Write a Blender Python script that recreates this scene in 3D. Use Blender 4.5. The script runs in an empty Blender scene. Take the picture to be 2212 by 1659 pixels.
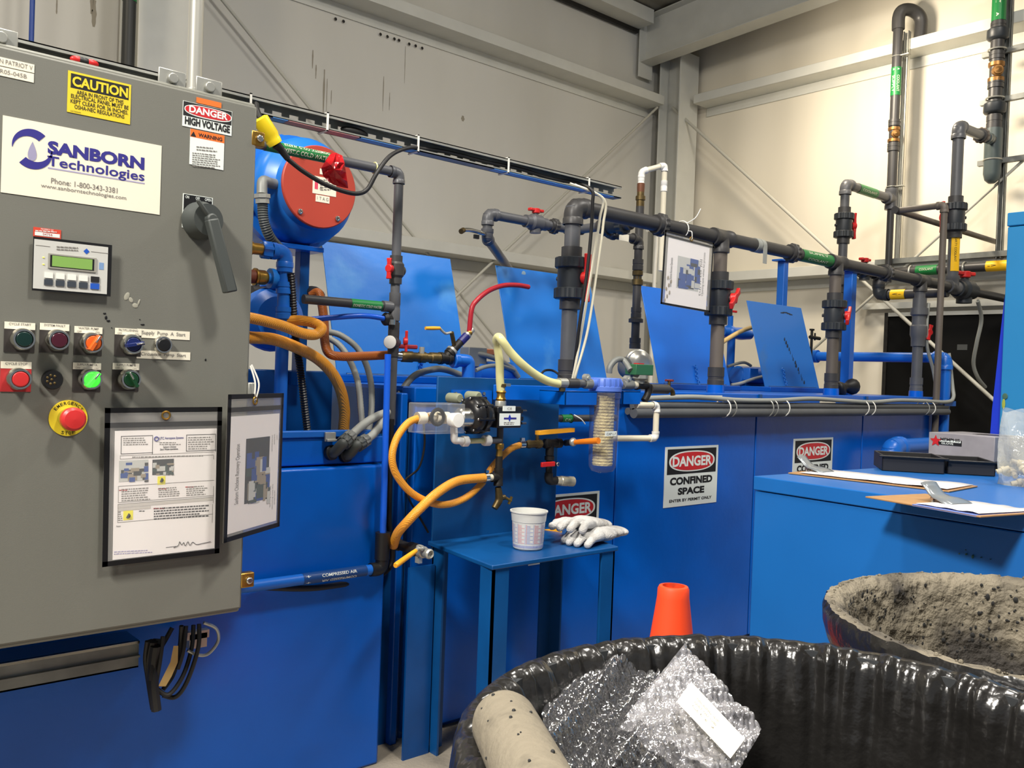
import bpy, bmesh, math, random
from mathutils import Vector as V, Matrix
random.seed(7)
S = bpy.context.scene; COL = S.collection
# ---------------------------------------------------------------- camera, world, lights, exposure
CAMH = 1.2; F = 1915.0; PI = math.pi
def R_(a): return math.radians(a)
ROT = Matrix.Rotation(R_(-41.25), 3, 'Z') @ Matrix.Rotation(R_(-0.746), 3, 'X') @ Matrix(((1,0,0),(0,0,1),(0,-1,0))) @ Matrix.Rotation(R_(-2.069), 3, 'Z')
cam = bpy.data.cameras.new('camera'); camo = bpy.data.objects.new('camera', cam); COL.objects.link(camo)
cam.sensor_width = 36; cam.lens = 36*F/2212; cam.clip_start = 0.05
_r, _d, _f = (ROT.col[0].copy(), ROT.col[1].copy(), ROT.col[2].copy())
m3 = Matrix((_r, -_d, -_f)).transposed()
camo.matrix_world = Matrix.Translation((0,0,CAMH)) @ m3.to_4x4()
S.camera = camo
S.view_settings.view_transform = 'Standard'; S.view_settings.look = 'None'
S.view_settings.exposure = 0.1; S.view_settings.gamma = 1.0; S.view_settings.use_curve_mapping = False
W = bpy.data.worlds.new('world'); S.world = W; W.use_nodes = True
W.node_tree.nodes['Background'].inputs[0].default_value = (0.80, 0.88, 1.0, 1); W.node_tree.nodes['Background'].inputs[1].default_value = 0.25
def area(name, loc, target, size, power, col, spread=180):
    l = bpy.data.lights.new(name, 'AREA'); l.energy = power; l.size = size; l.color = col; l.shape = 'DISK'; l.spread = R_(spread)
    o = bpy.data.objects.new(name, l); COL.objects.link(o); o.location = loc
    o.rotation_euler = (V(target)-V(loc)).to_track_quat('-Z', 'Y').to_euler(); return o
WARM = (1.0, 0.87, 0.68); NEUT = (1.0, 0.95, 0.87)
area('bay_and_fill_light', (1.35, -0.3, 4.7), (1.5, 0.6, 0), 0.55, 130, NEUT)
area('bay_and_fill_light', (0.9, 1.75, 4.9), (1.6, 1.5, 0), 0.5, 130, NEUT)
area('bay_and_fill_light', (-2.4, 0.5, 4.5), (0.5, 0.7, 0), 0.7, 170, NEUT, 112)  # added fill, no known fixture: brightens the low cabinet front
area('bay_and_fill_light', (4.4, 0.6, 4.7), (4.6, 1.6, 0), 0.6, 80, NEUT)
area('wall_light', (5.75, 3.35, 3.75), (7.1, 2.8, 2.4), 0.35, 52, WARM)
area('bay_and_fill_light', (-0.8, 3.9, 4.45), (0.3, 5.4, 2.6), 0.5, 42, WARM)  # added fill, no known fixture: lifts the long wall and its column
# ---------------------------------------------------------------- pixel rays (2212 x 1659 frame) to points on real planes
def ray(px, py): return ROT @ V(((px-1106)/F, (py-829.5)/F, 1.0))
def _on(px, py, i, val):
    r = ray(px, py); p = r*(val/r[i]); p.z += CAMH; return p
def pY(px, py, Y): return _on(px, py, 1, Y)
def pX(px, py, X): return _on(px, py, 0, X)
def pZ(px, py, Z): return _on(px, py, 2, Z-CAMH)
def pD(px, py, d):
    p = ray(px, py)*d; p.z += CAMH; return p
class Plane:
    """a vertical or tilted flat face: at() meets a sight line with it, rect()/text() lay flat pieces on it"""
    def __init__(s, P, u, v=(0,0,1)):
        s.P = V(P); s.u = V(u).normalized(); s.v = V(v).normalized(); s.n = s.u.cross(s.v)
    def at(s, px, py, off=0.0):
        r = ray(px, py); C = V((0,0,CAMH)); P = s.P+s.n*off
        return C + r*((P-C).dot(s.n)/r.dot(s.n))
    def box4(s, a, b):
        """a = pixel of the upper end of the left edge, b = (pixel x of the right edge, pixel y of the lower end of the left edge)"""
        A = s.at(*a); A2 = s.at(a[0], b[1]); B = s.at(b[0], a[1]); w = (B-A).dot(s.u); h = (A-A2).dot(s.v)
        return A+s.u*w/2-s.v*h/2, abs(w), abs(h)
    def rect(s, mb, a, b, mat, off=0.001, th=0.001):
        c, w, h = s.box4(a, b); mb.slab(c+s.n*(off), s.u, s.v, w, h, th, mat); return c, w, h
    def text(s, mb, t, a, b, mat, off=0.0016, bold=0.0, rot=0):
        c, w, h = s.box4(a, b); u, v = s.u, s.v
        if rot: u, v, w, h = (v, -u, h, w) if rot > 0 else (-v, u, h, w)
        mb.text(t, c+s.n*off, u, v, w, h, mat, bold)
# ---------------------------------------------------------------- materials
def lin(c): return tuple(((x/255)/12.92 if x/255 <= 0.04045 else ((x/255+0.055)/1.055)**2.4) for x in c)
MATS = {}
def mat(name, col, rough=0.5, metal=0.0, var=0.0, scale=6.0, bump=0.0, bscale=60.0, spec=0.5, alpha=1.0, trans=0.0, emit=None, estr=0.0, col2=None, lo=0.45, hi=0.65, coat=0.0, stretch=None, ior=1.45, edge=None):
    if name in MATS: return MATS[name]
    m = bpy.data.materials.new(name); MATS[name] = m; m.use_nodes = True
    nt = m.node_tree; b = nt.nodes['Principled BSDF']; L = lin(col)
    b.inputs['Base Color'].default_value = (*L, 1); b.inputs['Roughness'].default_value = rough; b.inputs['Metallic'].default_value = metal
    b.inputs['Specular IOR Level'].default_value = spec; b.inputs['Alpha'].default_value = alpha
    b.inputs['Transmission Weight'].default_value = trans; b.inputs['Coat Weight'].default_value = coat; b.inputs['IOR'].default_value = ior
    if emit: b.inputs['Emission Color'].default_value = (*lin(emit), 1); b.inputs['Emission Strength'].default_value = estr
    if edge is not None:   # thin clear film: see-through face on, denser towards its edges
        lw = nt.nodes.new('ShaderNodeLayerWeight'); lw.inputs['Blend'].default_value = 0.35; mr = nt.nodes.new('ShaderNodeMapRange'); mr.inputs['To Min'].default_value = alpha; mr.inputs['To Max'].default_value = edge
        nt.links.new(lw.outputs['Facing'], mr.inputs['Value']); nt.links.new(mr.outputs[0], b.inputs['Alpha'])
    tc = nt.nodes.new('ShaderNodeTexCoord'); mp = nt.nodes.new('ShaderNodeMapping'); nt.links.new(tc.outputs['Object'], mp.inputs[0])
    if stretch: mp.inputs['Scale'].default_value = stretch
    if var or col2:
        n = nt.nodes.new('ShaderNodeTexNoise'); n.inputs['Scale'].default_value = scale; n.inputs['Detail'].default_value = 6
        nt.links.new(mp.outputs[0], n.inputs['Vector'])
        r = nt.nodes.new('ShaderNodeValToRGB'); nt.links.new(n.outputs['Fac'], r.inputs[0])
        if col2:
            r.color_ramp.elements[0].position = lo; r.color_ramp.elements[1].position = hi
            r.color_ramp.elements[0].color = (*L, 1); r.color_ramp.elements[1].color = (*lin(col2), 1)
        else:
            r.color_ramp.elements[0].position = 0.3; r.color_ramp.elements[1].position = 0.7
            r.color_ramp.elements[0].color = (*[x*(1-var) for x in L], 1); r.color_ramp.elements[1].color = (*[min(1, x*(1+var)) for x in L], 1)
        nt.links.new(r.outputs[0], b.inputs['Base Color'])
    if bump:
        n2 = nt.nodes.new('ShaderNodeTexNoise'); n2.inputs['Scale'].default_value = bscale; n2.inputs['Detail'].default_value = 4
        nt.links.new(mp.outputs[0], n2.inputs['Vector'])
        bp = nt.nodes.new('ShaderNodeBump'); bp.inputs['Strength'].default_value = bump; bp.inputs['Distance'].default_value = 0.02
        nt.links.new(n2.outputs['Fac'], bp.inputs['Height']); nt.links.new(bp.outputs[0], b.inputs['Normal'])
    return m
def wave_bump(m, scale, dist, axis='X', strength=0.6, detail=2, distort=2.0):
    nt = m.node_tree; b = nt.nodes['Principled BSDF']; tc = [n for n in nt.nodes if n.type == 'MAPPING'][0]
    w = nt.nodes.new('ShaderNodeTexWave'); w.bands_direction = axis; w.inputs['Scale'].default_value = scale; w.inputs['Distortion'].default_value = distort; w.inputs['Detail'].default_value = detail
    nt.links.new(tc.outputs[0], w.inputs['Vector'])
    bp = nt.nodes.new('ShaderNodeBump'); bp.inputs['Strength'].default_value = strength; bp.inputs['Distance'].default_value = dist
    nt.links.new(w.outputs['Fac'], bp.inputs['Height']); nt.links.new(bp.outputs[0], b.inputs['Normal'])
def film(name, col, base, rough, white, bump=0.5, bscale=90):
    """thin glossy clear film: transparent, with mirror glints and a little milky scatter"""
    if name in MATS: return MATS[name]
    m = bpy.data.materials.new(name); MATS[name] = m; m.use_nodes = True; nt = m.node_tree; nt.nodes.remove(nt.nodes['Principled BSDF']); out = nt.nodes['Material Output']
    N = nt.nodes.new; tr = N('ShaderNodeBsdfTransparent'); df = N('ShaderNodeBsdfDiffuse'); df.inputs[0].default_value = (*lin(col), 1); gl = N('ShaderNodeBsdfGlossy'); gl.inputs['Roughness'].default_value = rough
    lw = N('ShaderNodeLayerWeight'); lw.inputs['Blend'].default_value = .35; mr = N('ShaderNodeMapRange'); mr.inputs['To Min'].default_value = base; mr.inputs['To Max'].default_value = .8; nt.links.new(lw.outputs['Facing'], mr.inputs['Value'])
    m1 = N('ShaderNodeMixShader'); m1.inputs[0].default_value = white; nt.links.new(tr.outputs[0], m1.inputs[1]); nt.links.new(df.outputs[0], m1.inputs[2])
    m2 = N('ShaderNodeMixShader'); nt.links.new(mr.outputs[0], m2.inputs[0]); nt.links.new(m1.outputs[0], m2.inputs[1]); nt.links.new(gl.outputs[0], m2.inputs[2]); nt.links.new(m2.outputs[0], out.inputs[0])
    tc = N('ShaderNodeTexCoord'); n2 = N('ShaderNodeTexNoise'); n2.inputs['Scale'].default_value = bscale; nt.links.new(tc.outputs['Object'], n2.inputs['Vector']); bp = N('ShaderNodeBump'); bp.inputs['Strength'].default_value = bump; bp.inputs['Distance'].default_value = .01
    nt.links.new(n2.outputs['Fac'], bp.inputs['Height']); nt.links.new(bp.outputs[0], gl.inputs['Normal']); nt.links.new(bp.outputs[0], lw.inputs['Normal']); return m
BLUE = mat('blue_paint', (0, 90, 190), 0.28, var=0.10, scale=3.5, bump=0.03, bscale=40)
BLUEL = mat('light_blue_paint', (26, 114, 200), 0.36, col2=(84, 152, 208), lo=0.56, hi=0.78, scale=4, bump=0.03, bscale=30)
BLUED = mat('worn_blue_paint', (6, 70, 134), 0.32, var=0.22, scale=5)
BLUEP = mat('blue_pipe_paint', (24, 98, 190), 0.33, var=0.08)
BLUEC = mat('cabinet_blue', (26, 102, 178), 0.34, var=0.05, scale=3)
BLUEH = mat('tall_cabinet_blue', (36, 124, 178), 0.38, var=0.05, scale=3)
NAVY = mat('navy_plastic', (30, 30, 100), 0.4)
GREYE = mat('enclosure_grey', (110, 110, 102), 0.5, var=0.035, scale=2.2, bump=0.05, bscale=400)
GREYD = mat('enclosure_grey_edge', (122, 122, 113), 0.45)
DKGREY = mat('dark_grey_plastic', (66, 70, 68), 0.5)
PVC = mat('grey_pvc', (84, 85, 88), 0.38, var=0.10, scale=9)
PVCD = mat('dark_grey_pvc', (58, 57, 57), 0.42, var=0.12, scale=9)
PVCB = mat('brownish_pvc', (94, 86, 78), 0.5, var=0.25, scale=7, stretch=(1, 1, .3))
NUT = mat('charcoal_union_nut', (42, 46, 50), 0.42, var=0.1)
RED = mat('red_plastic', (196, 34, 34), 0.38, var=0.08)
REDC = mat('red_cover_paint', (170, 62, 46), 0.5, var=0.06)
REDR = mat('red_rubber', (165, 34, 44), 0.35)
REDT = mat('red_tape_film', (205, 34, 40), 0.16, bump=0.35, bscale=28)
BLACK = mat('black_plastic', (22, 22, 23), 0.4)
RUB = mat('black_rubber', (26, 25, 25), 0.5, var=0.2)
WHITE = mat('white_plastic', (232, 230, 222), 0.42)
IVORY = mat('ivory_pvc', (222, 214, 190), 0.45, var=0.06)
PAPER = mat('paper', (236, 230, 226), 0.8)
PAPERW = mat('warm_label', (232, 226, 206), 0.55)
STEEL = mat('galvanized_steel', (180, 180, 172), 0.36, metal=0.6, var=0.18, scale=14)
STEELD = mat('dull_galvanized', (124, 126, 122), 0.5, metal=0.25, var=0.25, scale=12)
EMT = mat('zinc_conduit', (196, 194, 184), 0.3, metal=0.55)
CHROME = mat('bright_metal', (205, 203, 196), 0.22, metal=1.0)
BRASS = mat('brass', (170, 132, 62), 0.35, metal=0.9, var=0.2, scale=40)
BRASSD = mat('tarnished_brass', (104, 88, 56), 0.45, metal=0.8, var=0.35, scale=30)
BRONZE = mat('bronze', (146, 106, 60), 0.4, metal=0.75, var=0.15, scale=30)
IRON = mat('black_iron', (40, 38, 36), 0.5, metal=0.4, var=0.3, scale=30)
YEL = mat('yellow_plastic', (236, 206, 30), 0.4)
YELH = mat('yellow_handle', (228, 160, 36), 0.4, var=0.12, scale=20)
ORANGE = mat('orange_label', (232, 112, 40), 0.55)
GREENL = mat('green_label', (26, 118, 58), 0.4)
YELL = mat('yellow_label', (244, 190, 20), 0.45)
AMBER = mat('amber_hose', (226, 152, 50), 0.3, var=0.16, scale=5)
AMBERD = mat('brown_amber_hose', (168, 92, 36), 0.32, var=0.22, scale=6)
CLEARH = mat('pale_hose', (212, 208, 150), 0.25, var=0.08)
GFLEX = mat('grey_flex_conduit', (150, 152, 146), 0.5)
GFLEXD = mat('dull_grey_flex_conduit', (108, 110, 106), 0.5, var=0.12)
TXT = mat('black_print', (24, 24, 26), 0.6)
TXTB = mat('blue_print', (44, 40, 128), 0.6)
TXTG = mat('grey_print', (128, 124, 118), 0.7)
TXTR = mat('red_print', (178, 34, 40), 0.6)
TXTL = mat('lilac_print', (166, 160, 190), 0.6)
SIGNW = mat('sign_white', (226, 232, 226), 0.45)
SIGNY = mat('sign_yellow', (226, 200, 44), 0.5)
SIGNR = mat('sign_red', (196, 38, 44), 0.45)
CONE = mat('orange_cone', (238, 74, 32), 0.55, col2=(120, 50, 40), lo=0.56, hi=0.72, scale=14)
CLEARP = mat('clear_plastic', (225, 228, 230), 0.12, alpha=0.05, spec=0.7, edge=0.3)
CLEARB = mat('clear_bowl', (96, 112, 170), 0.08, alpha=0.14, spec=0.7, edge=0.75)
FILT = mat('filter_cartridge', (222, 206, 150), 0.85, col2=(176, 162, 116), scale=22, bump=0.5, bscale=120)
FILTC = mat('filter_cap_blue', (84, 116, 200), 0.4)
CAPW = mat('cup_plastic', (214, 214, 208), 0.35, alpha=0.86)
CLOTH = mat('glove_cloth', (196, 194, 190), 0.9, col2=(150, 146, 140), lo=0.5, hi=0.75, scale=14, bump=0.4, bscale=220)
TAN = mat('tan_tag', (196, 164, 104), 0.8)
BOARD = mat('hardboard', (168, 128, 84), 0.6, var=0.1, scale=20)
LCD = mat('lcd_green', (128, 168, 86), 0.3)
# ---------------------------------------------------------------- mesh builder
_TC = {}
def _textgeo(s, bold):
    k = (s, bold)
    if k not in _TC:
        cu = bpy.data.curves.new('t', 'FONT'); cu.body = s; cu.size = 1; cu.offset = bold; cu.resolution_u = 3; cu.align_x = 'LEFT'
        o = bpy.data.objects.new('t', cu); me = bpy.data.meshes.new_from_object(o)
        vs = [v.co.copy() for v in me.vertices]; fs = [tuple(p.vertices) for p in me.polygons]
        bpy.data.objects.remove(o); bpy.data.curves.remove(cu); bpy.data.meshes.remove(me)
        x0 = min(v.x for v in vs); x1 = max(v.x for v in vs); y0 = min(v.y for v in vs); y1 = max(v.y for v in vs)
        _TC[k] = ([((v.x-x0)/(x1-x0)-.5, (v.y-y0)/(y1-y0)-.5) for v in vs], fs)
    return _TC[k]
def perp(a):
    a = V(a).normalized(); t = V((0,0,1)) if abs(a.z) < 0.9 else V((1,0,0))
    u = a.cross(t).normalized(); return u, a.cross(u).normalized()
def smooth_path(pts, sub=8):
    pts = [V(p) for p in pts]; out = []; n = len(pts)
    for i in range(n-1):
        p0 = pts[max(i-1, 0)]; p1 = pts[i]; p2 = pts[i+1]; p3 = pts[min(i+2, n-1)]
        for k in range(sub):
            t = k/sub
            out.append(0.5*((2*p1)+(p2-p0)*t+(2*p0-5*p1+4*p2-p3)*t*t+(3*p1-p0-3*p2+p3)*t**3))
    out.append(pts[-1]); return out
def resample(pts, step):
    out = [pts[0]]; acc = 0.0; prev = pts[0]
    for p in pts[1:]:
        d = (p-prev).length
        while acc+d >= step:
            t = (step-acc)/d; prev = prev.lerp(p, t); out.append(prev.copy()); d = (p-prev).length; acc = 0.0
        acc += d; prev = p
    return out
class MB:
    def __init__(s): s.v = []; s.f = []; s.mi = []; s.ms = []
    def _m(s, m):
        if m not in s.ms: s.ms.append(m)
        return s.ms.index(m)
    def add(s, vs, fs, m):
        o = len(s.v); s.v.extend(V(v) for v in vs); i = s._m(m)
        for f in fs: s.f.append(tuple(k+o for k in f)); s.mi.append(i)
        return s
    def slab(s, c, u, v, w, h, th, m):
        u = V(u)*w/2; v = V(v)*h/2; n = V(u).cross(V(v)).normalized()*th; c = V(c)
        q = [c-u-v, c+u-v, c+u+v, c-u+v]; p = [x-n for x in q]
        return s.add(q+p, [(0,1,2,3), (7,6,5,4), (0,4,5,1), (1,5,6,2), (2,6,7,3), (3,7,4,0)], m)
    def boxp(s, a, b, m):
        x0, x1 = sorted((a[0], b[0])); y0, y1 = sorted((a[1], b[1])); z0, z1 = sorted((a[2], b[2]))
        vs = [(x0,y0,z0),(x1,y0,z0),(x1,y1,z0),(x0,y1,z0),(x0,y0,z1),(x1,y0,z1),(x1,y1,z1),(x0,y1,z1)]
        return s.add(vs, [(3,2,1,0),(4,5,6,7),(0,1,5,4),(1,2,6,5),(2,3,7,6),(3,0,4,7)], m)
    def box(s, c, size, m, rot=None):
        vs = [V((x*size[0]/2, y*size[1]/2, z*size[2]/2)) for z in (-1,1) for (x,y) in ((-1,-1),(1,-1),(1,1),(-1,1))]
        if rot: vs = [rot @ v for v in vs]
        return s.add([V(c)+v for v in vs], [(3,2,1,0),(4,5,6,7),(0,1,5,4),(1,2,6,5),(2,3,7,6),(3,0,4,7)], m)
    def prism(s, poly, ext, m):
        n = len(poly); ext = V(ext); a = [V(p) for p in poly]; b = [p+ext for p in a]
        nn = V((0,0,0))
        for i in range(n): nn += a[i].cross(a[(i+1) % n])
        fl = nn.dot(ext) > 0
        fs = [tuple(range(n)), tuple(range(2*n-1, n-1, -1))]+[(i, i+n, (i+1) % n+n, (i+1) % n) for i in range(n)]
        if fl: fs = [tuple(reversed(f)) for f in fs]
        return s.add(a+b, fs, m)
    def rings(s, rings, m, closed=True, cap0=True, cap1=True):
        n = len(rings[0]); vs = [p for r in rings for p in r]; fs = []
        for i in range(len(rings)-1):
            for k in range(n if closed else n-1):
                k2 = (k+1) % n; fs.append((i*n+k, i*n+k2, (i+1)*n+k2, (i+1)*n+k))
        if cap0 and closed: fs.append(tuple(reversed(range(n))))
        if cap1 and closed: fs.append(tuple((len(rings)-1)*n+k for k in range(n)))
        return s.add(vs, fs, m)
    def lathe(s, p, axis, prof, m, n=24, caps=True):
        a = V(axis).normalized(); u, v = perp(a); p = V(p)
        if u.cross(v).dot(a) < 0: v = -v
        rg = [[p+a*t+(u*math.cos(2*PI*k/n)+v*math.sin(2*PI*k/n))*max(r, 1e-5) for k in range(n)] for t, r in prof]
        return s.rings(rg, m, cap0=caps, cap1=caps)
    def cyl(s, p0, p1, r, m, n=18, r1=None):
        p0 = V(p0); p1 = V(p1); d = p1-p0
        return s.lathe(p0, d, [(0, r), (d.length, r if r1 is None else r1)], m, n)
    def gear(s, p0, p1, r0, r1, m, teeth=14):
        p0 = V(p0); p1 = V(p1); a = (p1-p0).normalized(); u, v = perp(a)
        if u.cross(v).dot(a) < 0: v = -v
        n = teeth*4; rr = [(r1 if k % 4 < 2 else r0) for k in range(n)]
        mk = lambda p, q: [p+(u*math.cos(2*PI*k/n)+v*math.sin(2*PI*k/n))*rr[k]*q for k in range(n)]
        L = (p1-p0)
        return s.rings([mk(p0, .93), mk(p0+L*.08, 1), mk(p1-L*.08, 1), mk(p1, .93)], m)
    def tube(s, pts, r, m, n=12, sub=8, smooth=True, caps=True, corr=None, flat=None):
        P = smooth_path(pts, sub) if smooth and len(pts) > 2 else [V(p) for p in pts]
        if corr: P = resample(P, corr[0])
        rg = []; up = None
        for i, p in enumerate(P):
            t = (P[min(i+1, len(P)-1)]-P[max(i-1, 0)]).normalized()
            if up is None: up, _ = perp(t)
            up = (up-t*up.dot(t)).normalized(); b = t.cross(up)
            rr = r(i/(len(P)-1)) if callable(r) else r
            if corr and i % 2: rr *= corr[1]
            rg.append([p+(up*math.cos(2*PI*k/n)+b*math.sin(2*PI*k/n))*rr for k in range(n)])
        return s.rings(rg, m, cap0=caps, cap1=caps)
    def ell(s, c, rad, m, rot=None, n=16, k=10):
        vs = []; fs = []
        for i in range(k+1):
            th = PI*i/k
            for j in range(n):
                q = V((math.sin(th)*math.cos(2*PI*j/n)*rad[0], math.sin(th)*math.sin(2*PI*j/n)*rad[1], math.cos(th)*rad[2]))
                vs.append(V(c)+(rot @ q if rot else q))
        for i in range(k):
            for j in range(n):
                j2 = (j+1) % n; fs.append((i*n+j, (i+1)*n+j, (i+1)*n+j2, i*n+j2))
        return s.add(vs, fs, m)
    def torus(s, c, axis, R, r, m, n=24, k=8, a0=0, a1=2*PI):
        u, v = perp(axis); full = abs(a1-a0) > 6.28; N = n if full else n+1
        a = V(axis).normalized(); rg = []
        for i in range(N):
            t = a0+(a1-a0)*i/n; d = u*math.cos(t)+v*math.sin(t)
            rg.append([V(c)+d*(R+r*math.cos(2*PI*j/k))+a*(r*math.sin(2*PI*j/k)) for j in range(k)])
        if full: rg.append(rg[0])
        return s.rings(rg, m, cap0=not full, cap1=not full)
    def text(s, t, c, u, v, w, h, m, bold=0.0):
        vs, fs = _textgeo(t, bold); u = V(u); v = V(v); c = V(c)
        return s.add([c+u*(x*w)+v*(y*h) for x, y in vs], fs, m)
    def wrap(s, p0, p1, r, m, face, half=100, n=20):
        """a sleeve label round a pipe; returns a mapper (t along, angle) -> point"""
        p0 = V(p0); p1 = V(p1); a = (p1-p0).normalized(); f = V(face); f = (f-a*f.dot(a)).normalized(); b = a.cross(f)
        L = (p1-p0).length
        pt = lambda t, ang, rr=r: p0+a*t+(f*math.cos(ang)+b*math.sin(ang))*rr
        A = R_(half); rows = [[pt(t, -A+2*A*k/n) for k in range(n+1)] for t in (0, L)]
        s.add(rows[0]+rows[1], [(k, k+1, n+1+k+1, n+1+k) for k in range(n)], m); return pt, L
    def wraptext(s, pt, t, a, b, ang, hang, m, r, flip=1, bold=0.0):
        vs, fs = _textgeo(t, bold); mid = (a+b)/2; w = (b-a)
        s.add([pt(mid+flip*x*w, R_(ang)-flip*y*R_(hang), r) for x, y in vs], fs, m)
    def build(s, name, parent=None, bevel=0, sharp=38, flat=False, off=None, solid=0, remesh=0, subsurf=0, seg=2):
        me = bpy.data.meshes.new(name)
        root = parent
        while root is not None and root.parent is not None: root = root.parent
        o0 = V(off) if off is not None else (root.location.copy() if root is not None else V((0,0,0)))
        me.from_pydata([tuple(v-o0) for v in s.v], [], s.f)
        for m in s.ms: me.materials.append(m)
        me.polygons.foreach_set('material_index', s.mi)
        if not flat:
            me.polygons.foreach_set('use_smooth', [True]*len(me.polygons)); me.set_sharp_from_angle(angle=R_(sharp))
        me.update(); o = bpy.data.objects.new(name, me); COL.objects.link(o)
        if parent is not None: o.parent = parent
        else: o.location = o0
        if remesh:
            q = o.modifiers.new('r', 'REMESH'); q.mode = 'VOXEL'; q.voxel_size = remesh; q.use_smooth_shade = True
            q = o.modifiers.new('s', 'SMOOTH'); q.iterations = 6; q.factor = 0.5
        if solid: q = o.modifiers.new('s', 'SOLIDIFY'); q.thickness = solid; q.offset = 0
        if bevel: q = o.modifiers.new('b', 'BEVEL'); q.width = bevel; q.segments = seg; q.limit_method = 'ANGLE'; q.angle_limit = R_(40); q.harden_normals = False
        if subsurf: q = o.modifiers.new('u', 'SUBSURF'); q.levels = subsurf; q.render_levels = subsurf
        return o
def tag(o, label, cat, group=None, kind=None):
    o['label'] = label; o['category'] = cat
    if group: o['group'] = group
    if kind: o['kind'] = kind
    return o
def thing(name, label, cat, loc, group=None, kind=None):
    o = bpy.data.objects.new(name, None); COL.objects.link(o); o.location = V(loc); o.empty_display_size = 0.05
    return tag(o, label, cat, group, kind)
def solo(mb, name, label, cat, group=None, kind=None, **k):
    zs = min(v.z for v in mb.v); c = sum((v for v in mb.v), V((0,0,0)))/len(mb.v)
    return tag(mb.build(name, None, off=(c.x, c.y, zs), **k), label, cat, group, kind)
def struct(mb, name, label=None, **k):
    o = mb.build(name, None, **k); o['kind'] = 'structure'
    if label: o['label'] = label
    return o
# ---------------------------------------------------------------- pipe fittings (each one a part of its pipe run)
def unit(a): return V(a).normalized()
def p_pipe(par, p0, p1, r, m=PVC, name='pipe'): return MB().cyl(p0, p1, r, m, 20).build(name, par)
def p_coupling(par, p, a, L, r, m=PVC, name='coupling', f=1.22):
    a = unit(a); p = V(p); q = r*f
    return MB().lathe(p-a*L/2, a, [(0, r*1.02), (0, q), (L*.42, q), (L*.44, q*.95), (L*.56, q*.95), (L*.58, q), (L, q), (L, r*1.02)], m, 20).build(name, par)
def p_elbow(par, p, d0, d1, r, m=PVC, name='elbow', k=2.3):
    p = V(p); d0 = unit(d0); d1 = unit(d1); q = r*1.2; mb = MB(); L = r*k; s = r*1.25
    A = p+d0*s; B = p+d1*s; pts = [p+d0*L]
    for i in range(9):
        t = i/8; pts.append(A*(1-t)**2+p*(2*t*(1-t))+B*t*t)
    pts.append(p+d1*L); mb.tube(pts, q, m, 18, smooth=False)
    for d in (d0, d1): mb.lathe(p+d*(L-r*.9), d, [(0, q), (.15*r, r*1.3), (.9*r, r*1.3), (.9*r, r)], m, 18)
    return mb.build(name, par)
def p_tee(par, p, a, b, r, m=PVC, name='tee', L=2.2):
    a = unit(a); b = unit(b); p = V(p); q = r*1.24
    mb = MB().lathe(p-a*r*L, a, [(0, r), (0, q*1.05), (r*.8, q*1.05), (r*.9, q), (r*(2*L-.9), q), (r*(2*L-.8), q*1.05), (2*r*L, q*1.05), (2*r*L, r)], m, 20)
    mb.lathe(p, b, [(0, q), (r*(L-.8), q), (r*(L-.7), q*1.05), (r*L, q*1.05), (r*L, r)], m, 20); return mb.build(name, par)
def p_union(par, p, a, r, m=NUT, name='union_nut', L=1.5, f=1.75):
    a = unit(a); p = V(p)
    return MB().gear(p-a*r*L/2, p+a*r*L/2, r*(f-.12), r*f, m, 12).lathe(p-a*r*(L/2+.7), a, [(0, r), (0, r*1.3), (r*.7, r*1.35)], PVCD, 18).build(name, par)
def lever(mb, c, ax, along, L, w, th, m):
    """bow-tie valve handle: hub on ax, two blades along"""
    c = V(c); ax = unit(ax); al = unit(along); sd = ax.cross(al).normalized()
    mb.cyl(c-ax*th*.9, c+ax*th*.6, w*.62, m, 16)
    for sg in (1, -1):
        pts = [c+sd*w*.42, c-sd*w*.42, c+al*sg*L*.55-sd*w*.30, c+al*sg*L-sd*w*.42, c+al*sg*L+sd*w*.42, c+al*sg*L*.55+sd*w*.30]
        mb.prism([x-ax*th*.35 for x in pts], ax*th*.9, m)
def p_valve(par, p, a, h, r, hand=None, m=NUT, hm=RED, off=2.3, HL=2.7, mark=True):
    """true-union ball valve: body, two ridged nuts, end collars; its handle is a sub-part"""
    a = unit(a); h = unit(h); p = V(p); mb = MB()
    mb.lathe(p-a*r*3.9, a, [(0, r), (0, r*1.32), (r*1.4, r*1.32)], PVCD, 20); mb.lathe(p+a*r*2.5, a, [(0, r*1.32), (r*1.4, r*1.32), (r*1.4, r)], PVCD, 20)
    mb.lathe(p-a*r*1.5, a, [(0, r*1.62), (r*.7, r*1.7), (r*2.3, r*1.7), (r*3.0, r*1.62)], m, 24)
    for sg in (1, -1): mb.gear(p+a*sg*r*1.25, p+a*sg*r*2.6, r*1.95, r*2.08, m, 14)
    mb.cyl(p, p+h*r*2.15, r*.55, m, 14); mb.cyl(p-h*r*2.0, p, r*.3, m, 10)
    o = mb.build('ball_valve', par, sharp=30)
    hb = MB(); lever(hb, p+h*r*off, h, hand or a, r*HL, r*1.25, r*.62, hm); hb.build('valve_handle', o, bevel=r*.12)
    return o
def p_smallvalve(par, p, a, h, r, hand=None, m=PVCD, hm=RED, HL=2.6):
    a = unit(a); h = unit(h); p = V(p)
    o = MB().lathe(p-a*r*3, a, [(0, r), (0, r*1.35), (r*1.3, r*1.35), (r*1.8, r*1.75), (r*4.2, r*1.75), (r*4.7, r*1.35), (r*6, r*1.35), (r*6, r)], m, 20).cyl(p, p+h*r*2.4, r*.6, m, 12).cyl(p, p-h*r*2.2, r*1.2, m, 16).build('ball_valve', par)
    hb = MB(); lever(hb, p+h*r*2.6, h, hand or a, r*HL, r*1.4, r*.7, hm); hb.build('valve_handle', o, bevel=r*.15)
    return o
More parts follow.
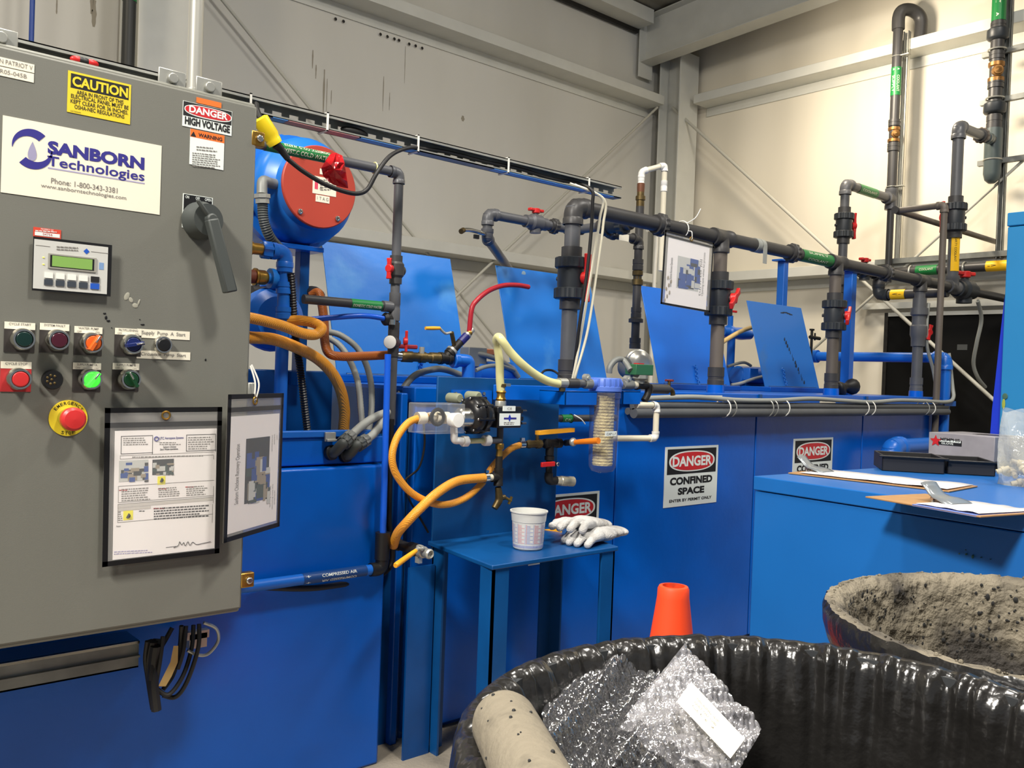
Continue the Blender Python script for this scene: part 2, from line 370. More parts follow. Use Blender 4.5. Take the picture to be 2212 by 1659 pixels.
def p_path(par, pts, r, m=PVC, em=None, name='pipe', ends=True):
    pts = [V(p) for p in pts]; n = len(pts)
    for i in range(n-1): p_pipe(par, pts[i], pts[i+1], r, m, name)
    for i in range(1, n-1): p_elbow(par, pts[i], pts[i-1]-pts[i], pts[i+1]-pts[i], r, em or m)
def ties(mb, p, a, r, m=WHITE, w=0.005, tail=None):
    a = unit(a); mb.lathe(V(p)-a*w/2, a, [(0, r), (0, r*1.08+.001), (w, r*1.08+.001), (w, r)], m, 18)
    if tail: mb.tube([V(p), V(p)+V(tail)*.5, V(p)+V(tail)], .0018, m, 6)
def hose(name, label, pts, r, m, cat='hose', group=None, n=14, sub=10, corr=None, **k):
    return solo(MB().tube(pts, r, m, n, sub, corr=corr), name, label, cat, group, **k)
FACE = -_f   # roughly towards the viewer, for sleeves on pipes
# ================================================================ the building
YW, XW = 5.8, 7.1
WALLM = mat('insulation_facing', (206, 204, 196), 0.62, var=0.05, scale=1.3, stretch=(1, 1, .25))
wave_bump(WALLM, 0.62, 0.035, 'DIAGONAL', 0.55, 3, 5.0)
WALLR = mat('insulation_facing_end', (222, 215, 198), 0.62, var=0.04, scale=1.3, stretch=(1, 1, .25))
wave_bump(WALLR, 0.55, 0.03, 'Y', 0.5, 3, 5.0)
GIRT = mat('white_steel', (206, 206, 198), 0.45, var=0.04)
DECK = mat('roof_deck', (128, 124, 112), 0.6, var=0.1, scale=2); wave_bump(DECK, 1.6, 0.03, 'Y', 0.7, 0, 0.0)
FLOORM = mat('concrete_floor', (140, 132, 118), 0.7, var=0.18, scale=7, bump=0.2, bscale=90)
struct(MB().boxp((-6, -6, -.1), (XW+.2, YW+.2, 0), FLOORM), 'floor', 'grey concrete floor')
wall_b = struct(MB().boxp((-6, YW, 0), (XW+.2, YW+.15, 6.2), WALLM), 'wall_back', 'long wall faced with white insulation sheet')
struct(MB().boxp((XW, -6, 0), (XW+.15, YW, 6.2), WALLR), 'wall_right', 'end wall faced with white insulation sheet')
rz = lambda y: 4.70+(YW-y)*0.05
mb = MB(); mb.prism([(-6, YW, rz(YW)), (-6, -6, rz(-6)), (-6, -6, rz(-6)+.1), (-6, YW, rz(YW)+.1)], (XW+6.2, 0, 0), DECK); struct(mb, 'ceiling', 'metal roof deck seen from below')
def zgirt(name, label, axis, zw, a, b, holes=()):
    mb = MB(); t = .012; fl = .085; d = .21
    if axis == 'X':
        mb.boxp((a, YW-.001, zw), (b, YW-t, zw-fl), GIRT); mb.boxp((a, YW, zw), (b, YW-d, zw+t), GIRT); mb.boxp((a, YW-d, zw), (b, YW-d-t, zw+fl), GIRT)
        for px, py in holes:
            p = pY(px, py, YW-d-t-.001) if py < 0 else pY(px, py, YW-t-.001)
            mb.cyl(p, p-V((0, .002, 0)), .012, IRON, 10)
    else:
        mb.boxp((XW-.001, a, zw), (XW-t, b, zw-fl), GIRT); mb.boxp((XW, a, zw), (XW-d, b, zw+t), GIRT); mb.boxp((XW-d, a, zw), (XW-d-t, b, zw+fl), GIRT)
    return struct(mb, name, label, bevel=.004)
zgirt('wall_girt', 'upper steel girt along the long wall', 'X', 3.845, -6, 6.72, [(725,41), (742,46), (822,74), (837,79), (852,84), (862,87), (884,95), (898,99), (912,104)])
zgirt('wall_girt', 'lower steel girt along the long wall', 'X', 2.115, -6, 6.72)
zgirt('wall_girt', 'upper steel girt along the end wall', 'Y', 3.845, -6, 5.35)
zgirt('wall_girt', 'lower steel girt along the end wall', 'Y', 2.115, -6, 5.35)
# corner column (H section) and its rafter
mb = MB(); cx, cy = 6.90, 5.55
mb.boxp((cx-.14, cy-.13, 0), (cx+.14, cy-.115, 4.35), GIRT); mb.boxp((cx-.14, cy+.115, 0), (cx+.14, cy+.13, 4.35), GIRT); mb.boxp((cx-.008, cy-.12, 0), (cx+.008, cy+.12, 4.35), GIRT)
struct(mb, 'steel_column', 'white steel column in the corner', bevel=.003)
mb = MB(); X0 = 6.62
zb = lambda y: 4.26+(YW-y)*0.04
zt = lambda y: rz(y)-.02
for (xa, xb) in ((X0-.006, X0+.006),): mb.prism([(xa, YW-.05, zb(YW)), (xa, -6, zb(-6)), (xa, -6, zt(-6)), (xa, YW-.05, zt(YW))], (xb-xa, 0, 0), GIRT)
mb.prism([(X0-.09, YW-.05, zb(YW)-.012), (X0-.09, -6, zb(-6)-.012), (X0-.09, -6, zb(-6)), (X0-.09, YW-.05, zb(YW))], (.18, 0, 0), GIRT)
mb.prism([(X0-.09, YW-.05, zt(YW)-.012), (X0-.09, -6, zt(-6)-.012), (X0-.09, -6, zt(-6)), (X0-.09, YW-.05, zt(YW))], (.18, 0, 0), GIRT)
mb.boxp((X0-.1, YW-.06, zb(YW)-.15), (X0+.1, YW-.045, zt(YW)), GIRT)
struct(mb, 'roof_rafter', 'white steel rafter running along the end wall', bevel=.003)
mb = MB(); mb.boxp((-6, YW-.02, 4.52), (6.5, YW-.05, 4.56), IRON); mb.boxp((-6, YW-.02, 4.56), (6.5, YW-.24, 4.69), GIRT); struct(mb, 'eave_strut', 'eave strut with a dark gap under it')
# column of the long wall behind the grey control cabinet
a = pY(300, 60, 5.4).x; b = pY(432, 60, 5.4).x
mb = MB(); mb.boxp((a, 5.42, 0), (b, 5.405, 4.6), GIRT); mb.boxp((a, 5.76, 0), (b, 5.745, 4.6), GIRT); mb.boxp(((a+b)/2-.007, 5.42, 0), ((a+b)/2+.007, 5.75, 4.6), GIRT)
struct(mb, 'steel_column', 'white steel column of the long wall', bevel=.003)
# brace rods
RODM = mat('brace_rod_white', (190, 188, 176), 0.5)
def rod(label, p, q, r=.011):
    return tag(MB().cyl(p, q, r, RODM, 10).build('brace_rod', None, off=min((p, q), key=lambda t: t.z)), label, 'brace rod', 'wall brace rods', 'structure')
e = lambda p, q, t: p+(q-p)*t
p, q = pY(480, 0, 5.68), pY(1075, 735, 5.68); rod('long wall brace rod slanting down from behind the grey cabinet to the corner', e(p, q, -.25), e(p, q, 1.3))
p, q = pY(1420, 232, 5.62), pY(985, 640, 5.62); rod('long wall brace rod slanting up to the corner column', p, e(p, q, 1.7))
p, q = pX(1452, 232, 6.86), pX(2140, 858, 6.86); rod('end wall brace rod slanting down from the corner column past the black door', p, e(p, q, 1.1), .014)
p, q = pX(2212, 345, 6.86), pX(1745, 765, 6.86); rod('end wall brace rod slanting up to the green labelled wall pipe', e(p, q, -.2), e(p, q, 1.25))
# black door in the end wall
DOORB = mat('black_door', (9, 9, 9), 0.7, var=0.15, spec=.2)
PL = Plane((XW-.03, 0, 0), (0, -1, 0))
c = PL.at(1921, 684); d1 = MB().boxp((XW-.03, c.y, 0), (XW-.001, c.y-1.9, c.z), DOORB).build('door_1'); d1['kind'] = 'structure'; d1['label'] = 'black double door in the end wall'
mb = MB(); mb.boxp((XW-.05, c.y+.03, 0), (XW-.002, c.y, c.z+.03), IRON); mb.boxp((XW-.05, c.y, c.z), (XW-.002, c.y-1.9, c.z+.03), GIRT); mb.build('door_frame', d1)
mb = MB(); PL.rect(mb, (2068, 744), (2090, 756), mat('grey_patch', (70, 72, 72), 0.4), .002); mb.build('grey_patch', d1)  # small grey rectangle laid on the door face
# white trim over the door
p = PL.at(1921, 655); struct(MB().boxp((XW-.09, p.y+.2, p.z), (XW-.001, p.y-2.2, p.z-.05), GIRT), 'trim_1', 'white ledge over the black door')
# drip stains on the long wall
STN = mat('drip_stain', (150, 143, 128), .7); rn = random.Random(11)
for px, y0, y1, w in ((676, 108, 148, 2), (683, 140, 170, 2), (701, 150, 245, 2.5), (707, 170, 240, 1.5), (716, 195, 225, 1.2), (829, 165, 240, 1.3), (842, 200, 238, 1.2), (204, 0, 58, 5), (199, -10, 30, 4), (123, 0, 30, 2), (876, 100, 180, 1), (1000, 250, 262, 6)):
    p, q = pY(px, y0, YW-.001), pY(px-(y1-y0)*.03, y1, YW-.001); k = p.y/F; n = 6; pts = []
    for i in range(n+1): t = i/n; c = p.lerp(q, t); ww = w*k*(.4+.6*math.sin(PI*(.15+.8*t)))*rn.uniform(.6, 1.1); pts.append((c-V((ww, 0, 0)), c+V((ww, 0, 0))))
    MB().rings([[a, b] for a, b in pts], STN, closed=False, cap0=False, cap1=False).build('drip_stain', wall_b)['kind'] = 'structure'
# ================================================================ grey control cabinet
YD = 2.0
PD = Plane((0, YD, 0), (1, 0, 0)); E = PD.at
xr = E(539, 780).x; xl = xr-0.93; zt_ = E(545, 228).z; zbm = E(515, 1316).z
enc = thing('control_cabinet', 'grey steel control cabinet covered in push buttons and warning labels', 'cabinet', ((xl+xr)/2, YD+.12, zbm))
MB().boxp((xl, YD+.018, zbm-.012), (xr+.004, YD+.24, zt_+.012), GREYD).build('body', enc, bevel=.006)
door = MB().boxp((xl+.004, YD+.016, zbm), (xr, YD, zt_), GREYE).build('door', enc, bevel=.005)
# scuffs on the door
mb = MB()
for x, y, w, h in ((226,677,5,3),(229,686,4,7),(234,693,6,4),(241,708,2,2),(308,701,7,3),(212,785,4,3),(444,777,3,5),(302,690,2,2)):
    c = E(x, y, .0006); k = c.y/F*1.05; MB().ell(c, (w*k*.6, .0008, h*k*.6), BLACK, n=8, k=5).build('paint_chip', door)

SCUFF = mat('door_scuff', (156, 154, 140), 0.6)
mb = MB()
for x, y, w, h, r in ((274,640,5,9,.4),(283,648,4,6,-.5),(292,660,6,5,.2),(300,653,2,7,.3)):
    c = E(x, y, .0005); k = c.y/F; MB().ell(c, (w*k, .0004, h*k), SCUFF, Matrix.Rotation(r, 3, 'Y'), n=10, k=6).build('scuff_mark', door)

def lab(name, a, b, m, par=enc, fn=None, label=None, off=.0012):
    mb = MB(); PD.rect(mb, a, b, m, off)
    if fn: fn(mb)
    o = mb.build(name, par)
    if label: o['label'] = label
    return o
T = lambda mb, t, a, b, m=TXT, bold=0.03, off=.0018: PD.text(mb, t, a, b, m, off, bold)
def lines(mb, pl, x0, x1, y0, y1, n, m, seed=1, sk=0.0, off=.0018, th=.45):
    """rows of print too small to read, as broken strokes"""
    rn = random.Random(seed); dy = (y1-y0)/n
    for i in range(n):
        yy = y0+(i+.5)*dy; x = x0; end = x0+(x1-x0)*rn.uniform(.72, 1)
        while x < end-1:
            w = min(rn.uniform(2.5, 8), end-x); s = sk*(x-x0)
            pl.rect(mb, (x, yy-dy*th/2+s), (x+w, yy+dy*th/2+s), m, off, .0003); x += w+1.6
lab('name_label', (-60, 109), (75, 128), PAPERW, fn=lambda mb: T(mb, 'SANBORN PATRIOT V', (-50, 115), (71, 125), TXTG, 0))
lab('name_label', (-60, 130), (74, 150), PAPERW, fn=lambda mb: T(mb, 'MR05-045B', (-12, 146), (58, 155), TXTG, 0))
def f(mb):
    PD.rect(mb, (153, 158), (279, 189), TXT, .0016, .0004); T(mb, 'CAUTION', (156, 163.5), (277, 186), SIGNY, .035, .0022)
    for t, a, b in (('AREA IN FRONT OF THIS', (165, 195), (267, 203.5)), ('ELECTRICAL PANEL MUST BE', (153, 202.5), (278, 211)), ('KEPT CLEAR FOR 36 INCHES.', (152, 213.5), (277, 222)), ('OSHA-NEC REGULATIONS', (160.5, 225.6), (269, 235))):
        c, w, h = PD.box4(a, b); mb.text(t, c+PD.n*.0018, PD.u, PD.v, w, .0085, TXT, .012)
    T(mb, 'ELECTROMARK', (152, 238), (175, 241), TXT, 0)
lab('caution_label', (147, 152), (284, 242), SIGNY, fn=f, label='yellow caution label')
def f(mb):
    T(mb, 'SANBORN', (103, 303), (313, 332), TXTB, .05); T(mb, 'Technologies', (102, 336), (313, 364), TXTB, .016)
    PD.rect(mb, (103, 361), (313, 364), TXTL, .0016, .0003)
    c = E(70, 322, .0018); r0 = .036; u, v, n = PD.u, PD.v, PD.n
    def arc(a0, a1, ro, ri0, shift, m):
        A = []; B = []
        for i in range(25):
            t = i/24; a = R_(a0+(a1-a0)*t); q = ri0(t)
            A.append(c+u*math.cos(a)*ro+v*math.sin(a)*ro+shift); B.append(c+u*math.cos(a)*q+v*math.sin(a)*q+shift)
        mb.add(A+B, [(i, 25+i, 26+i, i+1) for i in range(24)], m)
    arc(48, 190, r0, lambda t: r0*(.52+.46*t*t), v*.004-u*.001, TXTB); arc(228, 372, r0, lambda t: r0*(.52+.46*t*t), -v*.004+u*.001, TXTB)
    pts = [c-v*.004+u*(.0112*math.sin(t)*math.sin(t/2)**1.3)+v*(.0195*math.cos(t)) for t in [2*PI*i/28 for i in range(28)]]
    mb.add(pts, [tuple(reversed(range(28)))], mat('drop_print', (150, 146, 176), .6))
    T(mb, 'Phone: 1-800-343-3381', (110, 384), (254, 396), TXTG, .006); T(mb, 'www.sanborntechnologies.com', (88, 396), (273, 407), TXTG, .006)
lab('maker_sign', (6, 249), (351, 416), PAPERW, fn=f, label='cream maker sign with blue lettering')
def oval(mb, pl, a, b, m, off, n=36, e=2.6):
    c, w, h = pl.box4(a, b); pts = []
    for i in range(n):
        t = 2*PI*i/n; cs, sn = math.cos(t), math.sin(t)
        pts.append(c+pl.n*off+pl.u*(w/2*math.copysign(abs(cs)**(2/e), cs))+pl.v*(h/2*math.copysign(abs(sn)**(2/e), sn)))
    mb.add(pts, [tuple(range(n))], m)
def f(mb):
    PD.rect(mb, (396, 218), (501, 249), TXT, .0014, .0003); oval(mb, PD, (398, 221), (501, 247), SIGNW, .0019); oval(mb, PD, (400, 223), (499, 245), SIGNR, .0022); T(mb, 'DANGER', (408, 227), (492, 242.5), SIGNW, .035, .0026)
    T(mb, 'HIGH VOLTAGE', (399, 251), (497, 268), TXT, .045)
lab('danger_label', (395, 217), (502, 272), SIGNW, fn=f, label='red and white danger label')
lab('voltage_label', (424, 210), (478, 222), ORANGE, fn=lambda mb: T(mb, '480 VOLTS', (437, 214), (466, 219), TXTR), label='small orange label', off=.002)
def f(mb):
    PD.rect(mb, (411, 278), (485, 295), ORANGE, .0014, .0003); T(mb, 'WARNING', (428, 287), (480, 295.5), TXT, .03); T(mb, '!', (417, 285), (419, 292), TXT, .03)
    c = E(418, 290, .0016); mb.add([c+V((-.0065, 0, -.005)), c+V((.0065, 0, -.005)), c+V((0, 0, .0065))], [(0, 1, 2)], TXT)
    lines(mb, PD, 424, 470, 314, 326, 2, TXTG, 3, .1); lines(mb, PD, 415, 478, 328, 360, 7, TXTG, 4, .1)
lab('warning_label', (411, 278), (485, 355), SIGNW, fn=f, label='orange topped warning label')
# disconnect switch
def f(mb):
    for t, a, b in (('ON', (400, 422), (408, 428)), ('OFF', (422, 425), (431, 431)), ('OPEN', (442, 428), (456, 434))): T(mb, t, a, b, SIGNW, .01)
sw = lab('disconnect_switch', (397, 419), (458, 490), BLACK, fn=f); mb = MB(); PD.rect(mb, (395, 417.5), (460, 491.5), SIGNW, .0008); mb.build('plate_edge', sw)
h0 = E(430, 478, 0); h1 = h0+V((.006, -.042, 0))
MB().lathe(h0, h1-h0, [(0, .043), (.018, .043), (.03, .038), (.042, .036), (.042, .0)], DKGREY, 32).build('hub', sw)
mb = MB(); tip = E(492, 632, .05); up = E(424, 432, .048); d = unit(tip-h1); sd = d.cross(V((0, -1, 0))).normalized(); o_ = V((0, -.012, 0))
mb.prism([h1-sd*.013+o_*0, h1+sd*.013, tip+sd*.014, tip-sd*.014], V((0, -.026, 0)), DKGREY)
mb.prism([h1-sd*.006, h1+sd*.006, up+sd*.004, up-sd*.004], V((0, -.014, 0)), DKGREY); mb.cyl(h1, h1+V((0, -.024, 0)), .012, DKGREY)
mb.build('lever', sw, bevel=.004)
# operator display
pn = lab('operator_display', (69, 511), (239, 628), BLACK, off=.012); HMI = mat('hmi_face', (196, 196, 190), .45)
PH = Plane((0, YD-.012, 0), (1, 0, 0))
mb = MB(); PH.rect(mb, (74, 516), (234, 623), HMI, .001)
lines(mb, PH, 122, 176, 530, 541, 2, TXTG, 5, .06); PH.rect(mb, (77, 529), (108, 530), TXTG, .0014, .0003); PH.rect(mb, (196, 543), (234, 544), TXTG, .0014, .0003)
c = PH.at(187, 543, .0016); mb.add([c+V((-.006, 0, 0)), c+V((0, 0, -.006)), c+V((.006, 0, 0)), c+V((0, 0, .006))], [(0, 1, 2, 3)], mat('key_blue', (36, 84, 180), .4))
PH.rect(mb, (214, 567), (224, 582), mat('key_pale_blue', (120, 150, 190), .4), .0014, .0003); mb.build('face', pn)
mb = MB(); PH.rect(mb, (104, 547), (208, 579), mat('hmi_bezel', (150, 148, 138), .4), .003, .003); mb.build('screen_bezel', pn)
mb = MB(); PH.rect(mb, (108, 550.5), (203, 576), BLACK, .0034, .0004); PH.rect(mb, (112, 552), (199, 575), LCD, .0038, .0004); mb.build('screen', pn)
mb = MB()
for i in range(5):
    x = 96+i*25
    PH.rect(mb, (x, 588+i*2.2), (x+18, 600+i*2.2), TXT if i == 4 else WHITE, .0028, .002)
    PH.rect(mb, (x-1, 603+i*2.2), (x+18, 615+i*2.2), mat('key_blue', (36, 84, 180), .4) if i == 4 else mat('key_dark', (60, 66, 74), .4), .0028, .002)
mb.build('keypad', pn)
mb = MB(); LED = mat('led_amber', (220, 210, 90), .4, emit=(230, 220, 80), estr=.8)
for y in (556, 571): mb.ell(PH.at(94, y, .0015), (.0022, .001, .0014), LED, n=8, k=6)
mb.build('indicator_light', pn)
def f(mb): T(mb, 'PROPERTY OF', (88, 493), (115, 496.5), SIGNW, 0); PD.rect(mb, (75, 500), (129, 508), SIGNW, .0016, .0003); lines(mb, PD, 76, 130, 496, 500, 1, SIGNW, 5, .08); T(mb, '04756', (92, 503), (113, 508), TXTR, 0)
lab('asset_sticker', (72, 490), (132, 511), mat('sticker_red', (206, 70, 50), .5), fn=f)
# pilot devices
def pilot(px, py, plate, cap, kind, text=None, nm='push_button', L=.034, r=.0205, knob=None, marks=False):
    k = E(px, py).y/F*1.02
    if plate is not None:
        mb = MB(); c = E(px-2, py-4, 0); w = .0555; mb.slab(c+PD.n*.0015, PD.u, PD.v, w, .060, .0015, plate)
        mb.slab(c+PD.n*.0019+PD.v*.0235, PD.u, PD.v, w, .014, .001, PAPERW)
        if text: mb.text(text, c+PD.n*.0024+PD.v*.0265, PD.u, PD.v, w*.72, .0048, TXTG, .01)
        if marks:
            mb.text('OFF', c+PD.n*.0024+PD.v*.0195-PD.u*.018, PD.u, PD.v, .009, .004, TXTG, 0); mb.text('ON', c+PD.n*.0024+PD.v*.0195+PD.u*.018, PD.u, PD.v, .008, .004, TXTG, 0)
        o = mb.build(nm, enc)
    else: o = MB().lathe(E(px, py, 0), PD.n, [(0, r), (.004, r), (.006, r*.9)], CHROME, 28).build(nm, enc)
    c = E(px, py, 0)
    mb = MB().lathe(c, PD.n, [(0, r*1.02), (L*.35, r*1.02), (L*.4, r*1.1), (L*.85, r*1.05), (L, r*.96), (L, r*.8), (L*.8, r*.78)], CHROME, 28, caps=False); mb.build('bezel', o)
    top = c+PD.n*(L*.86)
    mb = MB().lathe(top-PD.n*.004, PD.n, [(0, r*.8), (.005, r*.8), (.009, r*.7), (.0095, 0)], cap, 24)
    if kind == 'sel':
        d = V((math.cos(R_(knob)), 0, math.sin(R_(knob)))); mb.box(top+PD.n*.012, (r*1.75, .016, r*.36), cap, Matrix.Rotation(-R_(knob), 3, 'Y'))
        mb.box(top+PD.n*.0205+d*r*.45, (r*.8, .0015, r*.16), CHROME, Matrix.Rotation(-R_(knob), 3, 'Y'))
    mb.build('cap' if kind != 'sel' else 'selector_knob', o, bevel=.001); return o
GRN0 = mat('dark_green_cap', (18, 44, 40), .3); MAR = mat('maroon_lens', (70, 26, 40), .25); ORC = mat('orange_lens', (206, 94, 34), .3)
BLC = mat('dark_blue_knob', (26, 38, 92), .3); GRL = mat('lit_green_lens', (60, 210, 60), .3, emit=(70, 235, 60), estr=1.0); GRK = mat('dark_green_knob', (20, 62, 36), .3); RDC = mat('red_cap', (198, 46, 46), .4)
LPB = mat('legend_black', (50, 46, 44), .5); LPR = mat('legend_red', (176, 44, 46), .5)
pilot(44, 733, LPB, GRN0, 'push', 'CYCLE START'); pilot(119, 735, LPB, MAR, 'push', 'SYSTEM FAULT'); pilot(192, 741, LPB, ORC, 'sel', 'WATER PUMP', knob=60, nm='selector_switch', marks=True)
pilot(278, 744, LPB, BLC, 'sel', 'FILT/FLUSHING', knob=12, nm='selector_switch', marks=True); pilot(36, 818, LPR, RDC, 'push', 'CYCLE STOP'); pilot(189, 819, LPB, GRL, 'sel', 'SUPPLY PUMP 1A', knob=55, nm='selector_switch', marks=True); pilot(273, 819, LPB, GRK, 'sel', 'SUPPLY PUMP B', knob=120, nm='selector_switch', marks=True)
pilot(349, 745, None, BLACK, 'push', L=.016, r=.0185)
mb = MB().lathe(E(112, 820, 0), PD.n, [(0, .0205), (.006, .0205), (.012, .0185), (.012, 0)], BLACK, 30)
for i in range(7):
    a = i*.9; mb.ell(E(112, 820, .0125)+V((math.cos(a)*.009*(i > 0), 0, math.sin(a)*.009*(i > 0))), (.0025, .0008, .0025), BRASSD, n=8, k=5)
mb.build('alarm_horn', enc)
c = E(147, 903, 0); mb = MB().lathe(c, PD.n, [(0, .0375), (.002, .0375), (.002, 0)], SIGNY, 40)
for t, a0, sg in (('EMERGENCY', 90, -1), ('STOP', -90, 1)):
    for i, ch in enumerate(t):
        a = R_(a0+sg*(i-(len(t)-1)/2)*13); dr = V((math.cos(a), 0, math.sin(a))); tg = V((math.sin(a), 0, -math.cos(a)))*(-sg)
        mb.text(ch, c+PD.n*.0026+dr*.0315, tg, dr*(-sg), .0052, .0065, TXT, .01)
es = mb.build('emergency_stop', enc); es['label'] = 'red mushroom button on a yellow disc'
MB().lathe(c, PD.n, [(0, .021), (.024, .021), (.026, .018)], CHROME, 28).build('collar', es)
MB().lathe(c+PD.n*.024, PD.n, [(0, .018), (.006, .0240), (.02, .0240), (.025, .019), (.027, 0)], RDC, 28).build('mushroom_head', es)
lab('text_strip', (296, 710), (410, 729), PAPERW, fn=lambda mb: T(mb, 'Supply  Pump  A  Start', (306, 714), (400, 724), TXTG, .012), label='label strip with four words')
lab('text_strip', (295, 756.5), (411, 774), PAPERW, fn=lambda mb: T(mb, 'Circuation  Pump  Start', (304, 760.5), (401, 769.5), TXTG, .012), label='label strip with three words')
for y in (297, 1255):
    p = E(546 if y < 500 else 523, y, 0); mb = MB(); mb.box(p+V((.014, .01, 0)), (.034, .022, .036), BRASS); mb.cyl(p+V((.016, 0, 0)), p+V((.016, -.01, 0)), .0085, CHROME, 12); mb.build('door_clamp', enc, bevel=.003)
p = E(541, 840, 0); MB().box(p+V((.004, .008, 0)), (.02, .02, .03), STEEL).build('padlock_hasp', enc, bevel=.003)
mb = MB()
for px in (8, 382, 462):
    p = E(px, 88+.236*px, 0); mb = MB(); mb.box(p+V((0, .03, .012)), (.062, .006, .045), STEEL); mb.cyl(p+V((0, .03, .014)), p+V((0, .018, .014)), .012, STEEL, 12); mb.build('mounting_ear', enc, bevel=.002)
# conduit rising from the cabinet top
p0 = pY(419, 188, 2.12); p1 = pY(423, -40, 2.12); p1 = V((p0.x, p0.y, p0.z+.6)); solo(MB().cyl(p0-V((0, 0, .02)), p1, .0175, EMT, 24).lathe(p0-V((0, 0, .02)), (0, 0, 1), [(0, .023), (.012, .023), (.014, .0175)], STEEL, 20), 'conduit', 'shiny vertical metal conduit rising from the top of the grey control cabinet', 'conduit')
# ---- document holders
def holder(name, label, pl, a, b, tab, draw, ph=None, m_in=PAPER, fw=.011, hang=None):
    """black edged clear sleeve: frame, sheet, cover film, grommet"""
    c, w, h = pl.box4(a, b); root = thing(name, label, 'document holder', c-pl.v*h/2, None)
    mb = MB(); TL = c-pl.u*w/2+pl.v*h/2
    q = lambda u0, v0, u1, v1, m, off, th=.002: mb.slab(TL+pl.u*(u0+u1)/2-pl.v*(v0+v1)/2+pl.n*off, pl.u, pl.v, abs(u1-u0), abs(v1-v0), th, m)
    q(0, 0, fw, h, BLACK, .003); q(w-fw, 0, w, h, BLACK, .003); q(0, 0, w, fw, BLACK, .003); q(0, h-fw, w, h, BLACK, .003); q(0, tab, w, tab+fw, BLACK, .003)
    mb.build('frame', root)
    mb = MB(); q(0, 0, w, h, mat('sleeve_backing', (150, 146, 140), .35, alpha=.35), 0, .0008); mb.build('back_sheet', root)
    mb = MB(); draw(mb, pl); mb.build('sheet', root)
    mb = MB(); q(fw, fw, w-fw, h-fw, mat('sleeve_film', (235, 235, 235), .10, alpha=.07, spec=.9), .0032, .0004); mb.build('cover_film', root)
    g = TL+pl.u*w*(hang if hang else .5)-pl.v*(tab*.55); MB().torus(g+pl.n*.0035, pl.n, .0085, .0022, BRASS, 20, 8).build('grommet', root)
    return root, TL, w, h, g
def photo(mb, pl, a, b, cols, off=.0018, seed=1, n=5):
    """a small printed snapshot: patches of colour"""
    rn = random.Random(seed); pl.rect(mb, a, b, cols[0], off, .0003)
    for i in range(n*len(cols)):
        x0 = rn.uniform(a[0], b[0]-2); y0 = rn.uniform(a[1]+(b[1]-a[1])*.1*(i % 4), b[1]-2)
        x1 = min(b[0], x0+rn.uniform(.1, .4)*(b[0]-a[0])); y1 = min(b[1], y0+rn.uniform(.08, .35)*(b[1]-a[1]))
        pl.rect(mb, (x0, y0), (x1, y1), cols[1+i % (len(cols)-1)], off+.0001+.00002*i, .0002)
PB1 = mat('print_blue', (36, 72, 140), .6); PB2 = mat('print_dark', (46, 50, 52), .6); PB3 = mat('print_sand', (150, 138, 118), .6); PB4 = mat('print_pale', (190, 190, 184), .6); PB5 = mat('print_green', (52, 70, 66), .6); PYL = mat('print_yellow', (236, 226, 50), .6); PGR = mat('print_grey', (196, 190, 182), .7)
pl1 = Plane((0, YD-.012, 0), (1, 0, .01), (-.012, 0, 1))
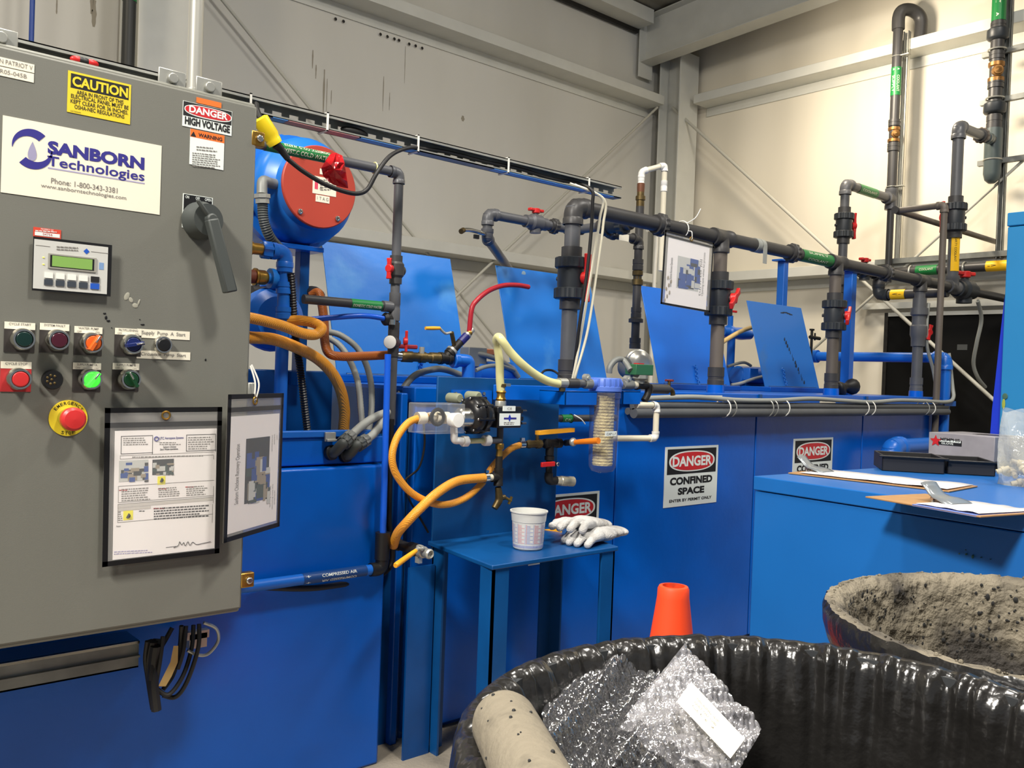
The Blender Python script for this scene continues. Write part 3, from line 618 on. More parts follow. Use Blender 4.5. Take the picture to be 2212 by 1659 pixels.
def draw1(mb, pl):
    pl.rect(mb, (248, 931), (468, 1209), PAPER, .001, .0008); o = .0014
    def fr(x0, y0, x1, y1, m=TXT, t=1.1):
        pl.rect(mb, (x0, y0), (x1, y0+t), m, o, .0002); pl.rect(mb, (x0, y1-t), (x1, y1), m, o, .0002); pl.rect(mb, (x0, y0), (x0+t, y1), m, o, .0002); pl.rect(mb, (x1-t, y0), (x1, y1), m, o, .0002)
    fr(261, 942, 330, 981); lines(mb, pl, 266, 322, 945, 963, 4, TXTG, 7, -.02, o); fr(402, 939, 466, 975); lines(mb, pl, 406, 462, 943, 972, 6, TXTG, 9, -.02, o)
    pl.text(mb, 'UTC Aerospace Systems', (344, 944), (396, 951), TXTB, o, .02); c = pl.at(338, 948, o); mb.torus(c, pl.n, .0045, .0012, TXTB, 14, 6)
    lines(mb, pl, 344, 392, 954, 962, 2, TXTG, 3, 0, o); pl.text(mb, 'Sanborn Chiclone', (352, 963), (380, 968), TXT, o, .01); pl.text(mb, 'Zero Waste operations', (345, 969), (384, 974), TXT, o, .03)
    fr(259, 984, 461, 992, TXTG, .7); lines(mb, pl, 285, 440, 985, 990, 1, TXTG, 2, -.02, o)
    photo(mb, pl, (257, 995), (320, 1041), (PB4, PB1, PB2, PB3), o, 4); photo(mb, pl, (329, 993), (375, 1026), (PB2, PB5, PB4, PB3), o, 5)
    pl.rect(mb, (340, 1029), (357, 1047), PYL, o, .0003); mb.cyl(pl.at(348, 1037, o), pl.at(348, 1037, o+.0004), .005, TXT, 14)
    fr(255, 1050, 461, 1086, TXTG, .8); lines(mb, pl, 262, 330, 1055, 1084, 6, TXTG, 12, -.06, o); lines(mb, pl, 342, 392, 1053, 1075, 5, TXTG, 13, -.06, o); lines(mb, pl, 402, 452, 1050, 1072, 5, TXTG, 14, -.06, o)
    for x, y in ((257, 1057), (341, 1054), (400, 1050)): lines(mb, pl, x, x+22, y, y+4, 1, TXTR, 3, 0, o)
    pl.rect(mb, (255, 1089), (460, 1097), PGR, o, .0002); pl.rect(mb, (255, 1098), (325, 1104), PGR, o, .0002); fr(254, 1089, 459, 1129, TXTG, .8); lines(mb, pl, 332, 452, 1096, 1124, 5, TXT, 15, -.06, o)
    lines(mb, pl, 331, 360, 1096, 1101, 1, TXTR, 3, 0, o); lines(mb, pl, 300, 316, 1102, 1106, 1, TXT, 3, 0, o)
    pl.rect(mb, (266, 1104), (287, 1124), PYL, o, .0003); mb.cyl(pl.at(276, 1114, o), pl.at(276, 1114, o+.0004), .0055, TXT, 14); lines(mb, pl, 255, 264, 1104, 1126, 5, TXTG, 3, 0, o)
    pl.text(mb, 'Note:', (251, 1135), (261, 1139), TXT, o, 0); lines(mb, pl, 246, 340, 1190, 1199, 2, TXTL, 21, -.05, o)
    s = [pl.at(*q, .0016) for q in ((375, 1183), (385, 1178), (388, 1170), (392, 1177), (397, 1172), (400, 1179), (406, 1170), (410, 1178), (416, 1171), (424, 1176), (436, 1174), (455, 1170))]; mb.tube(s, .0006, TXT, 5, 5)
    pl.rect(mb, (358, 1182), (380, 1183), TXT, o, .0002)
r1, TL, w, h, g = holder('document_holder', 'black edged document holder with a printed work sheet, flat on the grey cabinet door', pl1, (226, 881), (479, 1224), .032, draw1)
pl2 = Plane((xr+.002, 1.984, 0), (.206, .135, .0), (-.0, 0, 1))
def draw2(mb, pl):
    pl.rect(mb, (499, 900), (603, 1152), PAPER, .001, .0008); o = .0014
    photo(mb, pl, (531, 948), (582, 1088), (PB2, PB5, PB1, PB3, PB4), o, 8, 8)
    pl.text(mb, 'Sanborn Chiclone Recovery Operation', (509, 960), (520, 1090), TXTG, o, .004, rot=1)
    for x, y0, y1 in ((586, 940, 975), (591, 938, 960), (596, 940, 950), (582, 1050, 1096), (587, 1046, 1100), (591, 1060, 1090)): pl.text(mb, 'operating note line', (x, y0), (x+3, y1), TXTG, o, 0, rot=1)
r2, TL, w, h, g = holder('document_holder', 'black edged document holder hanging on a string past the cabinet edge', pl2, (492, 852), (611, 1170), .03, draw2, hang=.45)
top = E(541, 790, .012); MB().tube([g, (g+top)/2+V((.006, -.004, 0)), top], .0022, WHITE, 8).tube([g+V((.004, 0, .002)), (g+top)/2+V((.016, -.002, 0)), top+V((.003, 0, .002))], .0022, WHITE, 8).build('hanging_string', r2)
# wireway and cable tangle under the cabinet
p = pY(300, 1400, 2.13); zt2, zb2 = pY(300, 1383, 2.13).z, pY(300, 1441, 2.13).z
mb = MB(); mb.boxp((xl-.3, 2.13, zb2), (p.x, 2.134, zt2), STEELD); mb.boxp((xl-.3, 2.13, zb2), (p.x, 2.22, zb2+.004), STEELD); mb.boxp((xl-.3, 2.125, zt2-.006), (p.x, 2.22, zt2), CHROME); mb.boxp((xl-.3, 2.12, (zt2+zb2)/2-.006), (p.x, 2.13, (zt2+zb2)/2-.001), STEELD)
solo(mb, 'wireway', 'long dull metal wireway fixed below the grey control cabinet', 'wireway')
cb = thing('cable_bundle', 'tangled black cables hanging under the grey control cabinet', 'cables', pY(345, 1510, 2.1))
Q = lambda x, y, Y=2.1: pY(x, y, Y)
for i, pts in enumerate([((330,1385),(322,1430),(328,1480),(336,1530)),((342,1380),(334,1430),(332,1480),(338,1534)),((352,1375),(345,1430),(335,1490),(334,1520)),((318,1385),(314,1430),(326,1490)),((418,1350),(414,1400),(395,1460),(365,1500),(340,1490)),((430,1348),(428,1400),(405,1470),(380,1505),(352,1502)),((392,1352),(388,1400),(375,1455),(352,1490)),((372,1356),(350,1395),(332,1420),(325,1470)),((402,1352),(396,1405),(384,1445)),((336,1395),(330,1450),(334,1510))]):
    MB().tube([Q(x, y, 2.1+.012*math.sin(i*2+k)) for k, (x, y) in enumerate(pts)], .0055 if i not in (0, 1, 9) else .012, RUB, 8).build('cable', cb)
mb = MB(); mb.tube([Q(440,1345), Q(467,1358), Q(471,1385), Q(450,1412), Q(428,1415), Q(405,1405)], .004, STEEL, 8); mb.build('bare_wire', cb)
mb = MB(); mb.rings([[Q(x-w, y, 2.085), Q(x+w, y, 2.085), Q(x+w, y+1, 2.088), Q(x-w, y+1, 2.088)] for x, y, w in ((380, 1395, 5), (376, 1430, 8), (362, 1460, 9), (350, 1482, 8))], TAN); mb.build('paper_tag', cb)
mb = MB(); mb.boxp(Q(402, 1368, 2.15), Q(445, 1372, 2.17), STEEL); mb.boxp(Q(410, 1372, 2.15), Q(440, 1392, 2.17), STEEL); mb.build('strut_clip', cb)
# ================================================================ long blue tank
YT = 2.34; ZT = 1.142
PT = Plane((0, YT, 0), (1, 0, 0)); TT = PT.at
seam = [TT(x, 1000).x for x in (1331, 1630, 1860)]; xe = TT(2034, 930).x; x0 = seam[0]-.97
tank = thing('coolant_tank', 'long blue steel coolant tank with four raised hatch lids and hazard signs', 'tank', ((x0+xe)/2, 2.9, 0))
YB = 3.45
edges = [x0]+seam+[xe]
for i in range(4):
    a, b = edges[i]+.004, edges[i+1]-.004
    MB().boxp((a, YT, .02), (b, YT+.03, ZT-.03), BLUE).build('front_panel', tank, bevel=.004)
MB().boxp((x0, YT+.028, .0), (xe, YB, ZT-.012), BLUED).build('shell', tank)
mb = MB(); mb.boxp((x0-.01, YT-.012, ZT-.05), (xe+.01, YT+.06, ZT), BLUE); mb.build('top_rail', tank, bevel=.004)
MB().boxp((x0, YT+.055, ZT-.012), (xe, YB, ZT), BLUE).build('deck', tank)
MB().boxp((x0-.055, YT-.005, 0), (x0-.03, YT+.05, ZT-.02), BLUE).build('end_rib', tank, bevel=.004)
for sx in seam: MB().box((sx, YT-.016, ZT-.024), (.02, .01, .045), BLUED).build('joint_bolt', tank)
# hatch lids
YL = 2.95; ZL = ZT+.028
LS = [(1.708, 2.335), (2.594, 3.207), (3.60, 4.225), (4.575, 5.185)]
SCR = mat('lid_chipped', (150, 176, 190), .6); RUST = mat('rust_streak', (44, 52, 66), .6)
def lidmat(i): return [BLUEL, BLUEL, mat('lid_blue', (20, 110, 212), .36, var=.05), mat('lid_blue_worn', (34, 108, 188), .36, col2=(84, 110, 120), lo=.62, hi=.85, scale=4)][i]
for i, (a, b) in enumerate(LS):
    MB().boxp((a-.02, YL-.05, ZT), (b+.03, YL+.22, ZL), BLUE).build('hatch_frame', tank, bevel=.003)
    dY, dZ = .15, .515; nrm = V((0, -dZ, dY)).normalized()
    P0 = V((a, YL, ZL)); mb = MB(); mb.slab(V(((a+b)/2, YL+dY/2, ZL+dZ/2)), V((1, 0, 0)), V((0, dY, dZ)), b-a, 1.0, .005, lidmat(i))
    # slab uses unit-length sides scaled by w, h, so give it the true height
    mb = MB(); hgt = math.hypot(dY, dZ); mb.slab(V(((a+b)/2, YL+dY/2, ZL+dZ/2)), V((1, 0, 0)), V((0, dY, dZ)).normalized(), b-a, hgt, .005, lidmat(i))
    lid = mb.build('hatch_lid', tank, bevel=.0015)
    MB().cyl((a+.04, YL+.004, ZL), (b-.04, YL+.004, ZL), .007, BLUED, 10).build('hinge', lid)
    cpt = lambda u, v, off=.004: V((a+(b-a)*u, YL+dY*v, ZL+dZ*v))+nrm*off
    if i in (0, 2, 3):
        u0, v0, v1 = {0: (.62, .02, .14), 2: (.52, .0, .20), 3: (.36, .02, .22)}[i]
        mb = MB(); n = 9
        for k in range(n):
            p = cpt(u0+.008*math.sin(k), v1+(v0-v1)*(k+.5)/n, .008); mb.torus(p, (1, 0, .3) if k % 2 else (0, -1, .2), .0075, .0022, BLUEL if i else BLUE, 12, 6)
        mb.build('chain', lid)
    if i == 3:
        mb = MB()
        for k in range(14): mb.ell(cpt(.53+.2*k/14+.008*math.sin(k*3), .56-.55*k/14, .0004), (.006+.004*math.sin(k), .0004, .022), RUST, n=8, k=5)
        lid2 = mb.build('stain', lid); lid2['kind'] = 'stuff'
        mb = MB()
        for k in range(5): mb.ell(cpt(.60+.04*k, .90+.01*math.sin(k), .0004), (.022, .0004, .006), RUST, n=8, k=5)
        q = mb.build('stain', lid); q['kind'] = 'stuff'
    if i == 1: MB().ell(cpt(.27, .955, .0005), (.014, .0006, .014), SCR, n=7, k=5).build('chipped_paint', lid)
# signs
def danger(name_lab, a, b, crop=None):
    mb = MB(); c, w, h = PT.rect(mb, a, b, SIGNW, .002, .002); u, v, n = PT.u, PT.v, PT.n
    at = lambda x, y, o: c+u*(x*w)+v*(y*h)+n*o
    mb.slab(at(0, .25, .0026), u, v, w*.92, h*.42, .0005, TXT)
    for s, m, o in ((1.0, SIGNW, .0032), (.93, SIGNR, .0037)):
        pts = []
        for i in range(40):
            t = 2*PI*i/40; cs, sn = math.cos(t), math.sin(t)
            pts.append(at(.43*s*math.copysign(abs(cs)**.85, cs), .25+.175*(s if s == 1 else .88)*math.copysign(abs(sn)**.85, sn), o))
        mb.add(pts, [tuple(range(40))], m)
    mb.text('DANGER', at(0, .25, .0042), u, v, w*.74, h*.175, SIGNW, .035)
    mb.text('CONFINED', at(0, -.075, .0026), u, v, w*.80, h*.13, TXT, .05); mb.text('SPACE', at(0, -.25, .0026), u, v, w*.5, h*.12, TXT, .05); mb.text('ENTER BY PERMIT ONLY', at(0, -.40, .0026), u, v, w*.80, h*.05, TXT, .03)
    return mb
for a, b in (((1437, 966), (1551, 1097)), ((1714, 948), (1799, 1062)), ((1160, 1072), (1294, 1211))):
    o = danger('', a, b).build('danger_sign', tank)
for a, b in (((1512, 853.5), (1560, 862)), ((1771, 862), (1805, 870))):
    mb = MB(); P2 = Plane((0, YT-.014, 0), (1, 0, 0)); P2.rect(mb, a, b, PAPERW, .001, .001); P2.text(mb, 'T2 CLEAN TANK', (a[0]+4, a[1]+2), (b[0]-4, b[1]-2.5), TXTG, .0015); mb.build('tank_label', tank)
for a, b in (((1141, 1208), (1168, 1222)), ((1213, 1196), (1285, 1206))):
    mb = MB(); PT.rect(mb, a, b, SIGNW, .002, .001); mb.build('paper_strip', tank)
# conduits strapped along the tank front
yc = YT-.045
cd = thing('conduit_bundle', 'bundle of grey conduits strapped along the front rim of the blue tank', 'conduit', pY(1700, 885, yc))
c0 = pY(1385, 872, yc); c1 = pY(2028, 885, yc); z = ZT-.028
for dz, r, y in ((-.026, .016, yc), (-.056, .020, yc-.006), (-.05, .014, yc+.026)): MB().cyl((c0.x-.05, y, z+dz), (xe-.05, y, z+dz), r, mat('tank_conduit', (84, 86, 88), .5, var=.1), 16).build('conduit', cd)
pts = [(c0.x+.02, yc-.004, z+.002)]+[(c0.x+.02+(xe-.12-c0.x)*k/9, yc-.012, z+.004+.007*math.sin(k*1.9)) for k in range(1, 9)]+[(xe-.1, yc-.02, z+.004), (xe-.01, yc-.02, z+.03), (xe+.02, yc, z+.10), (xe+.02, yc+.03, z+.3)]
MB().tube(pts, .011, GFLEX, 10).build('cable', cd)
for px in (1562, 1575, 1655, 1665, 1690, 1862, 1876, 1993, 2006):
    X = pY(px, 880, yc).x; MB().torus((X, yc, z-.035), (1, 0, 0), .040, .0028, STEEL if px % 2 else WHITE, 20, 6).build('strap', cd)
# ================================================================ overhead header of grey pipe on four risers
YP = 2.42; rp = .0305
hp = thing('pipe_header', 'grey plastic pipe header on four risers with red handled valves above the tank', 'pipe', (pY(1640, 850, YP).x, YP, ZT))
R1 = pY(1233, 600, YP).x; R2 = pY(1553, 640, YP).x; R3 = pY(1801, 700, YP).x; R4 = pY(1983, 740, YP).x
ZH = pY(1233, 442, YP).z; ZH2 = pY(1985, 607, YP).z; ZH = (ZH+ZH2)/2
xh = lambda px: pY(px, 540, YP).x
HX = xh(2070)
p_pipe(hp, (R1, YP, ZH), (HX, YP, ZH), rp, PVCD)
p_elbow(hp, (R1, YP, ZH), (1, 0, 0), (0, 0, -1), rp, PVCD)
for px in (1424, 1712, 1916): p_union(hp, (xh(px), YP, ZH), (1, 0, 0), rp, PVCD, L=.9, f=1.6)
for i, (X, vpx, vpy, h, hand) in enumerate(((R1, 1237, 602, (.25, -1, 0), (0, 0, 1)), (R2, 1556, 645, (.4, -.9, 0), (.9, .4, .5)), (R3, 1791, 680, (.4, -.9, 0), (.9, .4, .5)))):
    m = PVC if i == 0 else PVCB
    zv = pY(vpx, vpy, YP).z
    p_pipe(hp, (X, YP, ZT), (X, YP, ZH), rp, m)
    if i: p_tee(hp, (X, YP, ZH), (1, 0, 0), (0, 0, -1), rp, PVCD)
    p_valve(hp, (X, YP, zv), (0, 0, 1), h, rp, hand, HL=3.0)
    p_coupling(hp, (X, YP, ZT+.065), (0, 0, 1), .10, rp, PVCD)
    if i: MB().lathe((X, YP, ZT), (0, 0, 1), [(0, rp*1.35), (.035, rp*1.3)], BLUE, 20).build('stub', hp)
p_tee(hp, (R4, YP, ZH), (1, 0, 0), (0, 0, -1), rp, PVCD)
p_pipe(hp, (R4, YP, ZT), (R4, YP, ZH), rp, PVC); z = pY(1980, 690, YP).z
MB().lathe((R4, YP, z-.16), (0, 0, 1), [(0, rp), (0, rp*1.3), (.05, rp*1.35), (.07, rp*1.6), (.12, rp*1.6), (.13, rp*1.3), (.18, rp*1.3), (.19, rp*1.65), (.23, rp*1.65), (.23, rp*1.3), (.29, rp*1.3), (.29, rp)], PVC, 22).build('check_valve', hp)
p_coupling(hp, (R4, YP, ZT+.065), (0, 0, 1), .10, rp, PVC); MB().lathe((R4, YP, ZT), (0, 0, 1), [(0, rp*1.35), (.035, rp*1.3)], BLUE, 20).build('stub', hp)
# label sleeve and tape
mb = MB(); pt, L = mb.wrap((xh(1727), YP, ZH), (xh(1792), YP, ZH), rp+.001, GREENL, FACE, 120); mb.wraptext(pt, 'COOLANT', L*.15, L*.8, 35, 22, PAPERW, rp+.0018); mb.wraptext(pt, 'SUPPLY', L*.15, L*.8, -25, 22, PAPERW, rp+.0018); mb.build('pipe_label', hp, flat=True)
for px in (1632, 1641):
    p = V((xh(px), YP, ZH)); mb = MB(); mb.lathe(p-V((.018, 0, 0)), (1, 0, 0), [(0, rp+.001), (0, rp+.003), (.03, rp+.003), (.03, rp+.001)], GFLEX, 20)
    if px == 1641: mb.boxp((p.x-.018, YP-.034, ZH-.085), (p.x+.012, YP-.031, ZH), GFLEX)
    mb.build('tape_wrap', hp)
# valve at the far end of the header and pipe on to the wall
pv = V((xh(2095), YP, ZH))
p_smallvalve(hp, (HX+.12, YP, ZH), (1, 0, 0), (0, 0, 1), rp*1.3, (1, -.3, 0), m=NUT, HL=1.9)
p_pipe(hp, (HX, YP, ZH), (6.86, YP, ZH), rp*.9, PVCD)
# tied document holder hanging from the header
PHH = Plane((0, YP-.052, 0), (1, 0, -.035), (.035, 0, 1))
def draw3(mb, pl):
    pl.rect(mb, (1444, 512), (1534, 660), PAPER, .001, .0008); o = .0014
    photo(mb, pl, (1464, 552), (1512, 622), (PB4, PB1, PB2, PB1, PB4), o, 6, 8)
    pl.text(mb, 'Sanborn Chiclone Recovery Operation', (1448, 556), (1455, 620), TXTG, o, .004, rot=1); pl.text(mb, 'Opening tank valves for process', (1519, 545), (1525, 640), TXTG, o, 0, rot=1); pl.text(mb, 'turn to fill', (1512, 560), (1517, 640), TXTG, o, 0, rot=1)
    for k in range(7): mb.ell(pl.at(1436+k % 3*4+k*1.2, 648-k*8, .0022), (.005, .0008, .009), PB3, n=7, k=5)
r3, TL, w, h, g = holder('document_holder', 'black edged document holder tied to the overhead grey pipe header', PHH, (1436, 497), (1543, 658), .016, draw3, fw=.008, hang=.52)
mb = MB(); mb.torus((g.x, YP, ZH), (1, .1, 0), rp+.006, .0024, WHITE, 22, 6); mb.tube([(g.x, YP-.036, ZH-.01), g+V((0, -.004, .03)), g+V((.004, -.004, 0))], .002, WHITE, 6); mb.tube([(g.x, YP-.03, ZH+.025), (g.x+.03, YP-.05, ZH+.05), (g.x+.05, YP-.06, ZH+.09)], .002, WHITE, 6); mb.build('zip_tie', r3)
# blue posts
def post(label, px, ptop, Y, zb, plate=True):
    X = pY(px, ptop, Y).x; z1 = pY(px, ptop, Y).z
    t = thing('pipe_support', label, 'pipe support', (X, Y, zb), 'blue pipe supports')
    MB().boxp((X-.026, Y-.026, zb), (X+.026, Y+.026, z1-.012), BLUEP).build('post', t, bevel=.003); MB().boxp((X-.075, Y-.04, z1-.012), (X+.075, Y+.04, z1), BLUEP).build('top_plate', t, bevel=.002)
post('blue square post standing beside the third riser, under the header', 1838, 582, 2.56, ZT); post('blue square post rising behind the last hatch lid', 1692, 562, 3.3, ZT)
solo(MB().tube([pY(1806, 842, 2.5), pY(1825, 836, 2.48), pY(1845, 835, 2.47)], lambda t: .034+.012*math.sin(t*9), RUB, 12).ell(pY(1812, 846, 2.5), (.05, .04, .03), RUB), 'rag', 'dark crumpled rag lying on the tank by the blue post foot', 'rag')
# blue return pipe at the tank end
rb = .031; xb = xe+.12; zb_ = pY(2044, 773, 2.32).z
bp_ = thing('blue_return_pipe', 'blue pipe crossing the far tank end and turning down beside the black door', 'pipe', (xb, 2.3, 0))
pe = V((pY(2044, 773, 2.32).x, 2.32, zb_))
p_path(bp_, [(pe.x, 3.3, zb_), pe, (pe.x, 2.32, 0)], rb, BLUEP); p_coupling(bp_, (pe.x, 3.22, zb_), (0, 1, 0), .10, rb, BLUEP, f=1.4)
MB().boxp((pe.x-.09, 2.28, ZT-.05), (pe.x+.07, 2.30, ZT-.02), BLUEP).build('bracket', bp_)
# ================================================================ blue sump unit under and behind the control cabinet
YS = 2.25
xs = pY(829, 1300, YS).x; zs1 = pY(680, 1011, YS).z; zs2 = pY(690, 930, YS+.03).z
su = thing('sump_unit', 'blue painted sump box standing behind and below the grey control cabinet', 'machine', (.6, 2.5, 0))
MB().boxp((-1.2, YS, 0), (xs, YS+.5, zs1), BLUE).build('lower_body', su, bevel=.008)
MB().boxp((-1.2, YS+.03, zs1+.004), (xs+.004, YS+.30, zs2-.02), BLUE).build('upper_box', su, bevel=.004)
MB().boxp((-1.2, YS+.022, zs2-.02), (xs-.05, YS+.045, zs2), BLUEP).build('rim_lip', su, bevel=.003)
q = pY(712, 944, YS+.02); mb = MB(); mb.boxp((q.x-.018, YS+.02, q.z-.012), (q.x+.016, YS+.012, q.z+.014), STEEL); mb.boxp((q.x-.016, YS+.012, q.z-.012), (q.x+.016, YS+.004, q.z-.005), STEEL); mb.build('clasp', su, bevel=.001)
zb0 = pY(700, 802, 2.72).z
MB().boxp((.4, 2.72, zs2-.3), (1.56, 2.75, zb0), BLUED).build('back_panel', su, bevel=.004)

MB().boxp((xs+.02, 2.36, 0), (x0-.01, 2.37, ZT-.15), BLUED).build('gap_shade_sheet', su)  # added dark sheet standing in for the shade inside the gap
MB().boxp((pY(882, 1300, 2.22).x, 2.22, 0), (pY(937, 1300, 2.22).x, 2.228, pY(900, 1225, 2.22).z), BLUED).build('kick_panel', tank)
# compressed air line along the front of the sump
ra = .0155; ya = YS-.035
al = thing('compressed_air_line', 'blue compressed air pipe running along the front of the sump box', 'pipe', pY(680, 1255, ya))
a = pY(530, 1254, ya); b = pY(806, 1243, ya); z = (a.z+b.z)/2
p_pipe(al, (a.x-.12, ya, z), (b.x, ya, z), ra, BLUEP)
mb = MB(); pt, L = mb.wrap((pY(652, 1250, ya).x, ya, z), (pY(788, 1250, ya).x, ya, z), ra+.0008, mat('label_blue', (20, 62, 120), .4), FACE, 120)
mb.wraptext(pt, 'COMPRESSED AIR', L*.27, L*.82, 34, 28, SIGNW, ra+.0014, flip=-1, bold=.01); mb.wraptext(pt, 'COMPRESSED AIR', L*.27, L*.82, -22, 30, SIGNW, ra+.0014, bold=.01)
for s_ in (34, -30): mb.wraptext(pt, '+', L*.03, L*.10, s_, 22, SIGNW, ra+.0014)
mb.build('pipe_label', al, flat=True)
vx = pY(826, 1190, ya).x
mb = MB(); mb.tube([(b.x-.01, ya, z), (vx-.01, ya, z), (vx, ya, z+.015), (vx, ya, z+.05)], ra*1.3, BLACK, 14); zj = pY(826, 1150, ya).z; mb.cyl((vx, ya, z+.03), (vx, ya, zj-.07), ra*1.15, BLACK); mb.cyl((vx, ya, zj-.08), (vx, ya, zj), ra*1.45, BLACK); mb.build('hose_fitting', al)
zt5 = pY(838, 765, ya).z
p_pipe(al, (vx, ya, zj-.01), (pY(838, 765, ya).x, ya, zt5), ra*.62, mat('air_tube', (20, 90, 210), .35), 'air_tube')
# black drain hose hanging behind the air line
hose('hose', 'thin black hose dropping behind the blue air tube beside the sump box', [pY(846, 905, 2.33), pY(843, 1000, 2.33), pY(840, 1120, 2.32), pY(838, 1230, 2.32), pY(700, 1268, 2.235), pY(560, 1268, 2.235)], .009, RUB, n=10)
# ---- motor with the red cover
mx = pY(692, 404, 2.55); mo = thing('motor', 'round blue motor with a flat rusty red end cover', 'motor', (mx.x, 2.75, mx.z-.19))
A = V((mx.x, 2.55, mx.z)); ay = V((0, 1, 0))
BLM = mat('motor_blue', (30, 112, 200), .33, var=.07)
MB().lathe(A, ay, [(0, 0), (0, .128), (.003, .131), (.010, .131), (.010, .0)], REDC, 48).build('end_cover', mo)
MB().lathe(A, ay, [(.011, .0), (.011, .128), (.045, .132), (.07, .158), (.085, .170), (.15, .172), (.16, .165), (.42, .165), (.43, 0)], BLM, 40).build('housing', mo)
mb = MB().lathe(A+ay*.17, ay, [(0, .165), (0, .192), (.03, .192), (.03, .165)], BLM, 40)
for k in range(8): a = R_(20+45*k); c = A+ay*.165+V((math.cos(a)*.181, 0, math.sin(a)*.181)); mb.cyl(c, c+ay*-.012, .0125, BLM, 10)
mb.build('flange', mo)
for a in (-55, 232, 55, 128): c = A+V((math.cos(R_(a))*.112, -.001, math.sin(R_(a))*.112)); MB().lathe(c, -ay, [(0, .0085), (.004, .0085), (.005, .005), (.002, .0045), (.002, 0)], CHROME, 14).build('cover_bolt', mo)
PM = Plane((0, 2.55, 0), (1, 0, 0))
mb = MB(); PM.rect(mb, (676, 379), (727, 417), PAPERW, .001); PM.rect(mb, (680, 385), (687, 408), mat('print_pink', (214, 70, 96), .6), .0014, .0003); lines(mb, PM, 691, 722, 386, 412, 5, TXTG, 3); PM.text(mb, 'A', (690, 402), (696, 408), TXT); mb.build('cover_label', mo)
mb = MB(); PM.rect(mb, (691, 364), (704, 376), PAPERW, .001); mb.build('cover_label', mo)
mb = MB(); PM.rect(mb, (682, 420), (712, 435), PAPERW, .001); PM.text(mb, '1 T A G', (685, 424), (709, 431), TXTG); mb.build('cover_label', mo)
c = PM.at(705, 507, -.15); MB().ell(c, (.012, .006, .012), BLACK).build('plug_hole', mo)
q0 = pY(600, 399, 2.60); q1 = pY(568, 392, 2.58); q2 = pY(566, 420, 2.57)
mb = MB(); mb.tube([q0, q0.lerp(q1, .5), q1, q2], .0165, STEELD, 14); mb.lathe(q0, q0-q1, [(0, .024), (.012, .024)], STEELD, 16); mb.build('conduit_elbow', mo)
q3 = pY(567, 440, 2.57); mb = MB(); mb.lathe(q2, q3-q2, [(0, .026), (.012, .026), (.013, .022), ((q3-q2).length, .022)], STEEL, 8); mb.build('conduit_nut', mo)
MB().tube([q3, pY(570, 478, 2.57), pY(585, 515, 2.58), pY(612, 545, 2.62)], .017, DKGREY, 14, corr=(.0035, .86)).build('flex_conduit', mo)
# post that carries it
px_ = pY(652, 600, 2.68); zt6 = A.z-.185; mb = MB(); mb.boxp((px_.x-.017, 2.66, zb0-.05), (px_.x+.017, 2.70, zt6), BLUED); mb.build('post', mo, bevel=.002)
MB().boxp((mx.x-.12, 2.62, zt6-.012), (mx.x+.06, 2.80, zt6+.004), BLUE).build('base_plate', mo, bevel=.002)
# ---- blue pump and its delivery pipe
pu = thing('blue_pump', 'blue centrifugal pump with upright blue delivery pipe behind the amber hoses', 'pump', pY(600, 850, 2.5))
c = pY(592, 690, 2.55); MB().lathe(c+V((0, -.03, 0)), ay, [(0, 0), (0, .07), (.02, .095), (.05, .10), (.08, .095), (.1, .06), (.2, .06), (.2, 0)], BLUEP, 32).build('volute', pu)
mb = MB(); n0 = pY(590, 618, 2.56); mb.cyl((n0.x, 2.56, c.z+.05), (n0.x, 2.56, n0.z), .022, BLUEP); mb.cyl((n0.x, 2.56, c.z+.1), (n0.x, 2.56, c.z+.115), .04, BLUEP); mb.build('outlet_neck', pu)
rv = .0195; vx2 = pY(613, 640, 2.44).x; zt7 = pY(613, 545, 2.44).z; zbv = pY(606, 860, 2.44).z
p_pipe(pu, (vx2, 2.44, zbv-.1), (vx2, 2.44, zt7), rv, BLUEP); p_elbow(pu, (vx2, 2.44, zt7), (-1, 0, 0), (0, 0, -1), rv, BLUEP)
for y in (575, 622, 676): p_coupling(pu, (vx2, 2.44, pY(613, y, 2.44).z), (0, 0, 1), .035, rv, BLUEP)
mb = MB(); mb.gear((vx2-.045, 2.44, zt7), (vx2-.075, 2.44, zt7), .022, .026, BLUEP, 6); mb.build('blue_nut', pu)
mb = MB(); mb.lathe((vx2-.075, 2.44, zt7), (-1, 0, 0), [(0, .017), (.03, .017), (.031, .021), (.05, .021), (.05, .016), (.16, .016)], BRASS, 18); mb.build('brass_nipple', pu)
c2 = pY(590, 602, 2.46); mb = MB(); mb.lathe(c2, (-1, 0, 0), [(-.03, .02), (0, .03), (.012, .03), (.013, .016), (.022, .016)], BLUEL, 20); mb.build('blue_cap', pu)
mb = MB(); mb.lathe(c2-V((.02, 0, 0)), (-1, 0, 0), [(0, .017), (.008, .022), (.03, .022), (.034, .026), (.04, .026), (.04, .019)], BRASS, 16); mb.build('brass_union', pu)
mb = MB(); mb.cyl(c2-V((.055, 0, 0)), c2-V((.25, 0, 0)), .02, mat('rust_pipe', (104, 52, 34), .6, var=.2)); mb.build('rusty_pipe', pu)
hose('hose', 'short black hose stub beside the blue pump, next to the cabinet edge', [pY(545, 630, 2.7), pY(562, 628, 2.7), pY(580, 622, 2.72)], .02, RUB, n=12)
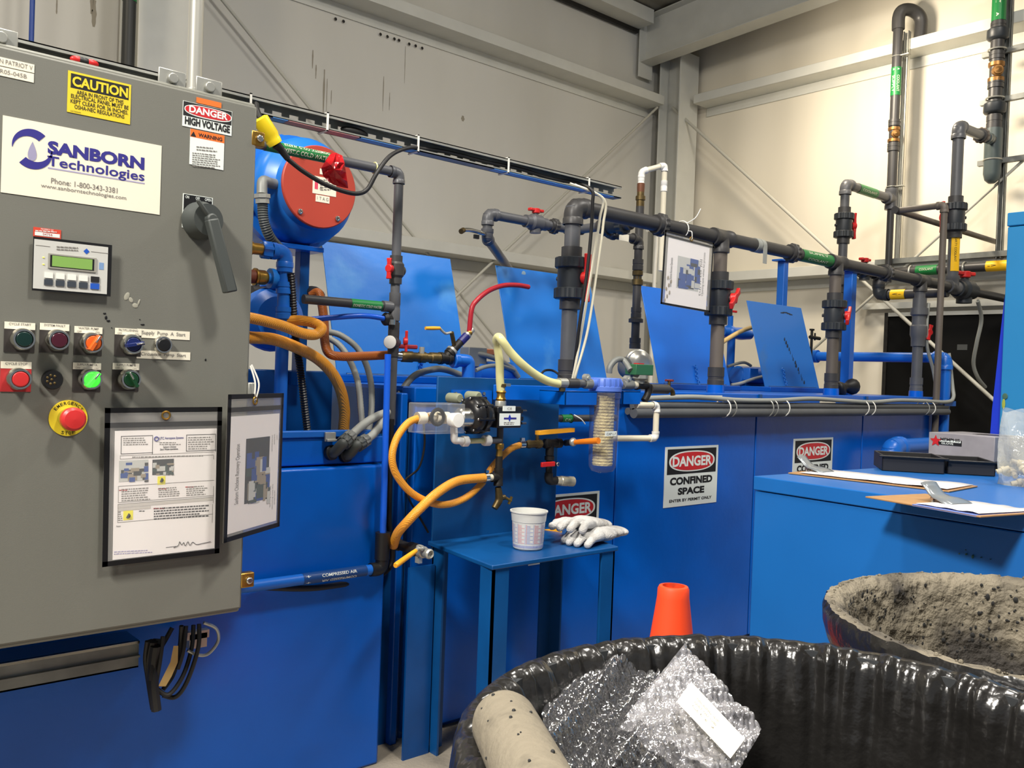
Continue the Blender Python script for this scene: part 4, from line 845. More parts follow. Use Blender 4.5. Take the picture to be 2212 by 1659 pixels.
# ---- amber hoses
hz = lambda pts, Y0, Y1=None: [pY(x, y, Y0 if Y1 is None else Y0+(Y1-Y0)*i/(len(pts)-1)) for i, (x, y) in enumerate(pts)]
def ribbed(m):  # spiral reinforcement ridge
    if not m.get('rib'): m['rib'] = 1; wave_bump(m, 120, .0015, 'DIAGONAL', .5, 0, 0.0)
    return m
ribbed(AMBER); ribbed(AMBERD)
hA = hz([(500,684),(542,687),(607,703),(650,719),(680,723),(695,710),(688,697),(668,691),(650,694)], 2.34); hA[-3].y += .03; hA[-2].y += .07; hA[-1].y += .1
hose('hose', 'amber hose doubling back in a tight bend in front of the blue pump', hA, .0155, AMBER, n=18, sub=12)
hose('hose', 'thick amber hose arching from behind the cabinet down into the sump box', hz([(495,724),(542,729),(590,733),(639,750),(683,773),(715,803),(735,840),(744,885),(742,930),(741,965)], 2.36, 2.48), .0175, AMBER, n=18, sub=10)
hC = hz([(672,640),(686,632),(694,650),(700,695),(702,740),(712,764),(740,770),(791,769),(856,766)], 2.52, 2.40)
hose('hose', 'brown hose bending from upright to level on its way into the brass valve', hC, .0142, AMBERD, n=18, sub=10)
hose('hose', 'black rubber hose bend where the brown hose begins behind the motor post', [pY(618, 626, 2.75), pY(650, 634, 2.72), pY(676, 632, 2.66), pY(688, 640, 2.6)], .022, RUB, n=14)
hose('flex_conduit', 'black ribbed flexible conduit running down beside the blue delivery pipe into the sump', hz([(628,590),(632,640),(635,700),(640,740),(649,800),(657,870),(664,930)], 2.42, 2.46), .0125, BLACK, cat='conduit', corr=(.004, .78))
# ---- pale flexible conduits
g = 'pale flexible conduits by the sump'
hose('flex_conduit', 'pale ribbed conduit, outer of the two curving down to the sump box', hz([(690,712),(711,717),(737,725),(770,750),(790,785),(801,826),(803,870),(799,915),(792,945)], 2.62, 2.40), .0105, GFLEX, cat='conduit', group=g, corr=(.005, .93))
hose('flex_conduit', 'pale ribbed conduit, inner of the two curving down to the sump box', hz([(690,724),(713,732),(737,750),(758,784),(773,826),(779,880),(783,930)], 2.60, 2.40), .0105, GFLEX, cat='conduit', group=g, corr=(.005, .93))
for nm, pts, lab_ in (('flex_conduit', [(744,955),(757,942),(785,917),(812,900),(838,890)], 'grey conduit entering the sump front by a cord grip, nearer the clasp'), ('flex_conduit', [(775,960),(790,951),(808,936),(822,915),(830,893)], 'grey conduit entering the sump front by a cord grip, farther from the clasp')):
    P = hz(pts, YS-.01, YS+.04); t = thing(nm, lab_, 'conduit', P[0], 'conduits with cord grips')
    MB().tube(P, .0125, GFLEX, 14).build('conduit', t)
    d = (P[1]-P[0]).normalized(); s0 = P[0]+V((-.02, .02, -.03))
    mb = MB(); mb.tube([s0+V((-.004, .025, -.004)), s0, P[0]-d*.012, P[0]], .016, DKGREY, 14); mb.gear(P[0]-d*.008, P[0]+d*.014, .0195, .0215, DKGREY, 10); mb.gear(P[0]+d*.018, P[0]+d*.04, .018, .0200, GFLEXD, 10); mb.gear(s0+V((-.004, .02, -.004)), s0+V((-.002, .006, -.002)), .022, .0225, BLACK, 6); mb.build('cord_grip', t)
hose('flex_conduit', 'smooth grey conduit arching up from the supply pipe to the brass valve line', hz([(857,880),(868,845),(895,812),(930,799),(960,798),(1000,812),(1020,820)], 2.42, 2.52), .0115, GFLEXD, cat='conduit', n=14)
# ---- steel strut with cable
ys = 2.2; u0 = pY(480, 190, ys); u1 = pY(1343, 404, ys); zs = (u0.z+u1.z)/2-.021
stt = thing('strut_channel', 'long slotted steel strut channel running from the cabinet top over the hoses', 'strut', ((u0.x+u1.x)/2, ys+.02, zs-.021))
xa = -1.0; xb = u1.x; hh = .0215
mb = MB(); mb.boxp((xa, ys, zs+hh), (xb, ys+.041, zs+hh-.003), STEELD); mb.boxp((xa, ys, zs-hh), (xb, ys+.041, zs-hh+.003), STEELD)
mb.boxp((xa, ys, zs+hh), (xb, ys+.003, zs+hh-.009), STEEL); mb.boxp((xa, ys, zs-hh), (xb, ys+.003, zs-hh+.007), STEEL)
mb.boxp((xa, ys+.038, zs+hh), (xb, ys+.041, zs+.007), STEELD); mb.boxp((xa, ys+.038, zs-hh), (xb, ys+.041, zs-.007), STEELD)
x = xa
while x < xb: mb.boxp((x, ys+.038, zs-.007), (min(x+.022, xb), ys+.041, zs+.007), STEELD); x += .05
mb.build('channel', stt)
FILMB = mat('blue_tape', (84, 140, 205), .45)
for p0, p1 in ((588, 622), (780, 905), (1070, 1330)):
    MB().boxp((pY(p0, 300, ys).x, ys-.001, zs-hh-.001), (pY(p1, 300, ys).x, ys+.030, zs-hh+.0005), FILMB).build('tape_strip', stt)
MB().boxp((pY(622, 260, ys).x, ys-.001, zs-hh-.001), (pY(776, 300, ys).x, ys+.03, zs-hh+.0005), mat('pink_tape', (170, 120, 118), .5)).build('tape_strip', stt)
for px in (541, 707, 903, 1098, 1272):
    X = pY(px, 200+.24*(px-480), ys).x; w = .026
    mb = MB(); 
    for (ya_, yb_, za, zb3) in ((-.004, -.001, -w, w), (.043, .046, -w, w), (-.004, .046, w-.003, w), (-.004, .046, -w, -w+.003)): mb.boxp((X-.0028, ys+ya_, zs+za), (X+.0028, ys+yb_, zs+zb3), WHITE)
    mb.build('cable_tie', stt)
q = pY(765, 285, ys+.02); MB().ell((q.x, ys+.02, q.z), (.045, .012, .013), RUB).build('cable_lump', stt)
MB().tube([V((pY(x_, 100+.235*x_, ys).x, ys+.012, zs-hh+.012+.004*math.sin(x_))) for x_ in (-60, 20, 90, 150, 210, 270, 330, 372)], .007, WHITE, 10).build('white_cable', stt)
for x_, m_ in ((168, RED), (184, RUB), (199, RED), (176, RUB)): q = pY(x_, 88+.235*x_, ys); MB().ell((q.x, ys+.004, zs+.006), (.016, .008, .009), m_).build('wire_end', stt)
# black power cord with yellow connector
co = thing('power_cord', 'black power cord with a yellow connector, looping down then along the strut', 'cord', pY(700, 400, 2.16))
Yc = 2.14
pa = pY(563, 258, Yc); pb = pY(592, 306, Yc); d = (pb-pa).normalized()
MB().tube([pY(553, 225, Yc+.06), pY(556, 240, Yc+.03), pa], .0075, RUB, 10).build('cord_tail', co)
MB().lathe(pa-d*.005, d, [(0, .014), (.004, .0215), (.05, .0225), (.058, .0195), ((pb-pa).length, .0205), ((pb-pa).length+.012, .019), ((pb-pa).length+.014, 0)], YEL, 10).build('connector', co)
pc = pY(622, 344, Yc); MB().tube([pb+d*.008, pY(606, 322, Yc), pc], lambda t: .0135-.006*t, RUB, 14).build('boot', co)
inS = lambda px, k=.5: V((pY(px, 300, ys).x, ys+.016, zs-hh+.012+.02*k))
MB().tube([pc, pY(655, 370, Yc), pY(700, 397, Yc), pY(745, 414, Yc), pY(775, 418, Yc), pY(795, 407, Yc), pY(815, 372, Yc), pY(845, 335, Yc+.02), pY(885, 319, Yc+.05), inS(930, .2), inS(980, .5), inS(1060, .4), inS(1130, .6), inS(1200, .2), inS(1262, .5), pY(1279, 412, 2.18), pY(1280, 440, 2.18), pY(1277, 500, 2.19), pY(1268, 590, 2.2), pY(1252, 700, 2.22), pY(1238, 815, 2.26)], .0062, RUB, 10, sub=8).build('cord', co)
WT = mat('milky_tube', (216, 210, 186), .3)
for pts, l in (([(1299,426),(1296,470),(1282,561),(1249,757),(1236,822)], 'milky plastic tube hanging from the strut end, inner of two'), ([(1304,430),(1303,485),(1291,573),(1270,711),(1246,800),(1240,822)], 'milky plastic tube hanging from the strut end, outer of two')):
    P = [inS(1240 if 'inner' in l else 1250, .1)+V((0, -.003, 0))]+hz(pts, 2.185, 2.25); hose('plastic_tube', l, P, .0048, WT, cat='tube', group='milky tubes at the strut end', n=8)
# ---- cold water supply pipe
rw = .0148; yw = 2.36
ww = thing('cold_water_pipe', 'grey cold water pipe with green sleeve, elbow and drop with red handled valves', 'pipe', pY(852, 905, yw))
c = pY(862, 374, yw); zc = c.z; x0w = pY(500, 300, yw).x; vxw = pY(858, 500, yw).x; zbw = pY(852, 918, yw).z
p_path(ww, [(x0w, yw, zc), (vxw, yw, zc), (vxw, yw, zbw)], rw)
mb = MB(); pt, L = mb.wrap((pY(572, 320, yw).x, yw, zc), (pY(712, 340, yw).x, yw, zc), rw+.0012, GREENL, FACE, 140)
mb.wraptext(pt, 'DOMESTIC COLD WATER', L*.14, L*.97, 24, 44, PAPERW, rw+.0018, bold=.015); mb.wraptext(pt, 'DOMESTIC COLD WATER', L*.25, L*.97, -42, 40, PAPERW, rw+.0018, flip=-1, bold=.015); mb.wraptext(pt, '+', L*.03, L*.08, -10, 40, PAPERW, rw+.0018, bold=.03); mb.build('pipe_label', ww, flat=True)
mb = MB(); mb.torus((pY(809, 360, yw).x, yw, zc), (1, 0, 0), rw+.002, .0022, CLEARH, 18, 6); mb.build('tie', ww)
zz = lambda y: pY(855, y, yw).z
p_smallvalve(ww, (vxw, yw, zz(583)), (0, 0, 1), (-1, -.45, 0), rw, (0, 0, 1), HL=2.2)
p_coupling(ww, (vxw, yw, zz(663)), (0, 0, 1), .088, rw, PVC)
p_coupling(ww, (vxw, yw, zz(712)), (0, 0, 1), .045, rw, PVCD)
mb = MB(); mb.lathe((vxw-.01, yw, zz(691)), (-1, -.1, 0), [(0, .012), (.012, .02), (.025, .021), (.033, .014)], BLACK, 16); mb.build('hose_adapter', ww)
q = pY(672, 690, 2.42); MB().tube([(vxw-.03, yw-.003, zz(691)), (vxw-.12, yw, zz(688)), q], .0085, mat('air_tube', (20, 90, 210), .35), 12).build('air_tube', ww)
zB = pY(845, 663, yw).z; mb = MB(); mb.cyl((vxw-.012, yw, zB), (vxw-.045, yw, zB), .0175, PVC); mb.build('reducer', ww)
xB = pY(655, 663, yw+.12); mb = MB(); mb.cyl((vxw-.04, yw, zB), (pY(655, 660, yw).x, yw, zB), .0138, PVCD); mb.build('branch_pipe', ww)
mb = MB(); pt, L = mb.wrap((pY(756, 662, yw).x, yw, zB), (pY(822, 662, yw).x, yw, zB), .0146, GREENL, FACE, 140); mb.wraptext(pt, 'DOMESTIC COLD WATER', L*.04, L*.96, 25, 34, PAPERW, .0152); mb.build('pipe_label', ww, flat=True)
zg = zz(740); o = MB().lathe((vxw-.006, yw-.005, zg), (-.82, -.57, 0), [(-.04, .013), (-.01, .0165), (.0, .021), (.022, .022)], PVCD, 20).lathe((vxw, yw, zg-.045), (0, 0, 1), [(0, rw*1.2), (.1, rw*1.2)], PVCD, 18).build('gauge_valve', ww)
dg = V((-.82, -.57, 0)).normalized(); MB().lathe(V((vxw-.006, yw-.005, zg))+dg*.022, dg, [(0, .0205), (.002, .0205), (.003, .017), (.003, 0)], WHITE, 20).build('white_face', o)
hb = MB(); lever(hb, V((vxw+.034, yw-.02, zg+.005)), (1, -.5, 0), (0, 0, 1), .034, .02, .009, RED); hb.build('valve_handle', o, bevel=.002)
mb = MB(); mb.lathe((vxw-.02, yw-.018, zz(703)), (0, 0, 1), [(0, .012), (.016, .012)], CHROME, 10); mb.build('hose_clip', ww)
# red tape flag on the pipe
F4 = [(713,333,0),(726,330,-.012),(739,336,-.002),(744,352,-.015),(747,372,-.006),(750,392,-.012),(752,407,-.002),(735,404,-.016),(720,399,-.004),(708,391,-.018),(698,380,-.004),(694,363,-.010),(703,348,-.016)]
yF = yw-.024; P = [pY(x, y, yF+dy) for x, y, dy in F4]; cN = pY(722, 366, yF-.022); c1 = pY(716, 352, yF-.004)
mb = MB(); n = len(P); mid = [P[i].lerp(cN, .5)+V((0, (.010 if i % 2 else -.006), 0)) for i in range(n)]
mb.add(P+mid+[cN], [(i, (i+1) % n, n+(i+1) % n, n+i) for i in range(n)]+[(n+i, n+(i+1) % n, 2*n) for i in range(n)], REDT)
fl = MB(); fl.lathe((pY(714, 340, yw).x, yw, zc), (1, 0, 0), [(0, rw+.002), (.026, rw+.0035)], REDT, 16); mb.add(fl.v, fl.f, REDT)
solo(mb, 'tape_flag', 'crumpled shiny red tape flag wrapped on the cold water pipe', 'tape', solid=.0012, flat=True)
# ================================================================ sampling stand: back plate, shelf and legs
YPL = 2.24; ZSH = .662
PS = Plane((0, YPL, 0), (1, 0, 0)); SH = PS.at
xl_ = SH(940, 990).x; xr_ = SH(1204, 990).x; zpt = SH(1070, 817).z
fr = pZ(1065, 1222, ZSH); frr = pZ(1335, 1180, ZSH)
yfr = (fr.y+frr.y)/2; xsl, xsr = fr.x, frr.x
st = thing('pump_stand', 'dark blue steel stand with a back plate, a small shelf and angle legs', 'stand', ((xl_+xr_)/2, 2.1, 0))
TEAL = mat('stand_blue', (8, 70, 126), .36, var=.2, scale=5)
MB().boxp((xl_, YPL, ZSH-.03), (xr_, YPL+.008, zpt), TEAL).build('back_plate', st, bevel=.002)
MB().prism([(xsl, yfr, ZSH-.014), (xsr, yfr, ZSH-.014), (xr_+.02, YPL+.01, ZSH-.014), (xl_-.01, YPL+.01, ZSH-.014)], (0, 0, .014), TEAL).build('shelf', st, bevel=.003)
def leg(x, y, sx, sy):
    mb = MB(); w = .058; t = .007; mb.boxp((x, y, 0), (x+sx*w, y+sy*t, ZSH-.014), TEAL); mb.boxp((x, y, 0), (x+sx*t, y+sy*w, ZSH-.014), TEAL); mb.build('leg', st)
leg(xsl+.01, yfr+.006, 1, 1); leg(xsr-.01, yfr+.006, -1, 1); leg(xl_+.005, YPL+.004, 1, -1); leg(xr_-.005, YPL+.004, -1, -1)
for x, y in ((948, 1155),): pass
# mount plate and bar
mb = MB(); PS.rect(mb, (975, 842), (1060, 872), BLUE, .008, .008); mb.build('mount_plate', st)
b0 = pY(1067, 844, 2.222); b1 = pY(1384, 861, 2.13); ub = (V((b1.x, b1.y, 0))-V((b0.x, b0.y, 0))); Lb = ub.length; cb_ = (b0+b1)/2; cb_.z = b0.z-.005
MB().slab(cb_, ub, (0, 0, 1), 1, .050, .006, BLUE).build('bracket_bar', st, bevel=.002)
for px, py in ((983, 851), (1108, 836), (1108, 854), (1044, 851)): c = SH(px, py, .017); MB().lathe(c, (0, -1, 0), [(0, .0065), (.006, .0065), (.007, .004)], CHROME, 8).build('bolt', st)
for x0_, x1_ in ((1222, 1290), (1346, 1384)):
    yb_ = 2.045; p = pY(x0_, 845, yb_); q = pY(x1_, 845, yb_); zt8 = p.z; mb = MB(); mb.boxp((p.x, yb_, zt8), (q.x, yb_+.004, zt8-.045), BLUE); mb.boxp((p.x, yb_, zt8), (q.x, 2.17, zt8-.004), BLUE); mb.boxp((p.x, yb_, zt8), (p.x+.004, 2.17, zt8-.045), BLUE); mb.build('filter_bracket', st, bevel=.001)
# ================================================================ air driven diaphragm pump
yA = 2.12; QA = lambda x, y, Y=yA: pY(x, y, Y)
ap = thing('diaphragm_pump', 'small air driven diaphragm pump with black body, clear guard and white label', 'pump', QA(1030, 940))
ux = V((1, 0, 0)); BP = mat('black_pump_plastic', (24, 24, 26), .3)
c = QA(1028, 897); mb = MB(); mb.lathe(c-ux*.04, ux, [(0, 0), (0, .035), (.012, .052), (.022, .058), (.034, .058), (.036, .052), (.044, .052), (.046, .058), (.058, .058), (.07, .05), (.085, .038), (.085, 0)], BP, 28)
for k in range(8): a = R_(45*k+10); mb.cyl(c+V((-.03, math.cos(a)*.053, math.sin(a)*.053)), c+V((.03, math.cos(a)*.053, math.sin(a)*.053)), .006, BP, 8)
mb.build('body', ap)
mb = MB()
for k in range(8): a = R_(45*k+10); mb.ell(c+V((-.032, math.cos(a)*.053, math.sin(a)*.053)), (.003, .004, .004), CHROME, n=8, k=6)
mb.build('bolt_ring', ap)
c1 = QA(1012, 902, yA-.01); MB().lathe(c1-ux*.04, ux, [(0, 0), (0, .024), (.004, .029), (.062, .029), (.062, 0)], mat('stainless', (190, 188, 182), .25, metal=.95), 26).build('air_cylinder', ap)
g0 = QA(919, 872, yA-.04); g1 = QA(1001, 936, yA-.04); mb = MB(); mb.boxp((g0.x, yA-.045, g1.z), (g1.x, yA+.045, g0.z), CLEARP); mb.build('clear_guard', ap, bevel=.003)
mb = MB(); cz = (g0.z+g1.z)/2
for k, (f0, f1, r, m) in enumerate(((0, .2, .018, IVORY), (.2, .28, .012, BRASS), (.3, .36, .017, IVORY), (.36, .44, .012, IVORY), (.45, .55, .020, IVORY), (.56, .64, .013, BRASS), (.66, .8, .018, IVORY), (.8, 1.05, .014, STEEL))):
    mb.cyl((g0.x+(g1.x-g0.x)*f0, yA, cz), (g0.x+(g1.x-g0.x)*f1, yA, cz), r, m, 16)
mb.torus((g0.x+(g1.x-g0.x)*.42, yA-.02, cz+.004), (0, 1, 0), .022, .006, BLACK, 20, 8); mb.build('spool_valve', ap)
c2 = QA(989, 908, yA-.05); MB().lathe(c2+V((0, .03, 0)), (0, -1, 0), [(0, .02), (.03, .0225), (.034, .0205), (.035, 0)], WHITE, 24).build('white_knob', ap)
k0 = QA(1076, 878, yA-.035); k1 = QA(1126, 924, yA-.035); MB().boxp((k0.x, yA-.035, k1.z), (k1.x, yA+.045, k0.z), BP).build('valve_block', ap, bevel=.004)
PB_ = Plane((0, yA-.035, 0), (1, 0, 0)); mb = MB(); PB_.rect(mb, (1079, 893), (1124, 920), SIGNW, .0012); PB_.rect(mb, (1088, 902), (1115, 906), TXTB, .0016, .0004); cc = PB_.at(1101, 903, .0021); s_ = .012
mb.add([cc+V((-s_*.55, 0, 0)), cc+V((0, 0, -s_)), cc+V((s_*.55, 0, 0)), cc+V((0, 0, s_))], [(0, 1, 2, 3)], mat('logo_blue', (30, 50, 170), .5)); lines(mb, PB_, 1088, 1116, 911, 918, 2, TXTG, 3); mb.build('pump_label', ap)
mb = MB(); PB_.rect(mb, (1086, 877), (1112, 888), SIGNW, .004, .004); PB_.text(mb, 'CE', (1094, 880), (1104, 885), TXTG, .0045); mb.build('top_tag', ap)
mb = MB(); e0 = QA(1127, 895); mb.boxp((k1.x-.005, yA-.012, k1.z+.02), (k1.x+.03, yA+.02, k1.z+.034), BP); mb.boxp((k1.x-.005, yA-.02, k1.z+.046), (k1.x+.02, yA+.02, k1.z+.058), BP); mb.cyl((k1.x+.02, yA, k1.z+.008), (k1.x+.02, yA, k1.z+.06), .008, BP); mb.build('end_arm', ap, bevel=.002)
for zz_ in (.012, .052): c = V((k1.x+.025, yA-.008, k1.z+zz_)); MB().cyl(c, c+V((.018, 0, 0)), .004, CHROME, 8).build('bolt', ap)
for px, py in ((996, 861), (1037, 857)): c = QA(px, py, 2.16); MB().lathe(c+V((0, .06, 0)), (0, -1, 0), [(0, .016), (.05, .016), (.056, .012), (.056, 0)], mat('rubber_foot', (128, 132, 110), .6), 16).build('rubber_mount', ap)
# outlet tubing, tee and spigot under the pump
xt_ = QA(1080, 940).x; zq = lambda y: QA(1080, y).z
mb = MB(); w0 = QA(980, 922); w1 = QA(982, 950); w2 = QA(1003, 953); mb.tube([w0, w0.lerp(w1, .5), w1, w1.lerp(w2, .5), w2], .0115, WHITE, 14); mb.gear(w2-ux*.008, w2+ux*.012, .0165, .017, WHITE, 6); mb.build('white_elbow', ap)
mb = MB(); w3 = QA(1052, 951); w3.z = w2.z; mb.cyl(w2, w3, .0085, CLEARH); mb.build('clear_tube', ap); mb = MB(); mb.gear(w3-ux*.014, w3+ux*.01, .0165, .017, WHITE, 6); mb.cyl(w3, (xt_, yA, w2.z), .011, PVC); mb.build('white_nut', ap)
mb = MB(); mb.cyl((xt_, yA, zq(922)), (xt_, yA, zq(958)), .0105, PVCD); mb.cyl((xt_, yA, zq(985)), (xt_, yA, zq(1012)), .0115, IRON); mb.build('nipple', ap)
mb = MB(); mb.gear((xt_, yA, zq(958)), (xt_, yA, zq(970)), .0135, .014, BRASS, 6); mb.lathe((xt_, yA, zq(970)), (0, 0, -1), [(0, .0095), (.012, .0105), (.022, .0115), (.022, 0)], BRASS, 14); mb.build('brass_adapter', ap)
tz = zq(1030); p_tee(ap, (xt_, yA, tz), (0, 0, 1), (-1, 0, 0), .0115, IRON, L=2.4)
mb = MB(); s0 = V((xt_, yA, zq(1052))); mb.tube([s0, QA(1078, 1070), QA(1077, 1082), QA(1068, 1098)], lambda t: .0095+.003*math.sin(t*3), BRASSD, 14); mb.cyl(QA(1078, 1076), QA(1090, 1074), .0085, BRASSD); mb.cyl(QA(1090, 1074), QA(1104, 1082), .0045, BRASS); mb.box(QA(1102, 1081), (.006, .006, .026), BRASS, Matrix.Rotation(.5, 3, 'Y')); mb.build('drain_cock', ap)
mb = MB(); h0_ = QA(1033, 1030); mb.cyl((xt_-.024, yA, tz), (xt_-.05, yA, tz), .0105, IVORY); mb.lathe((xt_-.045, yA, tz), (-1, 0, 0), [(0, .0155), (.014, .0155), (.014, .0145)], CHROME, 18); mb.box((xt_-.052, yA-.004, tz+.02), (.012, .008, .008), CHROME); mb.build('hose_clamp', ap)
hb_ = [V((xt_-.045, yA, tz)), V((xt_-.07, yA, tz)), QA(989, 1039, 2.11), QA(947, 1063, 2.1), QA(910, 1096, 2.1), QA(880, 1127, 2.12), QA(859, 1152, 2.16), QA(850, 1178, 2.22)]
hose('hose', 'amber hose sloping from the tee under the diaphragm pump down toward the sump corner', hb_, .0140, AMBER, n=18)
hl = [QA(922, 899), QA(905, 903), QA(880, 915), QA(856, 949), QA(847, 991), QA(859, 1030), QA(895, 1069), QA(950, 1090), QA(1001, 1078), QA(1040, 1045, 2.14), QA(1061, 1012, 2.16), QA(1082, 988, 2.17), QA(1106, 968, 2.17), QA(1130, 960, 2.17)]
hose('hose', 'amber hose making a big loop from the clear pump guard to the yellow handled valve', hl, .0108, AMBER, n=16)
# clear hose and its brass inlet
mb = MB(); zi = lambda y: QA(1082, y).z; xi = QA(1082, 860).x
t2 = thing('inlet_fitting', 'brass and steel hose fitting on top of the diaphragm pump', 'fitting', (xi, yA, zi(888)))
MB().gear((xi, yA, zi(890)), (xi, yA, zi(866)), .0175, .018, STEEL, 6).build('steel_nut', t2); MB().lathe((xi, yA, zi(866)), (0, 0, 1), [(0, .013), (.006, .017), (.012, .0135), (.024, .0135), (.028, .017), (.034, .0125), (.05, .0115)], BRASS, 18).build('brass_adapter', t2)
MB().lathe((xi, yA, zi(836)), (0, 0, 1), [(0, .0155), (.010, .0155)], BRASSD, 18).box((xi+.014, yA-.012, zi(831)), (.02, .012, .009), CHROME).build('hose_clamp', t2)
hcl = [V((xi, yA, zi(850))), QA(1080, 820), QA(1079, 785), QA(1075, 752), QA(1072, 736, 2.11), QA(1077, 728, 2.09), QA(1086, 738, 2.075), QA(1102, 760, 2.07), QA(1126, 785, 2.06), QA(1155, 808, 2.06), QA(1185, 824, 2.06), QA(1214, 830, 2.06)]
hose('hose', 'pale translucent hose rising from the pump and falling to the filter inlet', hcl, .0132, CLEARH, n=18)
# ================================================================ cartridge filter with pipework
yF_ = 2.06; QF = lambda x, y, Y=yF_: pY(x, y, Y); fx = QF(1307, 840); fz = lambda y: QF(1307, y).z
fl_ = thing('water_filter', 'clear cartridge filter with blue cap on the stand bracket', 'filter', (fx.x, yF_, fz(1022)))
dn = V((0, 0, -1)); C0 = V((fx.x, yF_, fz(816)))
mb = MB(); rr = [(0, 0), (0, .05), (.004, .053), (.03, .053), (.03, .0565), (.046, .0565), (.046, .05)]
mb.lathe(C0, dn, rr, FILTC, 32)
for k in range(18): a = 2*PI*k/18; mb.box(C0+V((math.cos(a)*.0535, math.sin(a)*.0535, -.016)), (.005, .004, .026), FILTC, Matrix.Rotation(a, 3, 'Z'))
for sx in (-1, 1): mb.cyl(C0+V((sx*.045, 0, -.022)), C0+V((sx*.072, 0, -.022)), .018, FILTC)
mb.build('cap', fl_, bevel=.001)
H_ = (C0.z-fz(1020)); zc0 = .046; MB().lathe(C0, dn, [(zc0, .051), (zc0+.005, .055), (zc0+.022, .055), (zc0+.024, .052), (zc0+.05, .051), (H_-.05, .0475), (H_-.02, .046), (H_-.006, .038), (H_, .02), (H_, 0)], CLEARB, 36, caps=False).build('bowl', fl_)
mb = MB(); n = 26
mb.tube([C0+dn*(.05+(H_-.075)*i/120) for i in range(121)], lambda t: .0345+.0012*math.sin(t*150), FILT, 28, smooth=False); mb.build('filter_cartridge', fl_)
PF = Plane((0, yF_-.0495, 0), (1, 0, 0)); mb = MB(); PF.rect(mb, (1307, 932), (1332, 942.5), SIGNW, .001); PF.text(mb, 'CAP L-7', (1310, 935), (1330, 940), TXT, .0015); mb.build('filter_label', fl_)
zi_ = C0.z-.022; xF = lambda x: QF(x, 830).x
mb = MB(); mb.cyl((xF(1206), yF_, zi_), (xF(1222), yF_, zi_), .0165, STEEL); mb.box((xF(1213), yF_-.004, zi_-.021), (.02, .01, .012), BRASSD); mb.build('hose_clamp', fl_)
mb = MB(); mb.cyl((xF(1216), yF_, zi_), (xF(1226), yF_, zi_), .0125, IVORY); mb.cyl((xF(1224), yF_, zi_), (xF(1246), yF_, zi_), .0165, PVCD); mb.lathe((xF(1246), yF_, zi_), ux, [(0, .0165), (.006, .0165), (.008, .014), (.03, .014)], PVC, 18); mb.gear((xF(1262), yF_, zi_), (xF(1279), yF_, zi_), .017, .0175, STEELD, 6); mb.build('inlet_pipe', fl_)
for px in (1264, 1352): c = V((xF(px), yF_-.006, zi_+.02)); MB().lathe(c, (0, -1, 0), [(-.01, .013), (.006, .013), (.008, .006), (.014, .006), (.014, 0)], STEEL, 14).build('bolt', fl_)
mb = MB(); mb.gear((xF(1346), yF_, zi_), (xF(1366), yF_, zi_), .016, .0165, STEELD, 6); mb.cyl((xF(1362), yF_, zi_), (xF(1376), yF_, zi_), .013, IVORY); mb.lathe((xF(1374), yF_, zi_), ux, [(0, .017), (.008, .017), (.01, .0145), (.05, .0145)], IRON, 18); mb.build('outlet_pipe', fl_)
zv_ = zi_-.012; mb = MB(); mb.tube([(xF(1392), yF_, zi_), (xF(1400), yF_, zi_-.004), (xF(1400), yF_, zi_-.03), (xF(1393), yF_, zi_-.055)], .0125, IRON, 14); mb.build('black_elbow', fl_)
mb = MB(); mb.cyl((xF(1404), yF_, zv_), (xF(1442), yF_, zv_), .0175, PVCD); mb.build('black_coupling', fl_)
sp = MB(); s0 = V((xF(1441), yF_, zv_)); sp.tube([s0, s0+V((.018, 0, 0)), s0+V((.032, 0, -.008)), s0+V((.036, 0, -.022))], .009, BRASSD, 12); sp.cyl(s0+V((.012, 0, 0)), s0+V((.012, 0, .03)), .0055, BRASSD); sp.cyl(s0+V((-.006, 0, .032)), s0+V((.03, 0, .032)), .0042, mat('tap_red', (110, 44, 40), .5)); sp.cyl(s0+V((.012, -.018, .032)), s0+V((.012, .018, .032)), .0042, mat('tap_red', (110, 44, 40), .5)); sp.build('tap', fl_)
# solenoid valve
so = MB(); c = QF(1381, 798); so.boxp((xF(1363), yF_-.022, c.z-.02), (xF(1400), yF_+.03, c.z+.018), mat('solenoid_green', (46, 100, 66), .45)); sv = so.build('solenoid_valve', fl_, bevel=.002)
MB().boxp((xF(1372), yF_-.012, c.z+.018), (xF(1384), yF_+.01, c.z+.022), RED).build('red_tab', sv); MB().lathe((c.x, yF_, c.z-.02), dn, [(0, .03), (.012, .032), (.02, .02), (.03, .02)], STEELD, 8).build('valve_bonnet', sv)
MB().tube([QF(1362, 800), QF(1346, 778, 2.1), QF(1330, 778, 2.1), QF(1318, 792, 2.1), QF(1316, 806, 2.1)], .0105, STEELD, 12).build('conduit_elbow', sv)
rwp = .0108; y9 = 2.055; PP = lambda x, y: pY(x, y, y9)
wp = thing('white_pipe', 'white plastic pipe looping round from the solenoid side behind the clear filter', 'pipe', PP(1415, 950)); a_, b_, c_, d_ = PP(1375, 874), PP(1419, 876), PP(1415, 948), PP(1330, 948); zz1 = (a_.z+b_.z)/2; xx1 = (b_.x+c_.x)/2; zz2 = (c_.z+d_.z)/2
p_path(wp, [(a_.x, y9, zz1), (xx1, y9, zz1), (xx1, y9, zz2), (d_.x-.04, y9+.06, zz2)], rwp, IVORY, WHITE)
